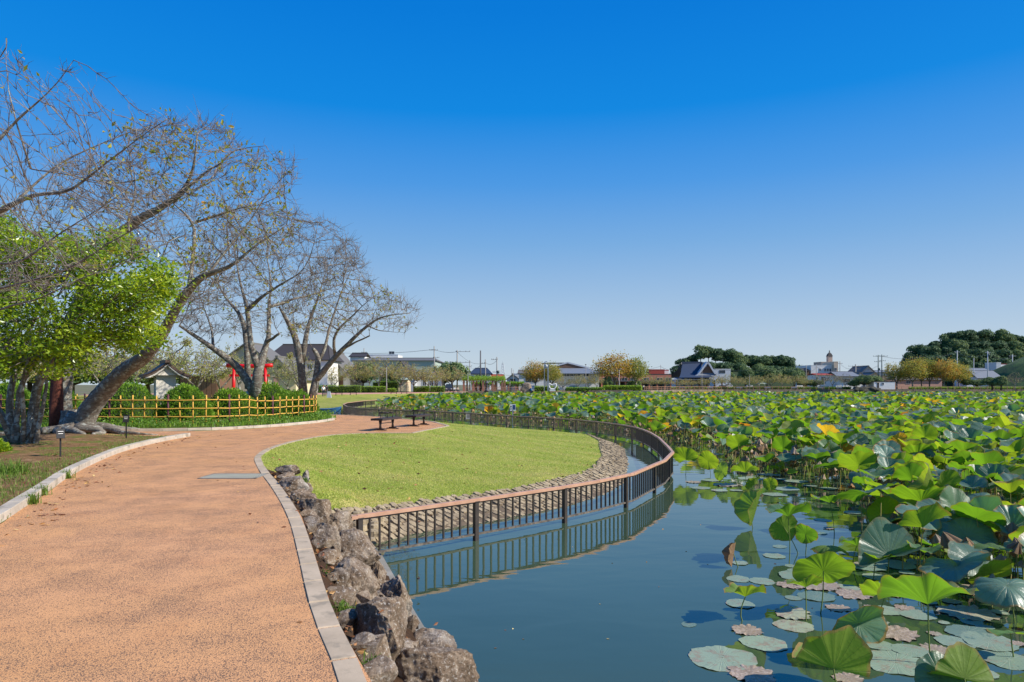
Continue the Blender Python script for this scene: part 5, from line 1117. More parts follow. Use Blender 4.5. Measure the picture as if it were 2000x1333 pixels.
# weeds around the fence foot, grass tufts
def blades(mb, pts, h, tint, w_=.012, lean=.5):
    n = len(pts); a = rng.uniform(0, 6.28, n); dx = np.c_[np.cos(a), np.sin(a), np.zeros(n)]; hh = (h*rng.uniform(.5, 1.2, n))[:, None]
    side = np.c_[-np.sin(a), np.cos(a), np.zeros(n)]*(w_ if not hasattr(w_, '__len__') else w_[:, None]); up = np.array([[0, 0, 1.]])
    l = (rng.uniform(.1, lean, n))[:, None]
    v = np.stack([pts-side, pts+side, pts+up*hh*.6+dx*hh*l*.4+side*.6, pts+up*hh*.6+dx*hh*l*.4-side*.6, pts+up*hh*(1-l*.3)+dx*hh*l], 1).reshape(-1, 3)
    i = np.arange(n)[:, None]*5; mb.add(v, [i+np.array([[0,1,2,3]]), i+np.array([[3,2,4]])], 0, False, tint=np.repeat(tint, 5))
gm = MB(); n = 9000; t = rng.random(n)*(Lf := len(fp)-1); k = t.astype(int); pf = fp[k]*(1-(t-k)[:, None])+fp[k+1]*(t-k)[:, None]
off_ = rng.uniform(-.2, 1.5, n); ctr_ = np.array([-17, 32.]); dd_ = pf-ctr_; dd_ /= np.linalg.norm(dd_, axis=1)[:, None]; q = pf+dd_*off_[:, None]
q = q[inside(ISL, q)]; blades(gm, np.c_[q, np.full(len(q), .08)], .22, rng.beta(2, 2, len(q)), .014, .9)
c_ = q[rng.choice(len(q), 260)]
for cx_, cy_ in c_:
    k = 26; p = np.c_[rng.normal(cx_, .16, k), rng.normal(cy_, .12, k), rng.uniform(.1, .42, k)]; leaves(gm, p, .10, rng.beta(2, 2.5, k)*.7, aspect=.6)
tag(gm.build('undergrowth', M['lf_bush']), 'weeds and grass growing along the foot of the bamboo fence', 'undergrowth', kind='stuff')
gm = MB()
def tufts(cent, n, rad, h, tl=.0, th=.8):
    for (x, y) in cent:
        p = np.c_[rng.normal(x, rad, n), rng.normal(y, rad, n), np.zeros(n)]; blades(gm, p, h, rng.uniform(tl, th, n), .008, 1.1)
tufts([P(20,925)], 240, .22, .30, .2, .6); tufts([P(130,935), P(82,968), P(60,985)], 70, .05, .2, .2, .7)
gx = rng.uniform(-22, -5, 90000); gy = rng.uniform(5, 23, 90000); q = np.c_[gx, gy]; q = q[inside(BEDL, q)]
q = q[(q[:, 0] > -.78*q[:, 1]-.5)]; msk = np.array([mn.noise(Vector((a*.8, b*.8, 3))) > -.02 for a, b in q]); edge_ = np.array([min(math.hypot(a-x, b-y) for x, y in KL[2:10]) for a, b in q[:]]) < 1.4
q = q[msk | (edge_ & (rng.random(len(q)) < .5))]; q = q[:13000]
blades(gm, np.c_[q, np.zeros(len(q))], .09, rng.beta(2, 2, len(q)), .006, 1.2)
tag(gm.build('rough_grass', M['lf_grass']), 'rough grass and tufts by the left kerb', 'grass', kind='stuff')
# lawn blades on the near part of the green
gx = rng.uniform(-6.8, 4.2, 260000); gy = 12.6+rng.random(260000)**2.0*32; q = np.c_[gx, gy]; q = q[inside(LAWN, q)]
from mathutils.bvhtree import BVHTree
lawn_o = bpy.data.objects['lawn']; bvh = BVHTree.FromPolygons([tuple(v.co) for v in lawn_o.data.vertices], [tuple(p.vertices) for p in lawn_o.data.polygons])
def gz(x, y):
    h = bvh.ray_cast(Vector((x, y, 5)), Vector((0, 0, -1))); return h[0].z if h[0] is not None else 0.0
zz = np.array([gz(a, b) for a, b in q]); gm = MB()
tt = np.array([.45+.5*mn.noise(Vector((a*.5, b*1.3, 0))) for a, b in q])+rng.normal(size=len(q))*.22
blades(gm, np.c_[q, zz-.004], .038, np.clip(tt+.12, 0, 1), .007, 1.1)
M['lf_lawn'] = m_leaf('mown grass blade', [(0, (.18,.29,.03)), (.5, (.38,.46,.07)), (1, (.62,.54,.20))], .35, .6)
tag(gm.build('lawn_grass', M['lf_lawn']), 'short mown grass blades of the lawn', 'grass', kind='stuff')
# grass and weeds between kerb and boulders
gm = MB()
for (x, y) in [(628,1126),(655,1188),(536,955),(706,1300),(588,938)]:
    X, D = P(x, y, -.1); k = 45; p = np.c_[rng.normal(X+.06, .05, k), rng.normal(D, .07, k), np.full(k, -.13)]; blades(gm, p, .09, rng.uniform(.1, .7, k), .005, 1.2); leaves(gm, p[:18]+np.array([0, 0, .04]), .05, rng.random(18)*.6)
tag(gm.build('kerb_weeds', M['lf_grass']), 'small weeds between the kerb and the boulders', 'weeds', kind='stuff')
# fallen leaves
def m_litter():
    return m_leaf('fallen leaf', [(0, (.09,.035,.02)), (.4, (.30,.12,.05)), (.75, (.50,.28,.09)), (1, (.60,.48,.20))], .1, .6)
M['litter'] = m_litter(); lm = MB(); pts = []
def lit(n, f, size=.07):
    global pts
    P_ = np.array([f() for _ in range(n)]); a = rng.uniform(0, 6.28, n); d = np.c_[np.cos(a), np.sin(a), rng.normal(size=n)*.15]
    leaves(lm, P_, size, np.clip(rng.beta(1.2, 1.5, n), 0, 1), aspect=.5, flat=0, curl=.1, dirs=d*8)
def fk_(): s = random.random(); i = random.uniform(2, len(KL)-1.01); k = int(i); a, b = KL[k], KL[k+1]; fr = i-k; return (a[0]+(b[0]-a[0])*fr+.19+abs(random.gauss(0, .25)), a[1]+(b[1]-a[1])*fr, .012)
lit(170, fk_, .075)
def fpth(): 
    D = 4+random.random()**.7*20; return (random.uniform(-.45, -.1)*D, D, .012)
lit(110, fpth, .06)
def flawn():
    while True:
        x, y = random.uniform(-6, 4), random.uniform(12.8, 33)
        if inside(LAWN, [(x, y)])[0] and random.random() < 1.2-(y-13)/22: return (x, y, gz(x, y)+.03)
lit(230, flawn, .075)
def fbed():
    while True:
        x, y = random.uniform(-20, -5), random.uniform(6, 23)
        if inside(BEDL, [(x, y)])[0]: return (x, y, .03)
lit(1500, fbed, .09)
def fbk():
    while True:
        y = random.uniform(3.6, 13.5); xk = np.interp(y, [p[1] for p in KR[:8]], [p[0] for p in KR[:8]]); x = xk+abs(random.gauss(0, .18))+.02; return (x, y, regz(x, y)+.04)
lit(420, fbk, .06)
tag(lm.build('fallen_leaves', M['litter']), 'fallen brown and yellow leaves scattered on path, lawn and beds', 'fallen leaves', kind='stuff')
mb = MB(); n = 120; px_ = rng.uniform(-1, 8, n); py_ = rng.uniform(6, 24, n); a = rng.uniform(0, 6.28, n)
lm = MB(); p = np.c_[px_, py_, np.full(n, WZ+.004)]; leaves(lm, p, .035, rng.random(n), aspect=.6, dirs=np.c_[np.cos(a), np.sin(a), a*0]*9, curl=.02)
tag(lm.build('floating_leaves', M['litter']), 'tiny bits of leaf floating on the open water', 'floating leaves', kind='stuff')
# ------------------------------------------------------------ plaster lantern house
D = 32; X = PX(322, D); r = thing('lantern_house', (X, D, .1), 'tall white plaster lantern house with a shaggy curved brown roof behind the fence', 'lantern', rz=.6)
q = lambda px_: px_/F*D
mb = MB(); mb.box((0,0,.45), (.5,.5,.9)).box((0,0,.93), (.72,.72,.06)).box((0,0,1.0), (.80,.80,.08)); mb.build('pedestal', M['plaster'], r)
mb = MB(); mb.box((0,0,1.50), (.78,.78,.92)).box((0,0,2.0), (.90,.90,.09))
for s in (-1, 1):
    for a in range(4): pass
    mb.box((s*.37,-.37,1.5), (.09,.09,.93)).box((s*.37,.37,1.5), (.09,.09,.93))
for z in (1.1, 1.9):
    for s in (-1, 1): mb.box((0,s*.393,z), (.66,.02,.08)); mb.box((s*.393,0,z), (.02,.66,.08))
mb.build('body', M['plaster'], r)
mb = MB(); prof = [(-1.0,2.0),(-.78,2.06),(-.5,2.2),(-.22,2.42),(0,2.62),(.22,2.42),(.5,2.2),(.78,2.06),(1.0,2.0)]; L_r = .85
v = [(x_, -L_r, z+.06) for x_, z in prof]+[(x_, L_r, z+.06) for x_, z in prof]+[(x_*.99, -L_r, z-.07) for x_, z in prof]+[(x_*.99, L_r, z-.07) for x_, z in prof]
n = 9; fq = [[i, i+1, n+i+1, n+i] for i in range(8)]+[[2*n+i, 3*n+i, 3*n+i+1, 2*n+i+1] for i in range(8)]+[[i, 2*n+i, 2*n+i+1, i+1] for i in range(8)]+[[n+i, n+i+1, 3*n+i+1, 3*n+i] for i in range(8)]+[[0,n,3*n,2*n],[n-1,3*n-1,4*n-1,2*n-1]]
mb.add(v, fq); mb.box((0,0,2.68), (.2,1.9,.14)); rf = mb.build('roof', M['copperroof'], r)
mb = MB()
for y in (-.78, .78): mb.tube([(x_*.9, y, z-.1) for x_, z in prof], .05, 6); mb.add([(-.55,y*.8,2.04),(.55,y*.8,2.04),(0,y*.8,2.5)], [[0,1,2]])
mb.build('bargeboard', M['plaster'], rf)
# ------------------------------------------------------------ red torii gates
def torii(px0, px1, ytop, D, label, zb=0, rz=0, ext=.17):
    X0, X1 = PX(px0, D), PX(px1, D); w_ = X1-X0; H = PZ(ytop, D); cx_ = (X0+X1)/2
    r = thing('torii_gate', (cx_, D, zb), label, 'torii gate', 'red torii gates', rz)
    for s in (-1, 1):
        mb = MB(); mb.tube([(s*w_*.53,0,0),(s*w_*.5,0,H*.93)], [w_*.055,w_*.048], 14); p_ = mb.build('post', M['torii'], r)
        one('base', lambda m: m.tube([(s*w_*.53,0,0),(s*w_*.53,0,H*.1)], w_*.065, 14), M['black'], p_)
    mb = MB(); ts = np.linspace(-1, 1, 9); mb.tube([(t*w_*(.5+ext*1.35),0,H*.955+abs(t)**2.5*H*.02) for t in ts], w_*.062, 12); mb.build('top_beam', M['torii'], r)
    mb = MB(); mb.box((0,0,H*.72), (w_*(1+ext*1.5),w_*.06,w_*.07)); mb.build('tie_beam', M['torii'], r)
    mb = MB(); mb.box((0,0,H*.83), (w_*.07,w_*.05,H*.15)); mb.build('centre_strut', M['torii'], r)
torii(457, 518, 712, 60, 'large red torii gate behind the many stemmed cherry'); torii(793.6, 798.6, 747, 158, 'tiny red torii gate beyond the hedge, left one of the distant row of trees', ext=.2)
torii(812, 816, 750, 185, 'tiniest red torii gate farther back beside the distant shopfront', ext=.2)
# ------------------------------------------------------------ grey slab monument, boat, statue
D = 48; r = thing('stone_monument', (PX(546, D), D, 0), 'wide grey stone slab monument with a dark post, behind the shrubs', 'monument')
one('slab', lambda m: m.box((-.1,0,.62), (1.45,.3,1.24)).box((-.1,0,1.26), (1.6,.4,.06)), M['slab'], r); one('pillar', lambda m: m.box((.72,-.25,.66), (.16,.2,1.5)), M['black'], r)
r = thing('rowboat', (-19.6, 71.5, WZ), 'small blue rowboat drawn up at the end of the cove', 'boat', rz=.35)
ts = np.linspace(-1, 1, 11); hull = []; 
for t in ts: w_ = .62*(1-abs(t)**2.6)+.02; hull.append([(t*1.7, -w_, .42+.22*t*t), (t*1.6, -w_*.6, .02), (t*1.6, w_*.6, .02), (t*1.7, w_, .42+.22*t*t)])
v = np.array(hull).reshape(-1, 3); f = [[i*4+j, (i+1)*4+j, (i+1)*4+j+1, i*4+j+1] for i in range(10) for j in range(3)]
mb = MB(); mb.add(v, f); mb.add(v*np.array([.96,.9,.98])+np.array([0,0,.02]), [q_[::-1] for q_ in f]); 
for s in (0, 3): mb.tube([tuple(h[s]) for h in hull], .03, 6)
mb.build('hull', M['blue'], r)
for x_ in (-.6, .4): one('seat', lambda m: m.box((x_,0,.34), (.25,1.0,.03)), M['white'], r)
# ------------------------------------------------------------ people
def person(loc, rz, label, pose='stand', top='shirt', legs='navy', h=1.68, extra=None):
    r = thing('person', loc, label, 'person', None, rz)
    k = h/1.7
    if pose == 'sit':
        J = dict(pel=(0,0,.52),ch=(0,.04,.92),nk=(0,.02,1.08),hd=(0,-.02,1.22),hip=(.1,0,.52),kn=(.12,-.42,.50),an=(.12,-.40,.08),toe=(.12,-.56,.04),sh=(.18,.03,1.02),el=(.26,-.05,.78),ha=(.18,-.28,.66))
    else:
        J = dict(pel=(0,0,.92),ch=(0,0,1.24),nk=(0,0,1.42),hd=(0,-.02,1.55),hip=(.09,0,.90),kn=(.10,-.04,.50),an=(.11,.02,.08),toe=(.12,-.14,.04),sh=(.18,0,1.36),el=(.24,.02,1.10),ha=(.22,-.14,.90))
    def skin(name, vs, es, rad, mat, par):
        me = bpy.data.meshes.new(name); me.from_pydata([Vector(v)*k for v in vs], es, []); me.materials.append(mat); o = bpy.data.objects.new(name, me); C.objects.link(o); o.parent = par
        m = o.modifiers.new('s', 'SKIN'); sk = me.skin_vertices[0].data
        for i, q_ in enumerate(rad): sk[i].radius = (q_*k, q_*k)
        sk[0].use_root = True; m.use_smooth_shade = True; s = o.modifiers.new('b', 'SUBSURF'); s.levels = 1; s.render_levels = 1; return o
    mir = lambda p, s: (p[0]*s, p[1]+(.08*s if pose == 'walk' else 0), p[2])
    vs = [J['pel'], J['ch'], J['nk'], J['hd'], (0, J['hd'][1]-.01, J['hd'][2]+.12)]; es = [(0,1),(1,2),(2,3),(3,4)]; rad = [.12,.13,.05,.095,.07]
    for s in (-1, 1):
        b_ = len(vs); vs += [mir(J[q_], s) for q_ in ('hip','kn','an','toe')]; es += [(0,b_),(b_,b_+1),(b_+1,b_+2),(b_+2,b_+3)]; rad += [.09,.06,.04,.035]
        b_ = len(vs); vs += [mir(J[q_], s) for q_ in ('sh','el','ha')]+[(J['ha'][0]*s, J['ha'][1]-.07, J['ha'][2]-.04)]; es += [(1,b_),(b_,b_+1),(b_+1,b_+2),(b_+2,b_+3)]; rad += [.055,.04,.028,.02]
    skin('body', vs, es, rad, M['skin'], r)
    vs = [J['pel'], J['ch']]; es = [(0,1)]; rad = [.135,.15]
    for s in (-1, 1): b_ = len(vs); vs += [mir(J['sh'], s), mir(J['el'], s)]; es += [(1,b_),(b_,b_+1)]; rad += [.072,.056]
    skin('shirt', vs, es, rad, M[top], r)
    vs = [J['pel']]; es = []; rad = [.14]
    for s in (-1, 1): b_ = len(vs); vs += [mir(J['hip'], s), mir(J['kn'], s), mir(J['an'], s)]; es += [(0,b_),(b_,b_+1),(b_+1,b_+2)]; rad += [.10,.075,.055]
    skin('trousers', vs, es, rad, M[legs], r)
    mb = MB(); hd = np.array(J['hd'])*k; a = [(0,.03,.0),(0,.03,.08),(0,.0,.15),(0,-.02,.185)]; mb.tube([hd+np.array(q_)*k for q_ in a], np.array([.08,.105,.095,.03])*k, 10); mb.build('hair', M['hair'], r)
    if extra == 'bag': mb = MB(); mb.box((0,.17*k,1.2*k), (.28,.14,.42)); mb.build('backpack', M['black'], r)
    return r
X, D = P(631.5, 776); person((X, D, 0), R(25), 'person in a white shirt and dark trousers standing by the cove lawn', 'stand')
X, D = P(637.5, 774.5); person((X, D, 0), R(200), 'person in dark clothes with a backpack beside the one in white', 'walk', 'navy', 'slab', 1.66, 'bag')
r = thing('standing_sign', (PX(642.8, 90), 90, 0), 'tapered pale grey stone marker on the grass beside the two people', 'marker'); one('slab', lambda m: m.add([(-.3,-.12,0),(.3,-.12,0),(.3,.12,0),(-.3,.12,0),(-.2,-.06,.85),(.16,-.06,.8),(.16,.06,.8),(-.2,.06,.85)], [[0,3,2,1],[4,5,6,7],[0,1,5,4],[1,2,6,5],[2,3,7,6],[3,0,4,7]]), M['lightgrey'], r)
D = 150; g = thing('slat_bench', (PX(891, D), D, 0), 'low bench with two seated people on the far lawn edge', 'bench'); one('seat', lambda m: m.box((0,.1,.45), (1.7,.45,.06)), M['benchdark'], g)
for s in (-1, 1): one('leg', lambda m: m.box((s*.7,.1,.22), (.08,.4,.44)), M['benchdark'], g)
person((PX(887.5, D), D, 0), 0, 'left one of two people in pale tops sitting on a distant bench', 'sit', 'shirt', 'navy'); person((PX(894, D), D, 0), .2, 'right one of two people in pale tops sitting on a distant bench', 'sit', 'beige', 'navy')
person((PX(1257, 215), 215, 0), 0, 'distant person standing on the far path near the railing', 'stand', 'shirt', 'navy')
# ------------------------------------------------------------ hedges
def hedge(px0, px1, yt, D, label, dep=1.2, yb=None, n=None, mat='lf_bush', group='clipped hedges', size=.16, tlo=.55, name='hedge'):
    w_ = (px1-px0)/F*D; H = PZ(yt, D); n = n or int(min(9000, max(700, w_*H*110)))
    c = (PX((px0+px1)/2, D), D+dep/2, 0); r = thing(name, c, label, 'hedge', group)
    one('branches', lambda m: m.box((0,0,H*.47), (w_*.985,dep*.86,H*.93)), M['darkgreen'], r)  # solid dark box added behind the hedge leaves, no modelled branches
    fr = rng.random(n); p = np.c_[rng.uniform(-.5, .5, n)*w_, rng.uniform(-.5, .5, n)*dep, rng.uniform(0, 1, n)*H]
    nr = np.zeros((n, 3)); f_ = fr < .6; p[f_, 1] = -dep/2; nr[f_, 1] = -1; t_ = (fr >= .6) & (fr < .9); p[t_, 2] = H; nr[t_, 2] = 1; s_ = fr >= .9; p[s_, 0] = np.sign(p[s_, 0])*w_/2; nr[s_, 0] = np.sign(p[s_, 0])
    p += rng.normal(size=p.shape)*.05; lm = MB(); leaves(lm, p, size, np.clip(rng.beta(2, 2, n)*(1-tlo)+tlo, 0, 1), aspect=.6, dirs=nr+rng.normal(size=(n, 3))*.5+np.array([0, 0, .3])); lm.build('leaves', M[mat], r); return r
for i, (a, b, yt, D) in enumerate([(560,592,754,148),(598,703,754,146),(704.5,734,755.5,147),(735,753,756,148),(754,772,760,149),(808,829,756,155),(829.5,838,756,155),(840,868,755.5,155)]):
    hedge(a, b, yt, D, f'clipped green hedge beyond the far lawn, {ORD[i]} block from the left')
hedge(728, 776, 746, 156, 'tall yellow-green hedge behind the low hedges by the lamp post', tlo=.6)
hedge(1045, 1089, 755.5, 186, 'round topped low hedge below the clock tower', size=.25); hedge(1107, 1180, 758, 187, 'low dark hedge left of the round planter', size=.3, tlo=.1); hedge(1180, 1253, 754.7, 188.0, 'long low hedge on the jutting planter below the orange tree', size=.3)
for i, (a, b) in enumerate([(1260,1340),(1342,1430),(1432,1520),(1522,1600),(1602,1662),(1780,1850),(1852,1935),(1945,2020)]):
    hedge(a, b, 757.3, 252, f'low dark hedge behind the far shore railing, {ORD[i]} stretch from the left', 1.5, size=.4, n=900, tlo=.05)
# ------------------------------------------------------------ far railings
def shore_fence(pts, label, h=1.1, step=2.4, group='brown railings on the far shore', zoff=0.0):
    pts = resample(pts, step); r = thing('shore_railing', (float(pts[0][0]), float(pts[0][1]), zoff), label, 'railing', group); o_ = pts[0]
    pm_ = MB(); pm_.box((0,0,h/2), (.14,.14,h)); pp = pm_.build('post', M['tanwood'], r)
    for p in pts[1:]: c = pp.copy(); C.objects.link(c); c.parent = r; c.location = (p[0]-o_[0], p[1]-o_[1], 0)
    for z in (h-.04, h*.5):
        mb = MB()
        for a, b in zip(pts[:-1], pts[1:]): mb.beam((*(a-o_), z), (*(b-o_), z), .12 if z > .8 else .07, .10 if z > .8 else .06)
        mb.build('rail', M['tanwood'], r)
    return r
shore_fence([(-12.2,177),(2,179),(4,187)], 'pinkish brown railing in front of the vine pergola')
shore_fence([(39,201),(47,217),(59,233),(75,244),(108,247.3)], 'brown railing on the far shore wall right of the planter'); shore_fence([(108,247.3),(111.5,240)], 'short return of the far shore railing by the dark rocks')
shore_fence([(127,240),(127,247.2),(150,248),(192,248)], 'brown railing on the far shore below the wooded hill')
# ------------------------------------------------------------ background trees
def crown_att(n, w_, d_, h0, h1, flatb=.45):
    p = rng.normal(size=(n*2, 3)); p /= np.linalg.norm(p, axis=1)[:, None]; p *= rng.random(n*2)[:, None]**.33; p[:, 2] = np.where(p[:, 2] < 0, p[:, 2]*flatb, p[:, 2]); p = p[:n]
    return p*np.array([w_/2, d_/2, (h1-h0)*.6])+np.array([0, 0, h0+(h1-h0)*.4])
def small_tree(seed, w_, h, leafn, leafsize, leafmat, tint=(0, 1), n=260, r0=.16, stems=3, h0=.28, name='cherry_tree', bark='bark', clump=.5, tipscale=3.0, droop=.3):
    """prototype at the origin"""
    global rng; keep = rng; rng = np.random.default_rng(seed); rr = random.Random(seed)
    att = crown_att(n, w_, w_*.8, h*h0, h)
    limbs = [([Vector((0,0,-.1)), Vector((rr.uniform(-.1, .1), 0, h*.16)), Vector((rr.uniform(-.2, .2), 0, h*.24))], r0, r0*.8)]
    for s in range(stems):
        a = s*2*math.pi/stems+rr.uniform(-.5, .5); k = rr.uniform(.18, .3)
        limbs.append(([limbs[0][0][-1], Vector((math.cos(a)*w_*k*.5, math.sin(a)*w_*k*.4, h*.4)), Vector((math.cos(a)*w_*k, math.sin(a)*w_*k*.8, h*.6))], r0*.65, r0*.22))
    nodes, par, r, ns, sr = colonize(limbs, att, h*.055, h*.9, h*.085, 60)
    root = empty(name, (0,0,0), 'prototype', 'tree'); mb = MB()
    for pts, a, b in limbs: p = resample(smooth_pl([tuple(q) for q in pts], 1), h*.06); mb.tube(p, np.linspace(a, b, len(p)), 7, wob=.05)
    mb.build('trunk', M[bark], root); idx = np.arange(ns, len(nodes)); mb = MB(); r = r*tipscale
    frusta(mb, nodes[par[idx]], nodes[idx], np.minimum(r[idx]*1.2, r0*.4), np.minimum(r[idx], r0*.35), 3)
    cand = idx[r[idx] < r0*.3]; k = rng.choice(cand, len(cand)*2); d = rng.normal(size=(len(k), 3)); d[:, 2] += .5; d /= np.linalg.norm(d, axis=1)[:, None]
    frusta(mb, nodes[k], nodes[k]+d*h*.07, np.full(len(k), .0105*tipscale/3), np.full(len(k), .004*tipscale/3), 3); mb.build('branches', M['twig'], root)
    k = rng.choice(cand, leafn); p = nodes[k]+rng.normal(size=(leafn, 3))*clump*h*.07
    cl_ = np.array([mn.noise(Vector(tuple(q*.6))) for q in p]); lm = MB()
    leaves(lm, p, leafsize, np.clip(tint[0]+(tint[1]-tint[0])*(rng.beta(1.8, 1.8, leafn)+.5*cl_), 0, 1), aspect=.6, flat=.3, droop=droop); lm.build('leaves', M[leafmat], root)
    rng = keep; return root
def place(protos, lst, label_fn, group):
    used = set()
    for i, (px, D, sx, sz, k) in enumerate(lst):
        o = protos[k % len(protos)]; loc = (PX(px, D), D, 0); lb = label_fn(i)
        if id(o) not in used and o['label'] == 'prototype': o.location = loc; o.rotation_euler = (0,0,i*1.7); o.scale = (sx, sx, sz); tag(o, lb, 'tree', group)
        else: copy_tree(o, loc, i*1.7, (sx, sx, sz), lb, group)
        used.add(id(o))
M['lf_thin'] = m_leaf('thin autumn leaf', [(0, (.16,.20,.05)), (.4, (.32,.33,.08)), (.75, (.46,.42,.14)), (1, (.44,.26,.08))], .4, .6)
thin = [small_tree(100+i, 9.5, 5.6, 1300, .25, 'lf_thin', n=330, stems=3+i % 2) for i in range(4)]
# row beyond the far lawn (D ~ 150)
rowL = [(650,152,.8,1.05,0),(696,153,.95,1.35,1),(740,152,.95,1.45,2),(783,154,.9,1.25,3),(808,156,1.0,1.2,0),(836,157,.95,1.12,1),(850,165,.9,1.15,2),(880,170,.9,1.2,3),(722,170,.9,1.5,3),(764,172,.9,1.3,1)]
place(thin, rowL, lambda i: f'thin leaved cherry beyond the far lawn, {ORD[i]} planted of the row behind the hedges', 'row of cherries beyond the far lawn')
rowM = [(1100,205,.62,.72,1),(1128,203,.75,.85,2),(1150,207,.55,.8,0),(1166,203,.62,.85,3),(1198,212,.5,.75,1),(1272,222,.75,.85,2),(1300,226,.72,.85,0),(1326,232,.6,.7,3)]
place(thin, rowM, lambda i: f'low pale autumn cherry in front of the long roofed halls, {ORD[i]} from the left', 'low cherries before the halls')
rowR = [(1345,250,.62,.75,1),(1372,251,.62,.78,0),(1398,252,.8,.95,2),(1420,253,.8,1.0,3),(1440,252,.75,.9,0),(1462,254,.8,.95,1),(1480,251,.8,.95,2),(1505,253,1.0,1.05,3),(1528,252,1.0,1.05,0),(1550,254,.95,1.0,1),(1570,252,.8,.9,2)]
place(thin, rowR, lambda i: f'ochre leaved cherry on the far shore right of the temple, {ORD[i]} from the left', 'far shore row of cherries')
bareR = [small_tree(120+i, 8.5, 5.4, 260, .22, 'lf_thin', n=300, stems=4) for i in range(2)]
place(bareR, [(1602,253,.85,1.1,0),(1626,252,1.0,1.2,1),(1650,252,.9,1.1,0),(1735,258,.8,1.05,1),(1983,225,.9,1.1,0)], lambda i: ['bare dark cherry left of the white house','bare spreading cherry before the white wall','bare dark cherry before the long white house','bare tree between the poles and the large yellowing trees','bare tree at the foot of the grassy mound'][i], 'bare far shore trees')
# trees behind the lantern and the gate
mid = [small_tree(140+i, 7.5, 5.2, 1500, .17, 'lf_thin', (0, .85), n=320, stems=3) for i in range(3)]
place(mid, [(255,52,.95,1.0,0),(330,58,1.1,1.15,1),(385,62,1.0,1.1,2),(430,66,.9,1.0,0),(470,90,1.1,1.4,1),(585,84,1.0,1.05,2),(560,100,.9,1.15,0),(200,60,1.1,1.2,2),(40,55,1.1,1.1,1),(120,62,1.1,1.2,0)], lambda i: ['autumn tree just left of the lantern house','yellow-green tree behind the lantern house','reddish yellow tree between the lantern house and the gate','small thinning tree at the left post of the large gate','thinning tree behind the large gate','small thinning tree right of the large gate','thinning tree before the dark roofed house','autumn tree behind the leaning trunk','autumn tree behind the pale stems at the left edge','autumn tree behind the hollow trunk'][i], 'small trees behind the azalea bed')
# dense trees
grn = [blob_tree(160+i, 7, 6.5, 5200, .42, 'lf_hill', (.2, .95), nb=15, conic=int(i == 1)) for i in range(3)]
zel = [small_tree(180+i, 12, 11.5, 3400, .52, 'lf_maple', (t0, t1), n=420, r0=.3, stems=5, h0=.26, name='zelkova_tree', droop=.1, clump=.9, tipscale=4) for i, (t0, t1) in enumerate([(.35, .95), (.0, .55), (.15, .75)])]
place(zel, [(1200,210,1.1,.98,0),(1242,212,.82,.88,1),(1046,192,.72,.72,0),(1078,190,.62,.66,2)], lambda i: ['large orange leaved zelkova, tallest tree on the far shore centre','green leaved zelkova joined to the right of the large orange one','orange and green tree left of the clock tower','orange and green tree right of the clock tower'][i], 'turning zelkovas')
place(zel, [(1752,262,.85,.85,2),(1782,258,1.0,1.0,2),(1815,262,.95,.98,1),(1843,258,.95,.98,0),(1873,260,.85,.88,2),(1800,266,.9,1.0,0),(1862,268,.9,.9,1)], lambda i: f'large yellowing tree in the clump before the wooded hill, {ORD[i]} of the clump', 'large yellowing trees on the right shore')
place(grn, [(882,185,1.25,1.35,0),(868,190,.9,1.1,1),(710,163,.8,1.15,2),(760,165,.9,.85,1),(1187,208,.6,.75,1),(1402,300,1.1,1.35,0),(1456,300,1.3,1.7,1),(1498,300,1.25,1.6,2),(1552,300,1.5,1.55,0),(1570,262,.9,.7,1),(1590,258,.8,.6,2),(1612,330,1.0,2.0,0),(1668,250,.7,.6,1),(1688,250,.95,.85,2),(1706,251,.9,.85,0),(1888,262,.8,.8,1),(1908,258,.7,.6,2),(1938,240,1.0,.75,0),(1955,236,.9,.8,1),(1240,216,.6,.5,2),(-30,75,1.3,1.1,0),(60,82,1.2,1.0,1),(140,78,1.1,.9,2),(215,88,1.2,.95,0),(290,95,1.3,.95,1),(360,110,1.3,.9,2)],
  lambda i: ['large green tree beside the tall utility pole left of the pergola','smaller green tree left of the tall utility pole','dark green tree behind the distant hedge','dark pine behind the tall yellow-green hedge','dark evergreen left of the orange zelkova trunk','green tree behind the temple gable','bright green conical tree left of the hill centre','bright green conical tree right of the hill centre','rounded green tree at the right end of the small hill','low green tree left of the white house','low green bush tree before the white house','dark round tree behind the clock spire building','small dark pine on the rocky spit, leftmost','grey-green pine on the rocky spit','olive tree on the rocky spit beside the boathouse','dark tree at the right end of the yellowing clump','low tree before the tiled houses','dark shrub tree left of the grassy mound','dark shrub tree at the foot of the grassy mound','small tree behind the long low hedge','dark green tree far behind the pale stems at the left edge','green tree far behind the pale stems','green tree seen between the stems and the hollow trunk','green tree far behind the leaning trunk','green tree far behind the lantern house','green tree far behind the slatted shed'][i], 'green trees on the shores')
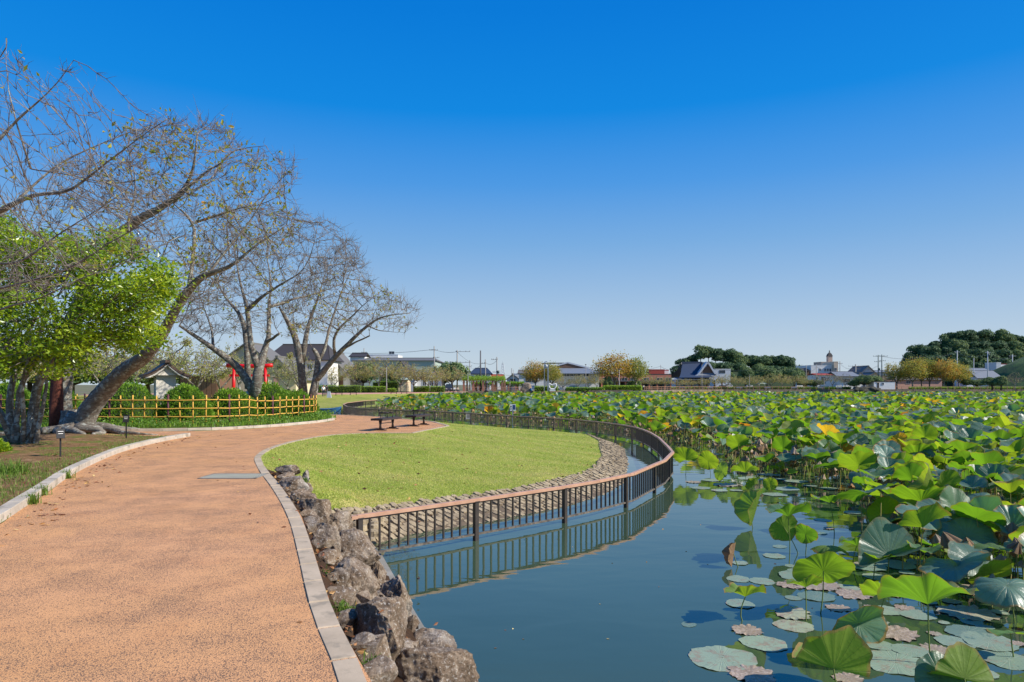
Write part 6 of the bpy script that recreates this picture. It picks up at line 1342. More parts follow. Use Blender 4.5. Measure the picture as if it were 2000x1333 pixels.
# ------------------------------------------------------------ hills
M['moundgrass'] = simple('rough hill grass', (.10,.17,.03), (.035,.07,.02), .35, .95, .8, 2, .3, wp=True)
def mound(name, xs, D0, D1, label=None, mat='darkgreen', wob=1.5):
    """xs: list of (px, top y) at distance (D0+D1)/2"""
    Dm = (D0+D1)/2; P_ = [(PX(x, Dm), PZ(y, Dm)) for x, y in xs]; X0, X1 = P_[0][0], P_[-1][0]; nx, ny = 60, 16; v = []
    for j in range(ny+1):
        t = j/ny
        for i in range(nx+1):
            x = X0+(X1-X0)*i/nx; h = np.interp(x, [p[0] for p in P_], [p[1] for p in P_]); v.append((x, D0+(D1-D0)*t, max(-.5, h*math.sin(math.pi*t)**.6+mn.noise(Vector((x*.05, t*4, 1)))*wob*math.sin(math.pi*t))))
    i = np.arange(ny)[:, None]*(nx+1); j = np.arange(nx)[None]; mb = MB(); mb.add(v, np.stack([i+j, i+j+1, i+nx+2+j, i+nx+1+j], -1).reshape(-1, 4), 0, True)
    return tag(mb.build(name, M[mat]), kind='structure')
mound('hill', [(1305,757),(1330,745),(1365,722),(1420,722),(1460,726),(1500,730),(1540,742),(1575,757)], 380, 450)
mound('hill', [(1765,757),(1790,735),(1830,716),(1880,698),(1930,686),(2010,682),(2100,684),(2200,700),(2300,757)], 420, 600)
hill = [blob_tree(200+i, 11+i % 2*2, 12, 4200, .85, 'lf_hill', [(0, .5), (.1, .75), (0, .6), (.3, 1), (.05, .6)][i], 'forest_tree', 12, .05, conic=int(i == 2)) for i in range(5)]
lst = []
for i, (x, y) in enumerate([(1325,712),(1342,700),(1352,690),(1368,676),(1384,678),(1398,680),(1412,682),(1426,680),(1440,690),(1452,694),(1468,692),(1483,696),(1495,690),(1508,697),(1520,692),(1534,694),(1544,704),(1338,722),(1360,712),(1384,706),(1408,706),(1432,708),(1456,712),(1480,712),(1504,712),(1528,714),(1548,722),(1372,728),(1420,728),(1470,730),(1515,728),(1556,732)]):
    D = 415 if i < 17 else (402 if i < 27 else 392); lst.append((x, D, y))
def hill_trees(lst, D_h, lab, group, sc):
    for i, (x, D, y) in enumerate(lst):
        o = hill[i % 5]; H = 12*sc*random.uniform(.9, 1.1); z = PZ(y, D)-H*.9; lb = lab(i)
        args = dict(loc=(PX(x, D), D, z), rz=i*2.1, sc=(H/12*random.uniform(.95, 1.2), H/12, H/12), label=lb, group=group)
        if o['label'] == 'prototype': o.location = args['loc']; o.rotation_euler = (0,0,args['rz']); o.scale = args['sc']; tag(o, lb, 'tree', group)
        else: copy_tree(o, **args)
hill_trees(lst, 0, lambda i: ('dark tree on the skyline of the small wooded hill, '+ORD[i]+' from the left') if i < 17 else (f'dark tree on the slope of the small wooded hill, {ORD[i-17]} below the skyline' if i < 37 else ''), 'trees of the small wooded hill', .95)
lst = []
for r_, (yo, D) in enumerate([(0, 505), (18, 480), (36, 458), (54, 440), (70, 425)]):
    for j, x in enumerate(range(1781-r_*4, 2060, 21)):
        xx = x+(r_ % 2)*10; top = np.interp(xx, [1772,1789,1827,1865,1901,1921,1964,2000], [694,676,658,648,645,648,645,655])+yo
        if top < 735: lst.append((xx+random.uniform(-4, 4), D, top+random.uniform(-3, 4), r_, j))
hill_trees([l[:3] for l in lst], 0, lambda i: f'dark tree on the large right hill, {ORD[lst[i][4]]} from the left in the {["skyline","second","third","fourth","lowest"][lst[i][3]]} tier', 'trees of the large wooded hill', 1.2)
mound('grassy_mound', [(1935,757),(1955,744),(1975,728),(2000,710),(2040,690),(2100,680),(2200,757)], 238, 300, mat='moundgrass', wob=.6)
# ------------------------------------------------------------ houses
def building(label, x0, x1, ywall, yroof, D, dep, roof='gable', wall='white', rmat='greyroof', wins=(), door=None, cat='house', name='house', over=.5, ridge=1.0, base=0.0, rz=0, group=None, yw0=None):
    W = (x1-x0)/F*D; H = PZ(ywall, D); HR = PZ(yroof, D); cx_ = PX((x0+x1)/2, D)
    r = thing(name, (cx_, D, base), label, cat, group, rz)
    mb = MB(); mb.box((0, dep/2, H/2), (W, dep, H))
    if roof == 'front': mb.add([(-W/2,.0,H),(W/2,.0,H),(0,.0,HR),(-W/2,dep,H),(W/2,dep,H),(0,dep,HR)], [np.array([[0,1,2],[3,5,4]]), np.array([[0,2,5,3],[1,4,5,2]])])
    mb.build('wall', M[wall], r); mb = MB(); o_ = over; t = .18
    def slab(a, b, c, d):   # roof plane with thickness
        a, b, c, d = map(Vector, (a, b, c, d)); n = (b-a).cross(d-a).normalized(); n = n if n.z > 0 else -n
        v = [tuple(q) for q in (a, b, c, d)]+[tuple(q+n*t) for q in (a, b, c, d)]; mb.add(v, [[3,2,1,0],[4,5,6,7],[0,1,5,4],[1,2,6,5],[2,3,7,6],[3,0,4,7]])
    if roof == 'gable':     # ridge runs left-right, we look at the front slope
        k = W/2*ridge; hh = H-.02; zz = (HR-H)/(dep/2)*o_
        slab((-W/2-o_,-o_,hh-zz),(W/2+o_,-o_,hh-zz),(k+o_*.6,dep/2,HR),(-k-o_*.6,dep/2,HR)); slab((W/2+o_,dep+o_,hh-zz),(-W/2-o_,dep+o_,hh-zz),(-k-o_*.6,dep/2,HR),(k+o_*.6,dep/2,HR))
        if ridge < 1:
            slab((W/2+o_,-o_,hh-zz),(W/2+o_,dep+o_,hh-zz),(k+o_*.6,dep/2+.05,HR-.02),(k+o_*.6,dep/2-.05,HR-.02)); slab((-W/2-o_,dep+o_,hh-zz),(-W/2-o_,-o_,hh-zz),(-k-o_*.6,dep/2-.05,HR-.02),(-k-o_*.6,dep/2+.05,HR-.02))
        mb.box((0,dep/2,HR+.2), (2*k+o_, .4, .3))
    elif roof == 'front':
        zz = (HR-H)/(W/2)*o_
        slab((-W/2-o_,-o_,H-zz+.02),(-W/2-o_,dep+o_,H-zz+.02),(0,dep+o_,HR+.02),(0,-o_,HR+.02)); slab((W/2+o_,dep+o_,H-zz+.02),(W/2+o_,-o_,H-zz+.02),(0,-o_,HR+.02),(0,dep+o_,HR+.02)); mb.box((0,dep/2,HR+.25), (.4, dep+2*o_, .3))
    else: mb.box((0,dep/2,H+.1), (W+.1, dep+.1, .24))
    mb.build('roof', M[rmat], r)
    wp = r
    for (a, y0, b, y1) in wins:
        xx = PX((a+b)/2, D)-cx_; ww = (b-a)/F*D; z0, z1 = PZ(y1, D), PZ(y0, D); hh = z1-z0; zc = (z0+z1)/2
        f_ = one('window', lambda m: m.box((xx,-.04,z1+.03), (ww+.2,.12,.08)).box((xx,-.04,z0-.03), (ww+.2,.14,.08)).box((xx-ww/2-.04,-.04,zc), (.08,.12,hh)).box((xx+ww/2+.04,-.04,zc), (.08,.12,hh)).box((xx,-.03,zc), (.07,.07,hh)), M['lightgrey' if wall != 'lightgrey' else 'slab'], r)
        one('pane', lambda m: m.box((xx,-.012,zc), (ww,.03,hh)), M['glass'], f_)
    if door:
        a, y0, b, y1 = door[:4]; xx = PX((a+b)/2, D)-cx_; ww = (b-a)/F*D; z1 = PZ(y0, D); d_ = one('door', lambda m: [m.box((xx-ww/2+ww*(k+.5)/6,-.03,z1/2), (ww/6*.92,.06,z1)) for k in range(6)], M[door[4]], r); one('lintel', lambda m: m.box((xx,-.06,z1+.12), (ww+.5,.14,.2)), M['beige'], r)
    return r
building('low white roofed shed with brown slatted wooden wall left of the large gate', 352, 425, 731, 712, 74, 5, 'gable', 'brown', 'lightgrey', door=(363,734,424,758,'brown'), name='shed', cat='shed')
building('pale beige house with a steep grey roof behind the large gate', 440, 522, 702, 672, 112, 9, 'front', 'beige', 'greyroof', [(470,722,482,738)])
building('cream gabled house with a pink shuttered window right of the large gate', 506, 578, 738, 700, 104, 10, 'front', 'cream', 'greyroof', [(517,736,524,751)], (534.5,737,545,752,'pink'))
building('white house with a dark slate roof rising above the cherries', 520, 640, 702, 672, 150, 12, 'gable', 'white', 'darkroof', [(572,724,580,738),(600,712,610,722)], ridge=.72)
building('white gabled building with a brown double door facing the lawn', 596, 684, 737, 688, 160, 14, 'front', 'white', 'greyroof', [(612,742,620,754)], (655,735.5,670.5,757,'brown'), over=1.2)
building('tall white walled store with an arched dark window left of the gabled one', 571, 600, 716, 703, 158, 8, 'gable', 'white', 'greyroof', [(575,729,582,742)])
building('long pale green hall with a grey roof behind the cherry row', 690, 850, 705, 698, 215, 26, 'gable', 'greengrey', 'greyroof', [(770,724,782,732),(800,724,812,732),(690,724,700,732)], name='hall', cat='hall', ridge=.86)
building('white rooftop block above the long green hall', 716, 777.5, 694, 684, 245, 10, 'flat', 'white', 'lightgrey', [(760,687,770,692)], name='roof_block', cat='building')
building('low white building with a dark flat roof above the cherries', 684, 712, 697, 690, 235, 8, 'gable', 'white', 'darkroof')
building('dark tiled gable house in the middle of the cherry row', 755, 810, 738, 708, 178, 12, 'front', 'lightgrey', 'darkroof', [(772,736,780,746),(790,736,798,746)])
building('white shopfront with tall windows behind the right end of the cherry row', 806, 862, 728, 722, 182, 10, 'flat', 'white', 'lightgrey', [(826,738,832,756),(840,738,846,756),(849,738,855,756)], name='shop', cat='shop')
building('cream hut with a green awning beside the tiny red gate', 774, 796, 742, 736, 166, 5, 'gable', 'cream', 'greengrey', [(780,746,785,754)])
building('two storey house with a hipped dark blue roof behind the pergola', 919, 958, 730, 720, 235, 10, 'gable', 'lightgrey', 'blueroof', [(930,733,938,739),(944,733,950,739)], ridge=.55)
building('low red roofed building behind the pergola', 955, 982, 739, 733, 240, 8, 'gable', 'white', 'redbox'); building('small gabled house with brown trim between pergola and tree', 990, 1013, 741, 732, 215, 8, 'front', 'lightgrey', 'greyroof', [(997,741,1006,746)])
building('pale block beside the small gabled house', 1003, 1016, 731, 729, 225, 7, 'flat', 'white', 'lightgrey'); building('white and pale blue building left of the orange tree', 1014, 1062, 730, 724, 214, 9, 'gable', 'white', 'greyroof', [(1026,732,1050,747)])
r = building('wide hall with a sweeping grey hip and gable roof and white walls', 1062, 1170, 729, 717, 226, 30, 'gable', 'white', 'tile', [(1098,731,1105,735),(1107,731,1112,735),(1114,731,1119,735),(1121,731,1126,735),(1128,731,1133,735),(1141,731,1149,735)], ridge=.55, name='hall', cat='hall', over=2.2)
Dg = 241; X0 = PX(1090, Dg)-r.location.x; q = Dg/F
one('gable_roof', lambda m: m.add([(X0-3.2,13,PZ(719,Dg)),(X0+10,13,PZ(719,Dg)),(X0+3.2,13,PZ(709,Dg)),(X0-8.5,13.5,PZ(716,Dg)),(X0+3.2,25,PZ(709,Dg)),(X0-5.5,13.2,PZ(709.5,Dg)),(X0-5.5,25,PZ(709.5,Dg)),(X0+10,25,PZ(719,Dg)),(X0-8.5,25,PZ(716,Dg))], [np.array([[2,1,7,4],[5,2,4,6],[3,5,6,8]])]), M['tile'], r)
one('gable_end', lambda m: m.add([(X0-2.8,12.9,PZ(719,Dg)),(X0+9.2,12.9,PZ(719,Dg)),(X0+3,12.9,PZ(710.6,Dg))], [[0,1,2]]), M['brown'], r)
one('white_fascia', lambda m: m.beam((X0-3.2,12.8,PZ(718.5,Dg)), (X0+3.2,12.8,PZ(709,Dg)), .2, .5).beam((X0+3.2,12.8,PZ(709,Dg)), (X0+10.4,12.8,PZ(719,Dg)), .2, .5), M['lightgrey'], r)
r = building('long two storey brick hall with a colonnade behind the orange tree', 1165, 1311, 732, 729, 232, 16, 'flat', 'brick', 'darkroof', [(a, 738.5, a+11, 743.5) for a in (1178,1196,1214,1232,1256,1283,1300)], name='hall', cat='hall')
for k in range(9): xk = (PX(1176+k*15.5, 228)-r.location.x); one('column', lambda m: m.box((xk,-3.2,1.35), (.5,.5,2.7)), M['brick'], r)
one('canopy', lambda m: m.box((0,-1.9,2.95), ((1311-1165)/F*232, 3.8, .4)), M['slab'], r); one('front_shade', lambda m: m.box((0,-.2,1.2), ((1311-1165)/F*232*.97, .3, 2.3)), M['glass'], r)  # dark slab puts the shade under the canopy into colour
building('red box on the roof of the brick hall', 1268, 1298, 723, 722.5, 240, 5, 'flat', 'redbox', 'redbox', name='roof_box', cat='roof box'); building('white parapet block left of the orange tree crown', 1176, 1190, 726, 725.5, 250, 4, 'flat', 'white', 'white', name='roof_block', cat='building'); building('small white stair block right of the red box', 1298, 1306, 724, 723.5, 244, 4, 'flat', 'white', 'redbox', name='roof_block', cat='building')
# temple
D = 262; r = thing('temple', (PX(1355, D), D, 0), 'temple with a great curved blue-grey tiled roof and ornate gable facing right', 'temple'); S = D/F; zt = lambda y: PZ(y, D); Xl = lambda x: (x-1355)*S
one('wall', lambda m: m.box((0,5,(zt(741))/2), (62*S,11,zt(741))), M['lightgrey'], r)
prof = lambda t, za, zb_: za+(zb_-za)*t**1.6
mb = MB(); nn = 9; v = []
for i in range(nn):      # main front slope: ridge 1342..1380 to eave 1322..
    t = i/(nn-1); z = prof(1-t, zt(738), zt(709)); yy = 7-t*12; v += [(Xl(1342)-t*22*S, yy, z), (Xl(1380)+t*8*S, yy-.5, z+.0)]
mb.add(v, [[2*i, 2*i+1, 2*i+3, 2*i+2] for i in range(nn-1)], 0, True); v2 = [(x, 14-y, z) for x, y, z in v]; mb.add(v2, [[2*i, 2*i+2, 2*i+3, 2*i+1] for i in range(nn-1)], 0, True)
mb.box((Xl(1361),7,zt(708)), (40*S,.9,.9))
mb.build('roof', M['blueroof'], r)
mb = MB(); v = []
for i in range(nn): t = i/(nn-1); z = prof(1-t, zt(735), zt(708)); v += [(Xl(1380)-t**.8*24*S, -1.5, z), (Xl(1380)+t**.8*20*S, -1.5, z), (Xl(1380)-t**.8*24*S, 1.5, z+.3), (Xl(1380)+t**.8*20*S, 8, z+.3)]
mb.add(v, [[4*i, 4*i+4, 4*i+6, 4*i+2] for i in range(nn-1)]+[[4*i+1, 4*i+3, 4*i+7, 4*i+5] for i in range(nn-1)], 0, True)
for i in range(nn-1):
    for s in (0, 1): mb.beam(v[4*i+s], v[4*i+4+s], .9, .6)
mb.build('gable_trim', M['lightgrey'], r)
one('gable', lambda m: m.add([(Xl(1361),-1,zt(729)),(Xl(1397),-1,zt(729)),(Xl(1381),-1,zt(714))], [[0,1,2]]), M['brown'], r)
one('lower_roof', lambda m: m.add([(Xl(1350),-3,zt(741)),(Xl(1408),-3,zt(741)),(Xl(1398),-.8,zt(728)),(Xl(1362),-.8,zt(728))], [[0,1,2,3]]).add([(Xl(1310),-6,zt(742)),(Xl(1408),-6,zt(742)),(Xl(1400),2,zt(738)),(Xl(1318),2,zt(738))], [[0,1,2,3]]), M['tile'], r)
for k in range(7): one('column', lambda m: m.box((Xl(1316+k*14.5),-4.5,zt(743)/2), (.45,.45,zt(743))), M['brown'], r)
building('white box building behind the temple gable', 1395, 1427, 722, 720, 285, 8, 'flat', 'lightgrey', 'white', [(1405,724,1416,729)], name='building', cat='building')
building('small dark house left of the white block', 1567, 1580, 724, 721, 300, 6, 'gable', 'brown', 'darkroof')
r = building('large white block with small windows below the clock spire', 1584, 1632, 714.5, 713.5, 300, 16, 'flat', 'white', 'white', [(1610,720.5,1613,725.5),(1615,720.5,1618,725.5),(1620,720.5,1623,725.5),(1600,720.5,1603,725)], name='building', cat='building')
building('grey side wing of the large white block', 1581, 1593, 715, 713, 306, 10, 'flat', 'slab', 'beige', name='building', cat='building'); building('right wing of the white block with one window', 1629, 1637, 707.5, 707, 298, 12, 'flat', 'beige', 'beige', [(1630.5,719,1634,724)], name='building', cat='building')
building('beige upper block beside the spire', 1604, 1636.5, 708, 707, 318, 8, 'flat', 'tower', 'beige', name='building', cat='building')
D = 312; r = thing('spire_tower', (PX(1620, D), D, 0), 'slim beige tower with a dark pointed spire and finial', 'tower'); one('shaft', lambda m: m.box((0,0,PZ(696.5,D)/2), (8.2*D/F,8.2*D/F,PZ(696.5,D))), M['tower'], r)
one('spire', lambda m: m.add([(-1.3,-1.1,PZ(696.5,D)),(1.1,-1.1,PZ(696.5,D)),(1.1,1.1,PZ(696.5,D)),(-1.1,1.1,PZ(696.5,D)),(-.75,-.75,PZ(692,D)),(.75,-.75,PZ(692,D)),(.75,.75,PZ(692,D)),(-.75,.75,PZ(692,D)),(0,0,PZ(687.5,D))], [np.array([[3,2,1,0],[0,1,5,4],[1,2,6,5],[2,3,7,6],[3,0,4,7]]), np.array([[4,5,8],[5,6,8],[6,7,8],[7,4,8]])]), M['black'], r)
one('finial', lambda m: m.tube([(0,0,PZ(688.5,D)),(0,0,PZ(684.5,D))], .12, 6).tube([(0,0,PZ(687,D)),(0,0,PZ(686,D))], .3, 6), M['black'], r)
building('white house with a red tiled eave left of the long grey roof', 1596, 1637, 733, 731, 272, 9, 'gable', 'white', 'redbox', [(1604,737,1612,750)]); building('long white walled house with a grey tiled roof', 1637, 1674, 734.5, 727, 270, 10, 'gable', 'white', 'tile', [(1646,741,1660,747)], over=1.0)
building('white house with a crossed gable right of the long grey roof', 1668, 1692, 738, 729, 275, 8, 'front', 'white', 'greyroof', [(1676,742,1682,750)]); building('temple like gable roof with white pediment between the houses', 1682, 1708, 728, 716, 290, 12, 'front', 'lightgrey', 'greyroof', over=.8)
building('small house behind the two tall poles', 1700, 1716, 733, 728.5, 280, 8, 'front', 'cream', 'greyroof'); building('low grey roofed building behind the tall poles', 1712, 1740, 727.5, 724.5, 300, 8, 'gable', 'lightgrey', 'tile'); building('peach coloured building beside the bare tree', 1722, 1732, 735, 733, 270, 5, 'flat', 'tower', 'beige')
building('small pale blue boathouse with a dark doorway on the water side', 1707, 1748, 746.5, 744, 246.6, 4, 'flat', 'white', 'darkroof', [(1722,748,1726,752)], (1713,748,1717,756,'darkroof'), name='boathouse', cat='boathouse', base=-.02)
building('pink walled house hidden behind the yellowing trees', 1752, 1840, 742, 736, 285, 8, 'gable', 'pink', 'greyroof', [(1770,744,1778,750)])
building('tiled house with a dark blue-grey roof below the right hill', 1893, 1935, 727, 720, 300, 10, 'gable', 'lightgrey', 'tile', [(1900,730,1906,735)], over=1.0); building('tiled house with a sloping grey roof nearest the right edge', 1910, 1952, 737, 725, 272, 9, 'gable', 'white', 'tile', [(1921,742,1927,748)], over=1.0)
building('dark roofed low house left of the sloping tiled roofs', 1890, 1910, 736, 731, 278, 7, 'gable', 'lightgrey', 'darkroof'); building('white house with a rust red roof edge on the lower hill', 1948, 1984, 712, 709, 330, 8, 'flat', 'white', 'redbox', [(1960,716,1965,719)]); building('white wing beside the rust roofed house', 1946, 1955, 709, 708.5, 328, 8, 'flat', 'lightgrey', 'white')
# ------------------------------------------------------------ pergolas, clock tower, heart, mound
def pergola(x0, x1, ytop, yv, D, ncol, label, dep=6):
    W = (x1-x0)/F*D; H = PZ(yv, D); r = thing('pergola', (PX((x0+x1)/2, D), D, 0), label, 'pergola')
    for row in (0, 1):
        for k in range(ncol): one('pillar', lambda m: m.box((-W/2*.93+W*.93*k/(ncol-1)+row*.6,row*dep*.8,H/2), (.5,.5,H)), M['pergola'], r)
    for k in range(0, ncol*2): one('beam', lambda m: m.box((-W/2+W*k/(ncol*2-1),dep*.4,H+.1), (.14,dep,.2)), M['pergola'], r)
    n = 5200; p = np.c_[rng.uniform(-.53, .53, n)*W, rng.uniform(-.08, .95, n)*dep, H+.15+rng.beta(1.5, 3, n)*(PZ(ytop, D)-H)*1.5]; hang = rng.random(n) < .2; p[hang, 2] -= rng.random(hang.sum())*.9
    lm = MB(); leaves(lm, p, .30, np.clip(rng.beta(2, 2, n)*.7+.3, 0, 1), aspect=.5, droop=.3); lm.build('vines', M['lf_bush'], r)
pergola(903, 984, 736.5, 744, 182, 5, 'long vine covered pergola with brick red pillars behind the railing'); pergola(978, 1022, 747.5, 751, 205, 4, 'lower vine covered pergola to the right of the long one', 4); pergola(922, 962, 748, 751.5, 210, 4, 'low vine pergola glimpsed behind the long one', 4)
D = 178; r = thing('stone_lantern', (PX(951.5, D), D-1.3, 0), 'grey round topped stone lantern in front of the pergola', 'stone lantern'); mb = MB(); mb.tube([(0,0,0),(0,0,.4),(0,0,.5),(0,0,1.3),(0,0,1.5)], [.6,.55,.25,.2,.4], 8); mb.build('pillar', M['slab'], r); one('light_box', lambda m: m.box((0,0,1.8), (.5,.5,.55)), M['slab'], r); one('cap', lambda m: m.tube([(0,0,2.1),(0,0,2.25),(0,0,2.55),(0,0,2.8)], [.62,.5,.2,.08], 8), M['slab'], r)
D = 184; r = thing('clock_tower', (PX(1066.7, D), D, 0), 'slim silver clock tower of two posts joined by an arch', 'clock tower')
for x_ in (-.48, .52): one('post', lambda m: m.box((x_,0,PZ(711,D)/2), (.34 if x_ > 0 else .16,.3,PZ(711,D))), M['steel'], r)
zt_ = PZ(710.5, D); one('arch', lambda m: m.tube([(.52*math.cos(a)+.02, 0, zt_+.5*math.sin(a)) for a in np.linspace(math.pi, 0, 9)], .12, 6), M['steel'], r)
c_ = one('clock', lambda m: m.box((.02,0,zt_-.75), (.8,.34,1.1)), M['steel'], r); mb = MB(); mb.tube([(.02,-.19,zt_-.65),(.02,-.23,zt_-.65)], .34, 20); mb.build('dial', M['white'], c_); mb = MB(); mb.beam((.02,-.25,zt_-.65),(.02,-.25,zt_-.4),.03,.04); mb.beam((.02,-.25,zt_-.65),(.2,-.25,zt_-.6),.03,.04); mb.build('hands', M['black'], c_)
r = thing('heart_sculpture', (PX(1079, D), D, 0), 'white heart shaped arch sculpture below the clock tower', 'sculpture'); mb = MB(); mb.tube([(1.0*math.copysign(abs(math.sin(t))**1.0, math.sin(t))*1.0, 0, .35+1.05+(.78*math.cos(t)-.3*math.cos(2*t)-.12*math.cos(3*t))*.85) for t in np.linspace(0, 2*math.pi, 25)], .17, 8); mb.build('ring', M['white'], r); one('foot', lambda m: m.box((0,0,.22), (1.6,.5,.44)), M['white'], r)
boulder(77, 3.2, 2.2, 2.6, (PX(1028.5, 176)-.0, 180.5, .7), 'rounded brown rock mound by the far railing', 'rock', 'rock', None, M['rock'], 4)
r = thing('litter_bin', (PX(1037, 180), 179.5, 0), 'small blue bin beside the rock mound', 'bin'); one('body', lambda m: m.tube([(0,0,0),(0,0,.75)], [.25,.3], 8), M['blue'], r); one('lid', lambda m: m.tube([(0,0,.75),(0,0,.85)], [.32,.2], 8), M['slab'], r)
# planter bastion
mb = MB(); mb.prism([(21,186.5),(33,186.5),(33,190.5),(21,190.5)], -1.5, .25); tag(mb.build('planter_wall', M['wall']), 'dark stone planter wall jutting into the pond below the orange tree', 'planter wall')
mb = MB(); mb.prism([(33.05,186.3),(37.8,186.3),(37.8,190.5),(33.05,190.5)], -1.5, .05); tag(mb.build('pale_planter_wall', M['conc']), 'pale concrete block wall right of the dark planter', 'wall')
# rocky spit
k = 0
for x in np.arange(1664, 1702, 4.2):
    D = 243; boulder(300+k, 2.6+random.random(), 3, 2.4, (PX(x, D), D-3.5+random.random(), -.3), f'dark rock of the spit left of the boathouse, {ORD[k]} from the left', 'rock', 'rock', 'rocks of the spit', M['darkrock'] if 'darkrock' in M else M['wall'], 3); k += 1
r = thing('landing_steps', (PX(1735, 240), 243, WZ), 'low stone landing steps in front of the boathouse', 'steps')
for i in range(3): one('step', lambda m: m.box((0,-i*.8,.45-.3*i), (7,.8,.5)), M['conc'], r)
# ------------------------------------------------------------ poles, lamps, wires
def pole(px, ytop, D, label, arms=(), r0=.2, mat='pole', transformer=None, name='utility_pole', group='utility poles'):
    H = PZ(ytop, D); r = thing(name, (PX(px, D), D, 0), label, 'utility pole', group); one('shaft', lambda m: m.tube([(0,0,0),(0,0,H)], [r0,r0*.7], 8), M[mat], r)
    for (dy, l, off_) in arms:
        a_ = one('crossarm', lambda m: m.beam((off_-l/2,0,H-dy),(off_+l/2,0,H-dy),.12,.12), M[mat], r); one('insulators', lambda m: [m.tube([(off_+l/2*t,0,H-dy),(off_+l/2*t,0,H-dy+.3)], .07, 5) for t in (-.95,-.4,.4,.95)], M['slab'], a_)
    if transformer: one('transformer', lambda m: m.tube([(.45,0,H-transformer-.9),(.45,0,H-transformer)], .32, 8), M['polegreen'], r)
    return (PX(px, D), D, H)
p1 = pole(848, 676.5, 205, 'concrete utility pole above the right half of the cherry row', [(1.2,2.4,-.2),(3.5,1.8,.6),(6,2.2,.5)], transformer=6)
p2 = pole(893, 684.5, 190, 'tall utility pole with long side arms left of the pergola', [(.4,4,1.6),(3.4,4,1.6)], r0=.22)
p3 = pole(938.5, 685, 188, 'plain thick brown pole rising above the pergola', r0=.24, mat='slab'); p4 = pole(948, 702.5, 205, 'thin utility pole right of the thick brown one', [(1.2,1.6,-.6)]); p5 = pole(970.5, 697.5, 200, 'utility pole with a transformer above the right end of the pergola', [(.8,1.8,-.7),(4.5,1.4,-.5)], transformer=4)
p6 = pole(917.5, 704, 230, 'far utility pole with a street light left of the blue roof', [(2,2.4,-.5),(5.5,2.4,-.5)]); pole(999.5, 719.5, 240, 'short far pole right of the lattice tower', r0=.18); pole(1002.5, 722.5, 210, 'rusty thin pole before the small gabled house', r0=.1); pole(1157, 712.5, 230, 'far pole between the grey hall roof and the orange tree', [(1,2.6,0)]); pole(711, 680.5, 240, 'far pole above the low white building', [(1.5,1.8,0)])
pole(1153, 717.5, 236, 'smaller far pole beside the orange tree', [(.8,2,0)], r0=.12)
p7 = pole(1574.5, 742-28, 262, 'dark pole before the left side of the white block', r0=.16); p8 = pole(1594.5, 712, 266, 'pole standing in front of the white block', transformer=5, r0=.16); p9 = pole(1640.5, 706, 290, 'slim pole right of the white block', [(1,2.2,0)]); p10 = pole(1671, 712, 285, 'pole with crossarms above the long tiled roof', [(.8,6,0),(2,4,0)], r0=.35)
p11 = pole(1715.3, 693.8, 262, 'left one of two tall poles near the boathouse', [(.5,4,0),(2.6,3,0)], transformer=5, mat='polegreen', r0=.24); p12 = pole(1722.3, 693, 263, 'right one of two tall poles near the boathouse', [(.6,4.5,0),(2.4,3,0)], mat='polegreen', r0=.24)
p13 = pole(1869.5, 685, 290, 'pole standing against the wooded hill above the yellowing trees', [(.6,2.5,0)], mat='lightgrey'); p14 = pole(1929, 686, 262, 'light grey pole before the tiled houses', [(.6,2,0)], mat='lightgrey', transformer=1); p15 = pole(1977.5, 693, 290, 'pole above the rust roofed house', [(.6,3,0)], mat='lightgrey'); pole(1902, 700, 275, 'pole at the right end of the yellowing clump', mat='lightgrey', r0=.15); pole(1290.5, 713, 262, 'far pole behind the red box', r0=.12); pole(1331, 708, 270, 'far pole left of the temple roof', [(.6,1.5,0),(2,1.5,0)], r0=.16)
def wire(pts, label, sag=1.2, r_=.03):
    mb = MB()
    for a, b in zip(pts[:-1], pts[1:]):
        for o_ in (-.5, .5):
            t = np.linspace(0, 1, 9); mb.tube([tuple(np.array(a)*(1-s)+np.array(b)*s+np.array([0, o_, -sag*4*s*(1-s)])) for s in t], r_, 3)
    tag(mb.build('power_line', M['wire']), label, 'power line', 'sagging power lines')
dn = lambda p, d: (p[0], p[1], p[2]-d)
wire([(PX(560,260),260,PZ(676,260)), dn(p1,1)], 'power line sagging leftward from the pole above the cherry row', 2); wire([dn(p1,1), dn(p2,.4)], 'power line between the cherry row pole and the long armed pole', .5); wire([dn(p2,.4), dn(p4,1)], 'power line from the long armed pole to the thin pole', 1.5); wire([dn(p4,1), dn(p5,1)], 'power line from the thin pole to the transformer pole', .8); wire([dn(p6,2), dn(p3,4)], 'power line from the far street light pole to the thick brown pole', 1.0); wire([dn(p1,6), (PX(560,250),250,PZ(690,250))], 'lower power line leftward from the cherry row pole', 2)
wire([dn(p5,5), (PX(1290,262),262,PZ(716,262))], 'long low power line across the orange trees', 3); wire([dn(p9,1), dn(p10,1), dn(p11,4)], 'power line from the white block to the boathouse poles', 1.5); wire([dn(p12,.6), (PX(1800,285),285,PZ(697,285)), dn(p13,.6)], 'power line from the boathouse poles toward the hill', 1); wire([dn(p13,1), dn(p14,1), dn(p15,1)], 'power line below the wooded hill', 1.5); wire([(PX(1290,262),262,PZ(716,262)), (PX(1331,270),270,PZ(715,270)), dn(p7,1), dn(p8,1), dn(p9,3)], 'long power line behind the temple roof', 1.5)
D = 600; r = thing('lattice_tower', (PX(982, D), D, 0), 'faint grey steel lattice tower far behind the pergola', 'tower'); H = PZ(710, D); mb = MB()
for sx in (-1, 1):
    for sy in (-1, 1): mb.beam((sx*3.2,sy*3.2,0),(sx*.5,sy*.5,H),.35,.35)
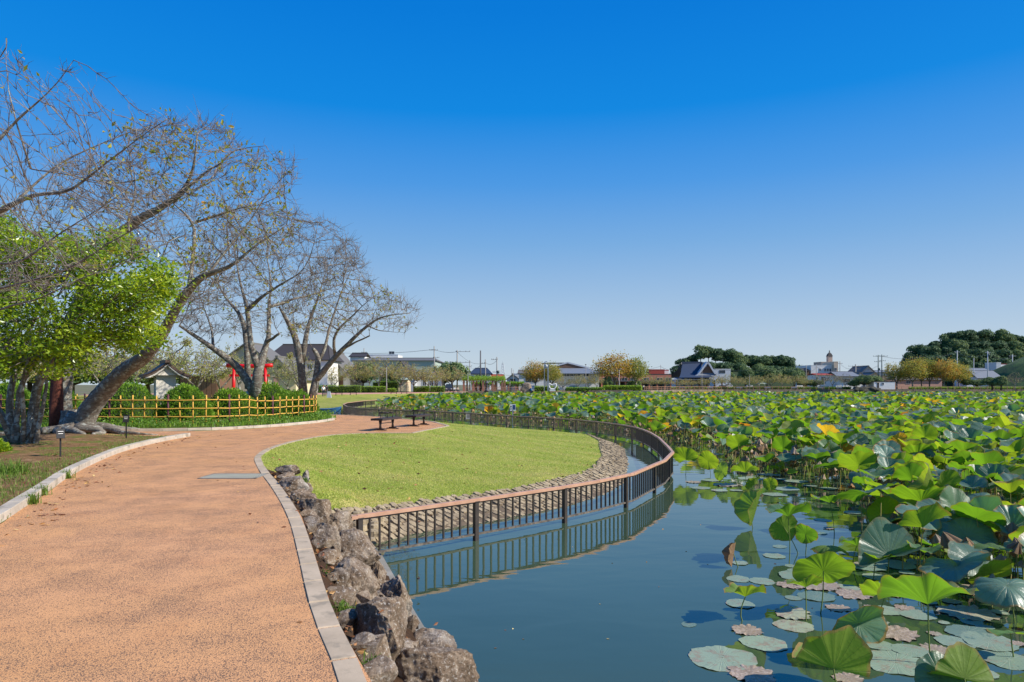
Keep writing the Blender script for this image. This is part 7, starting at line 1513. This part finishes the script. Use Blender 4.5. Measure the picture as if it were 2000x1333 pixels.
for k in range(9):
    z0, z1 = H*k/9, H*(k+1)/9; w0, w1 = 3.2-2.7*k/9, 3.2-2.7*(k+1)/9
    for sy in (-1, 1): mb.beam((-w0,sy*w0,z0),(w1,sy*w1,z1),.2,.2); mb.beam((w0,sy*w0,z0),(-w1,sy*w1,z1),.2,.2)
mb.build('frame', M['lightgrey'], r); one('antenna', lambda m: m.tube([(0,0,H),(0,0,H+2.5)], .15, 5), M['lightgrey'], r)
def lamp(px, ytop, D, label, thick=.08, head=True):
    H = PZ(ytop, D); r = thing('street_lamp', (PX(px, D), D, 0), label, 'street lamp', 'lamp posts'); one('post', lambda m: m.tube([(0,0,0),(0,0,H*.35),(0,0,H*.36),(0,0,H)], [thick*1.6,thick*1.6,thick,thick*.8], 8), M['pole'], r)
    one('head', lambda m: m.tube([(0,0,H-.05),(0,0,H+.12),(0,0,H+.2)], [.18,.28,.1], 8), M['slab'], r)
lamp(755, 716, 146, 'grey lamp post before the low hedge in the cherry row'); lamp(914, 728, 172, 'slim lamp post in front of the pergola'); lamp(1209.5, 722, 200, 'grey lamp post under the orange zelkova', .1); lamp(1144, 713, 205, 'lamp post before the grey hall roof'); lamp(1371, 712, 240, 'lamp post in front of the temple'); lamp(1398, 732, 249, 'small lamp post right of the temple'); lamp(1464, 733, 249, 'small lamp post midway along the far row of cherries'); lamp(1610, 738, 250, 'small lamp post before the white houses'); lamp(996, 745, 190, 'short dark lamp post by the second pergola')
# ------------------------------------------------------------ cars
def car(px, D, color, label, rz=0, L=3.9, Wd=1.6, H=1.5, z=0):
    r = thing('parked_car', (PX(px, D), D, z), label, 'car', 'parked cars', rz); mb = MB()
    pr = [(-L/2,.35),(-L/2,.8),(-L*.42,.92),(-L*.30,H),(L*.18,H),(L*.30,.98),(L*.46,.85),(L/2,.6),(L/2,.35)]
    n = len(pr); v = [(x_, -Wd/2*(.86 if z_ > 1.1 else 1), z_) for x_, z_ in pr]+[(x_, Wd/2*(.86 if z_ > 1.1 else 1), z_) for x_, z_ in pr]
    mb.add(v, [np.array([[i, i+1, n+i+1, n+i][::-1] for i in range(n-1)]+[[n-1,0,n,2*n-1][::-1]]), np.arange(n)[None], (np.arange(n)+n)[None, ::-1]]); mb.build('body', M[color], r)
    one('window', lambda m: [m.add([(-L*.37,s*Wd*.485,.98),(L*.26,s*Wd*.485,1.0),(L*.16,s*Wd*.445,H-.1),(-L*.28,s*Wd*.445,H-.1)], [[0,1,2,3] if s < 0 else [3,2,1,0]]) for s in (-1, 1)]+[m.add([(L*.30+.01,-Wd*.4,1.0),(L*.30+.01,Wd*.4,1.0),(L*.19+.02,Wd*.38,H-.06),(L*.19+.02,-Wd*.38,H-.06)], [[0,1,2,3]])], M['glass'], r)
    for sx in (-1, 1):
        for s in (-1, 1):
            w_ = one('wheel', lambda m: m.tube([(sx*L*.31,s*Wd*.40,.32),(sx*L*.31,s*Wd*.51,.32)], .32, 12), M['black'], r); one('rim', lambda m: m.tube([(sx*L*.31,s*Wd*.505,.32),(sx*L*.31,s*Wd*.52,.32)], .18, 8), M['steel'], w_)
    for s in (-1, 1): one('headlight', lambda m: m.box((L/2-.02,s*Wd*.36,.72), (.06,.3,.14)), M['white'], r)
for i, (px, D, c, lb, rz, kw) in enumerate([(516,76,'white','white and blue car parked right of the large red gate',R(-80),dict(H=1.9)),(508,82,'blue','blue car behind the white one by the large red gate',R(180),{}),(877,168,'navy','dark boxy van left of the pergola',R(-85),dict(H=1.9)),(871,172,'blue','blue car beside the dark boxy van',R(-70),{}),
  (1045,190,'white','white car under the orange tree by the clock tower',0,{}),(835,162,'lightgrey','pale car behind the right hedge of the cherry row',0,{}),(1121,205,'blue','blue car below the low cherries before the hall',0,{}),(1098,206,'white','white car below the low cherries before the hall',0,{}),(1412,256,'navy','dark blue car on the far shore road right of the temple',0,{}),(1425,256,'white','white van right of the dark blue car on the far road',0,dict(H=1.9)),(1465,257,'lightgrey','silver car on the far road in the middle of the cherries',0,{}),(1562,257,'white','white car on the far road near the white houses',0,{}),(1638,257,'lightgrey','silver car with blue glass before the long white house',0,{}),(1652,257,'white','white car at the right of the silver one by the white house',0,{}),(1893,256,'white','white car below the tiled houses on the right',0,{})]):
    car(px, D, c, lb, rz, **kw)
r = thing('market_tent', (PX(1488, 255), 255, 0), 'small green tent canopy under the far row of cherries', 'tent'); one('canopy', lambda m: m.add([(-1.6,-1.6,2.1),(1.6,-1.6,2.1),(1.6,1.6,2.1),(-1.6,1.6,2.1),(0,0,3.0)], [[0,1,4],[1,2,4],[2,3,4],[3,0,4]]), M['greengrey'], r)
for sx in (-1, 1):
    for sy in (-1, 1): one('pole', lambda m: m.tube([(sx*1.55,sy*1.55,0),(sx*1.55,sy*1.55,2.12)], .04, 5), M['steel'], r)
for i, px in enumerate([1332,1388,1445,1500,1552,1604,1640]):
    r = thing('shore_bench', (PX(px, 248.6), 248.9, 0), f'grey bench on the far shore walk, {ORD[i]} from the left', 'bench', 'far shore benches'); one('seat', lambda m: m.box((0,0,.45), (2.2,.5,.08)), M['tile'], r); one('backrest', lambda m: m.box((0,.25,.75), (2.2,.06,.35)), M['tile'], r)
    for s in (-1, 1): one('leg', lambda m: m.box((s*.9,0,.22), (.1,.45,.42)), M['slab'], r)
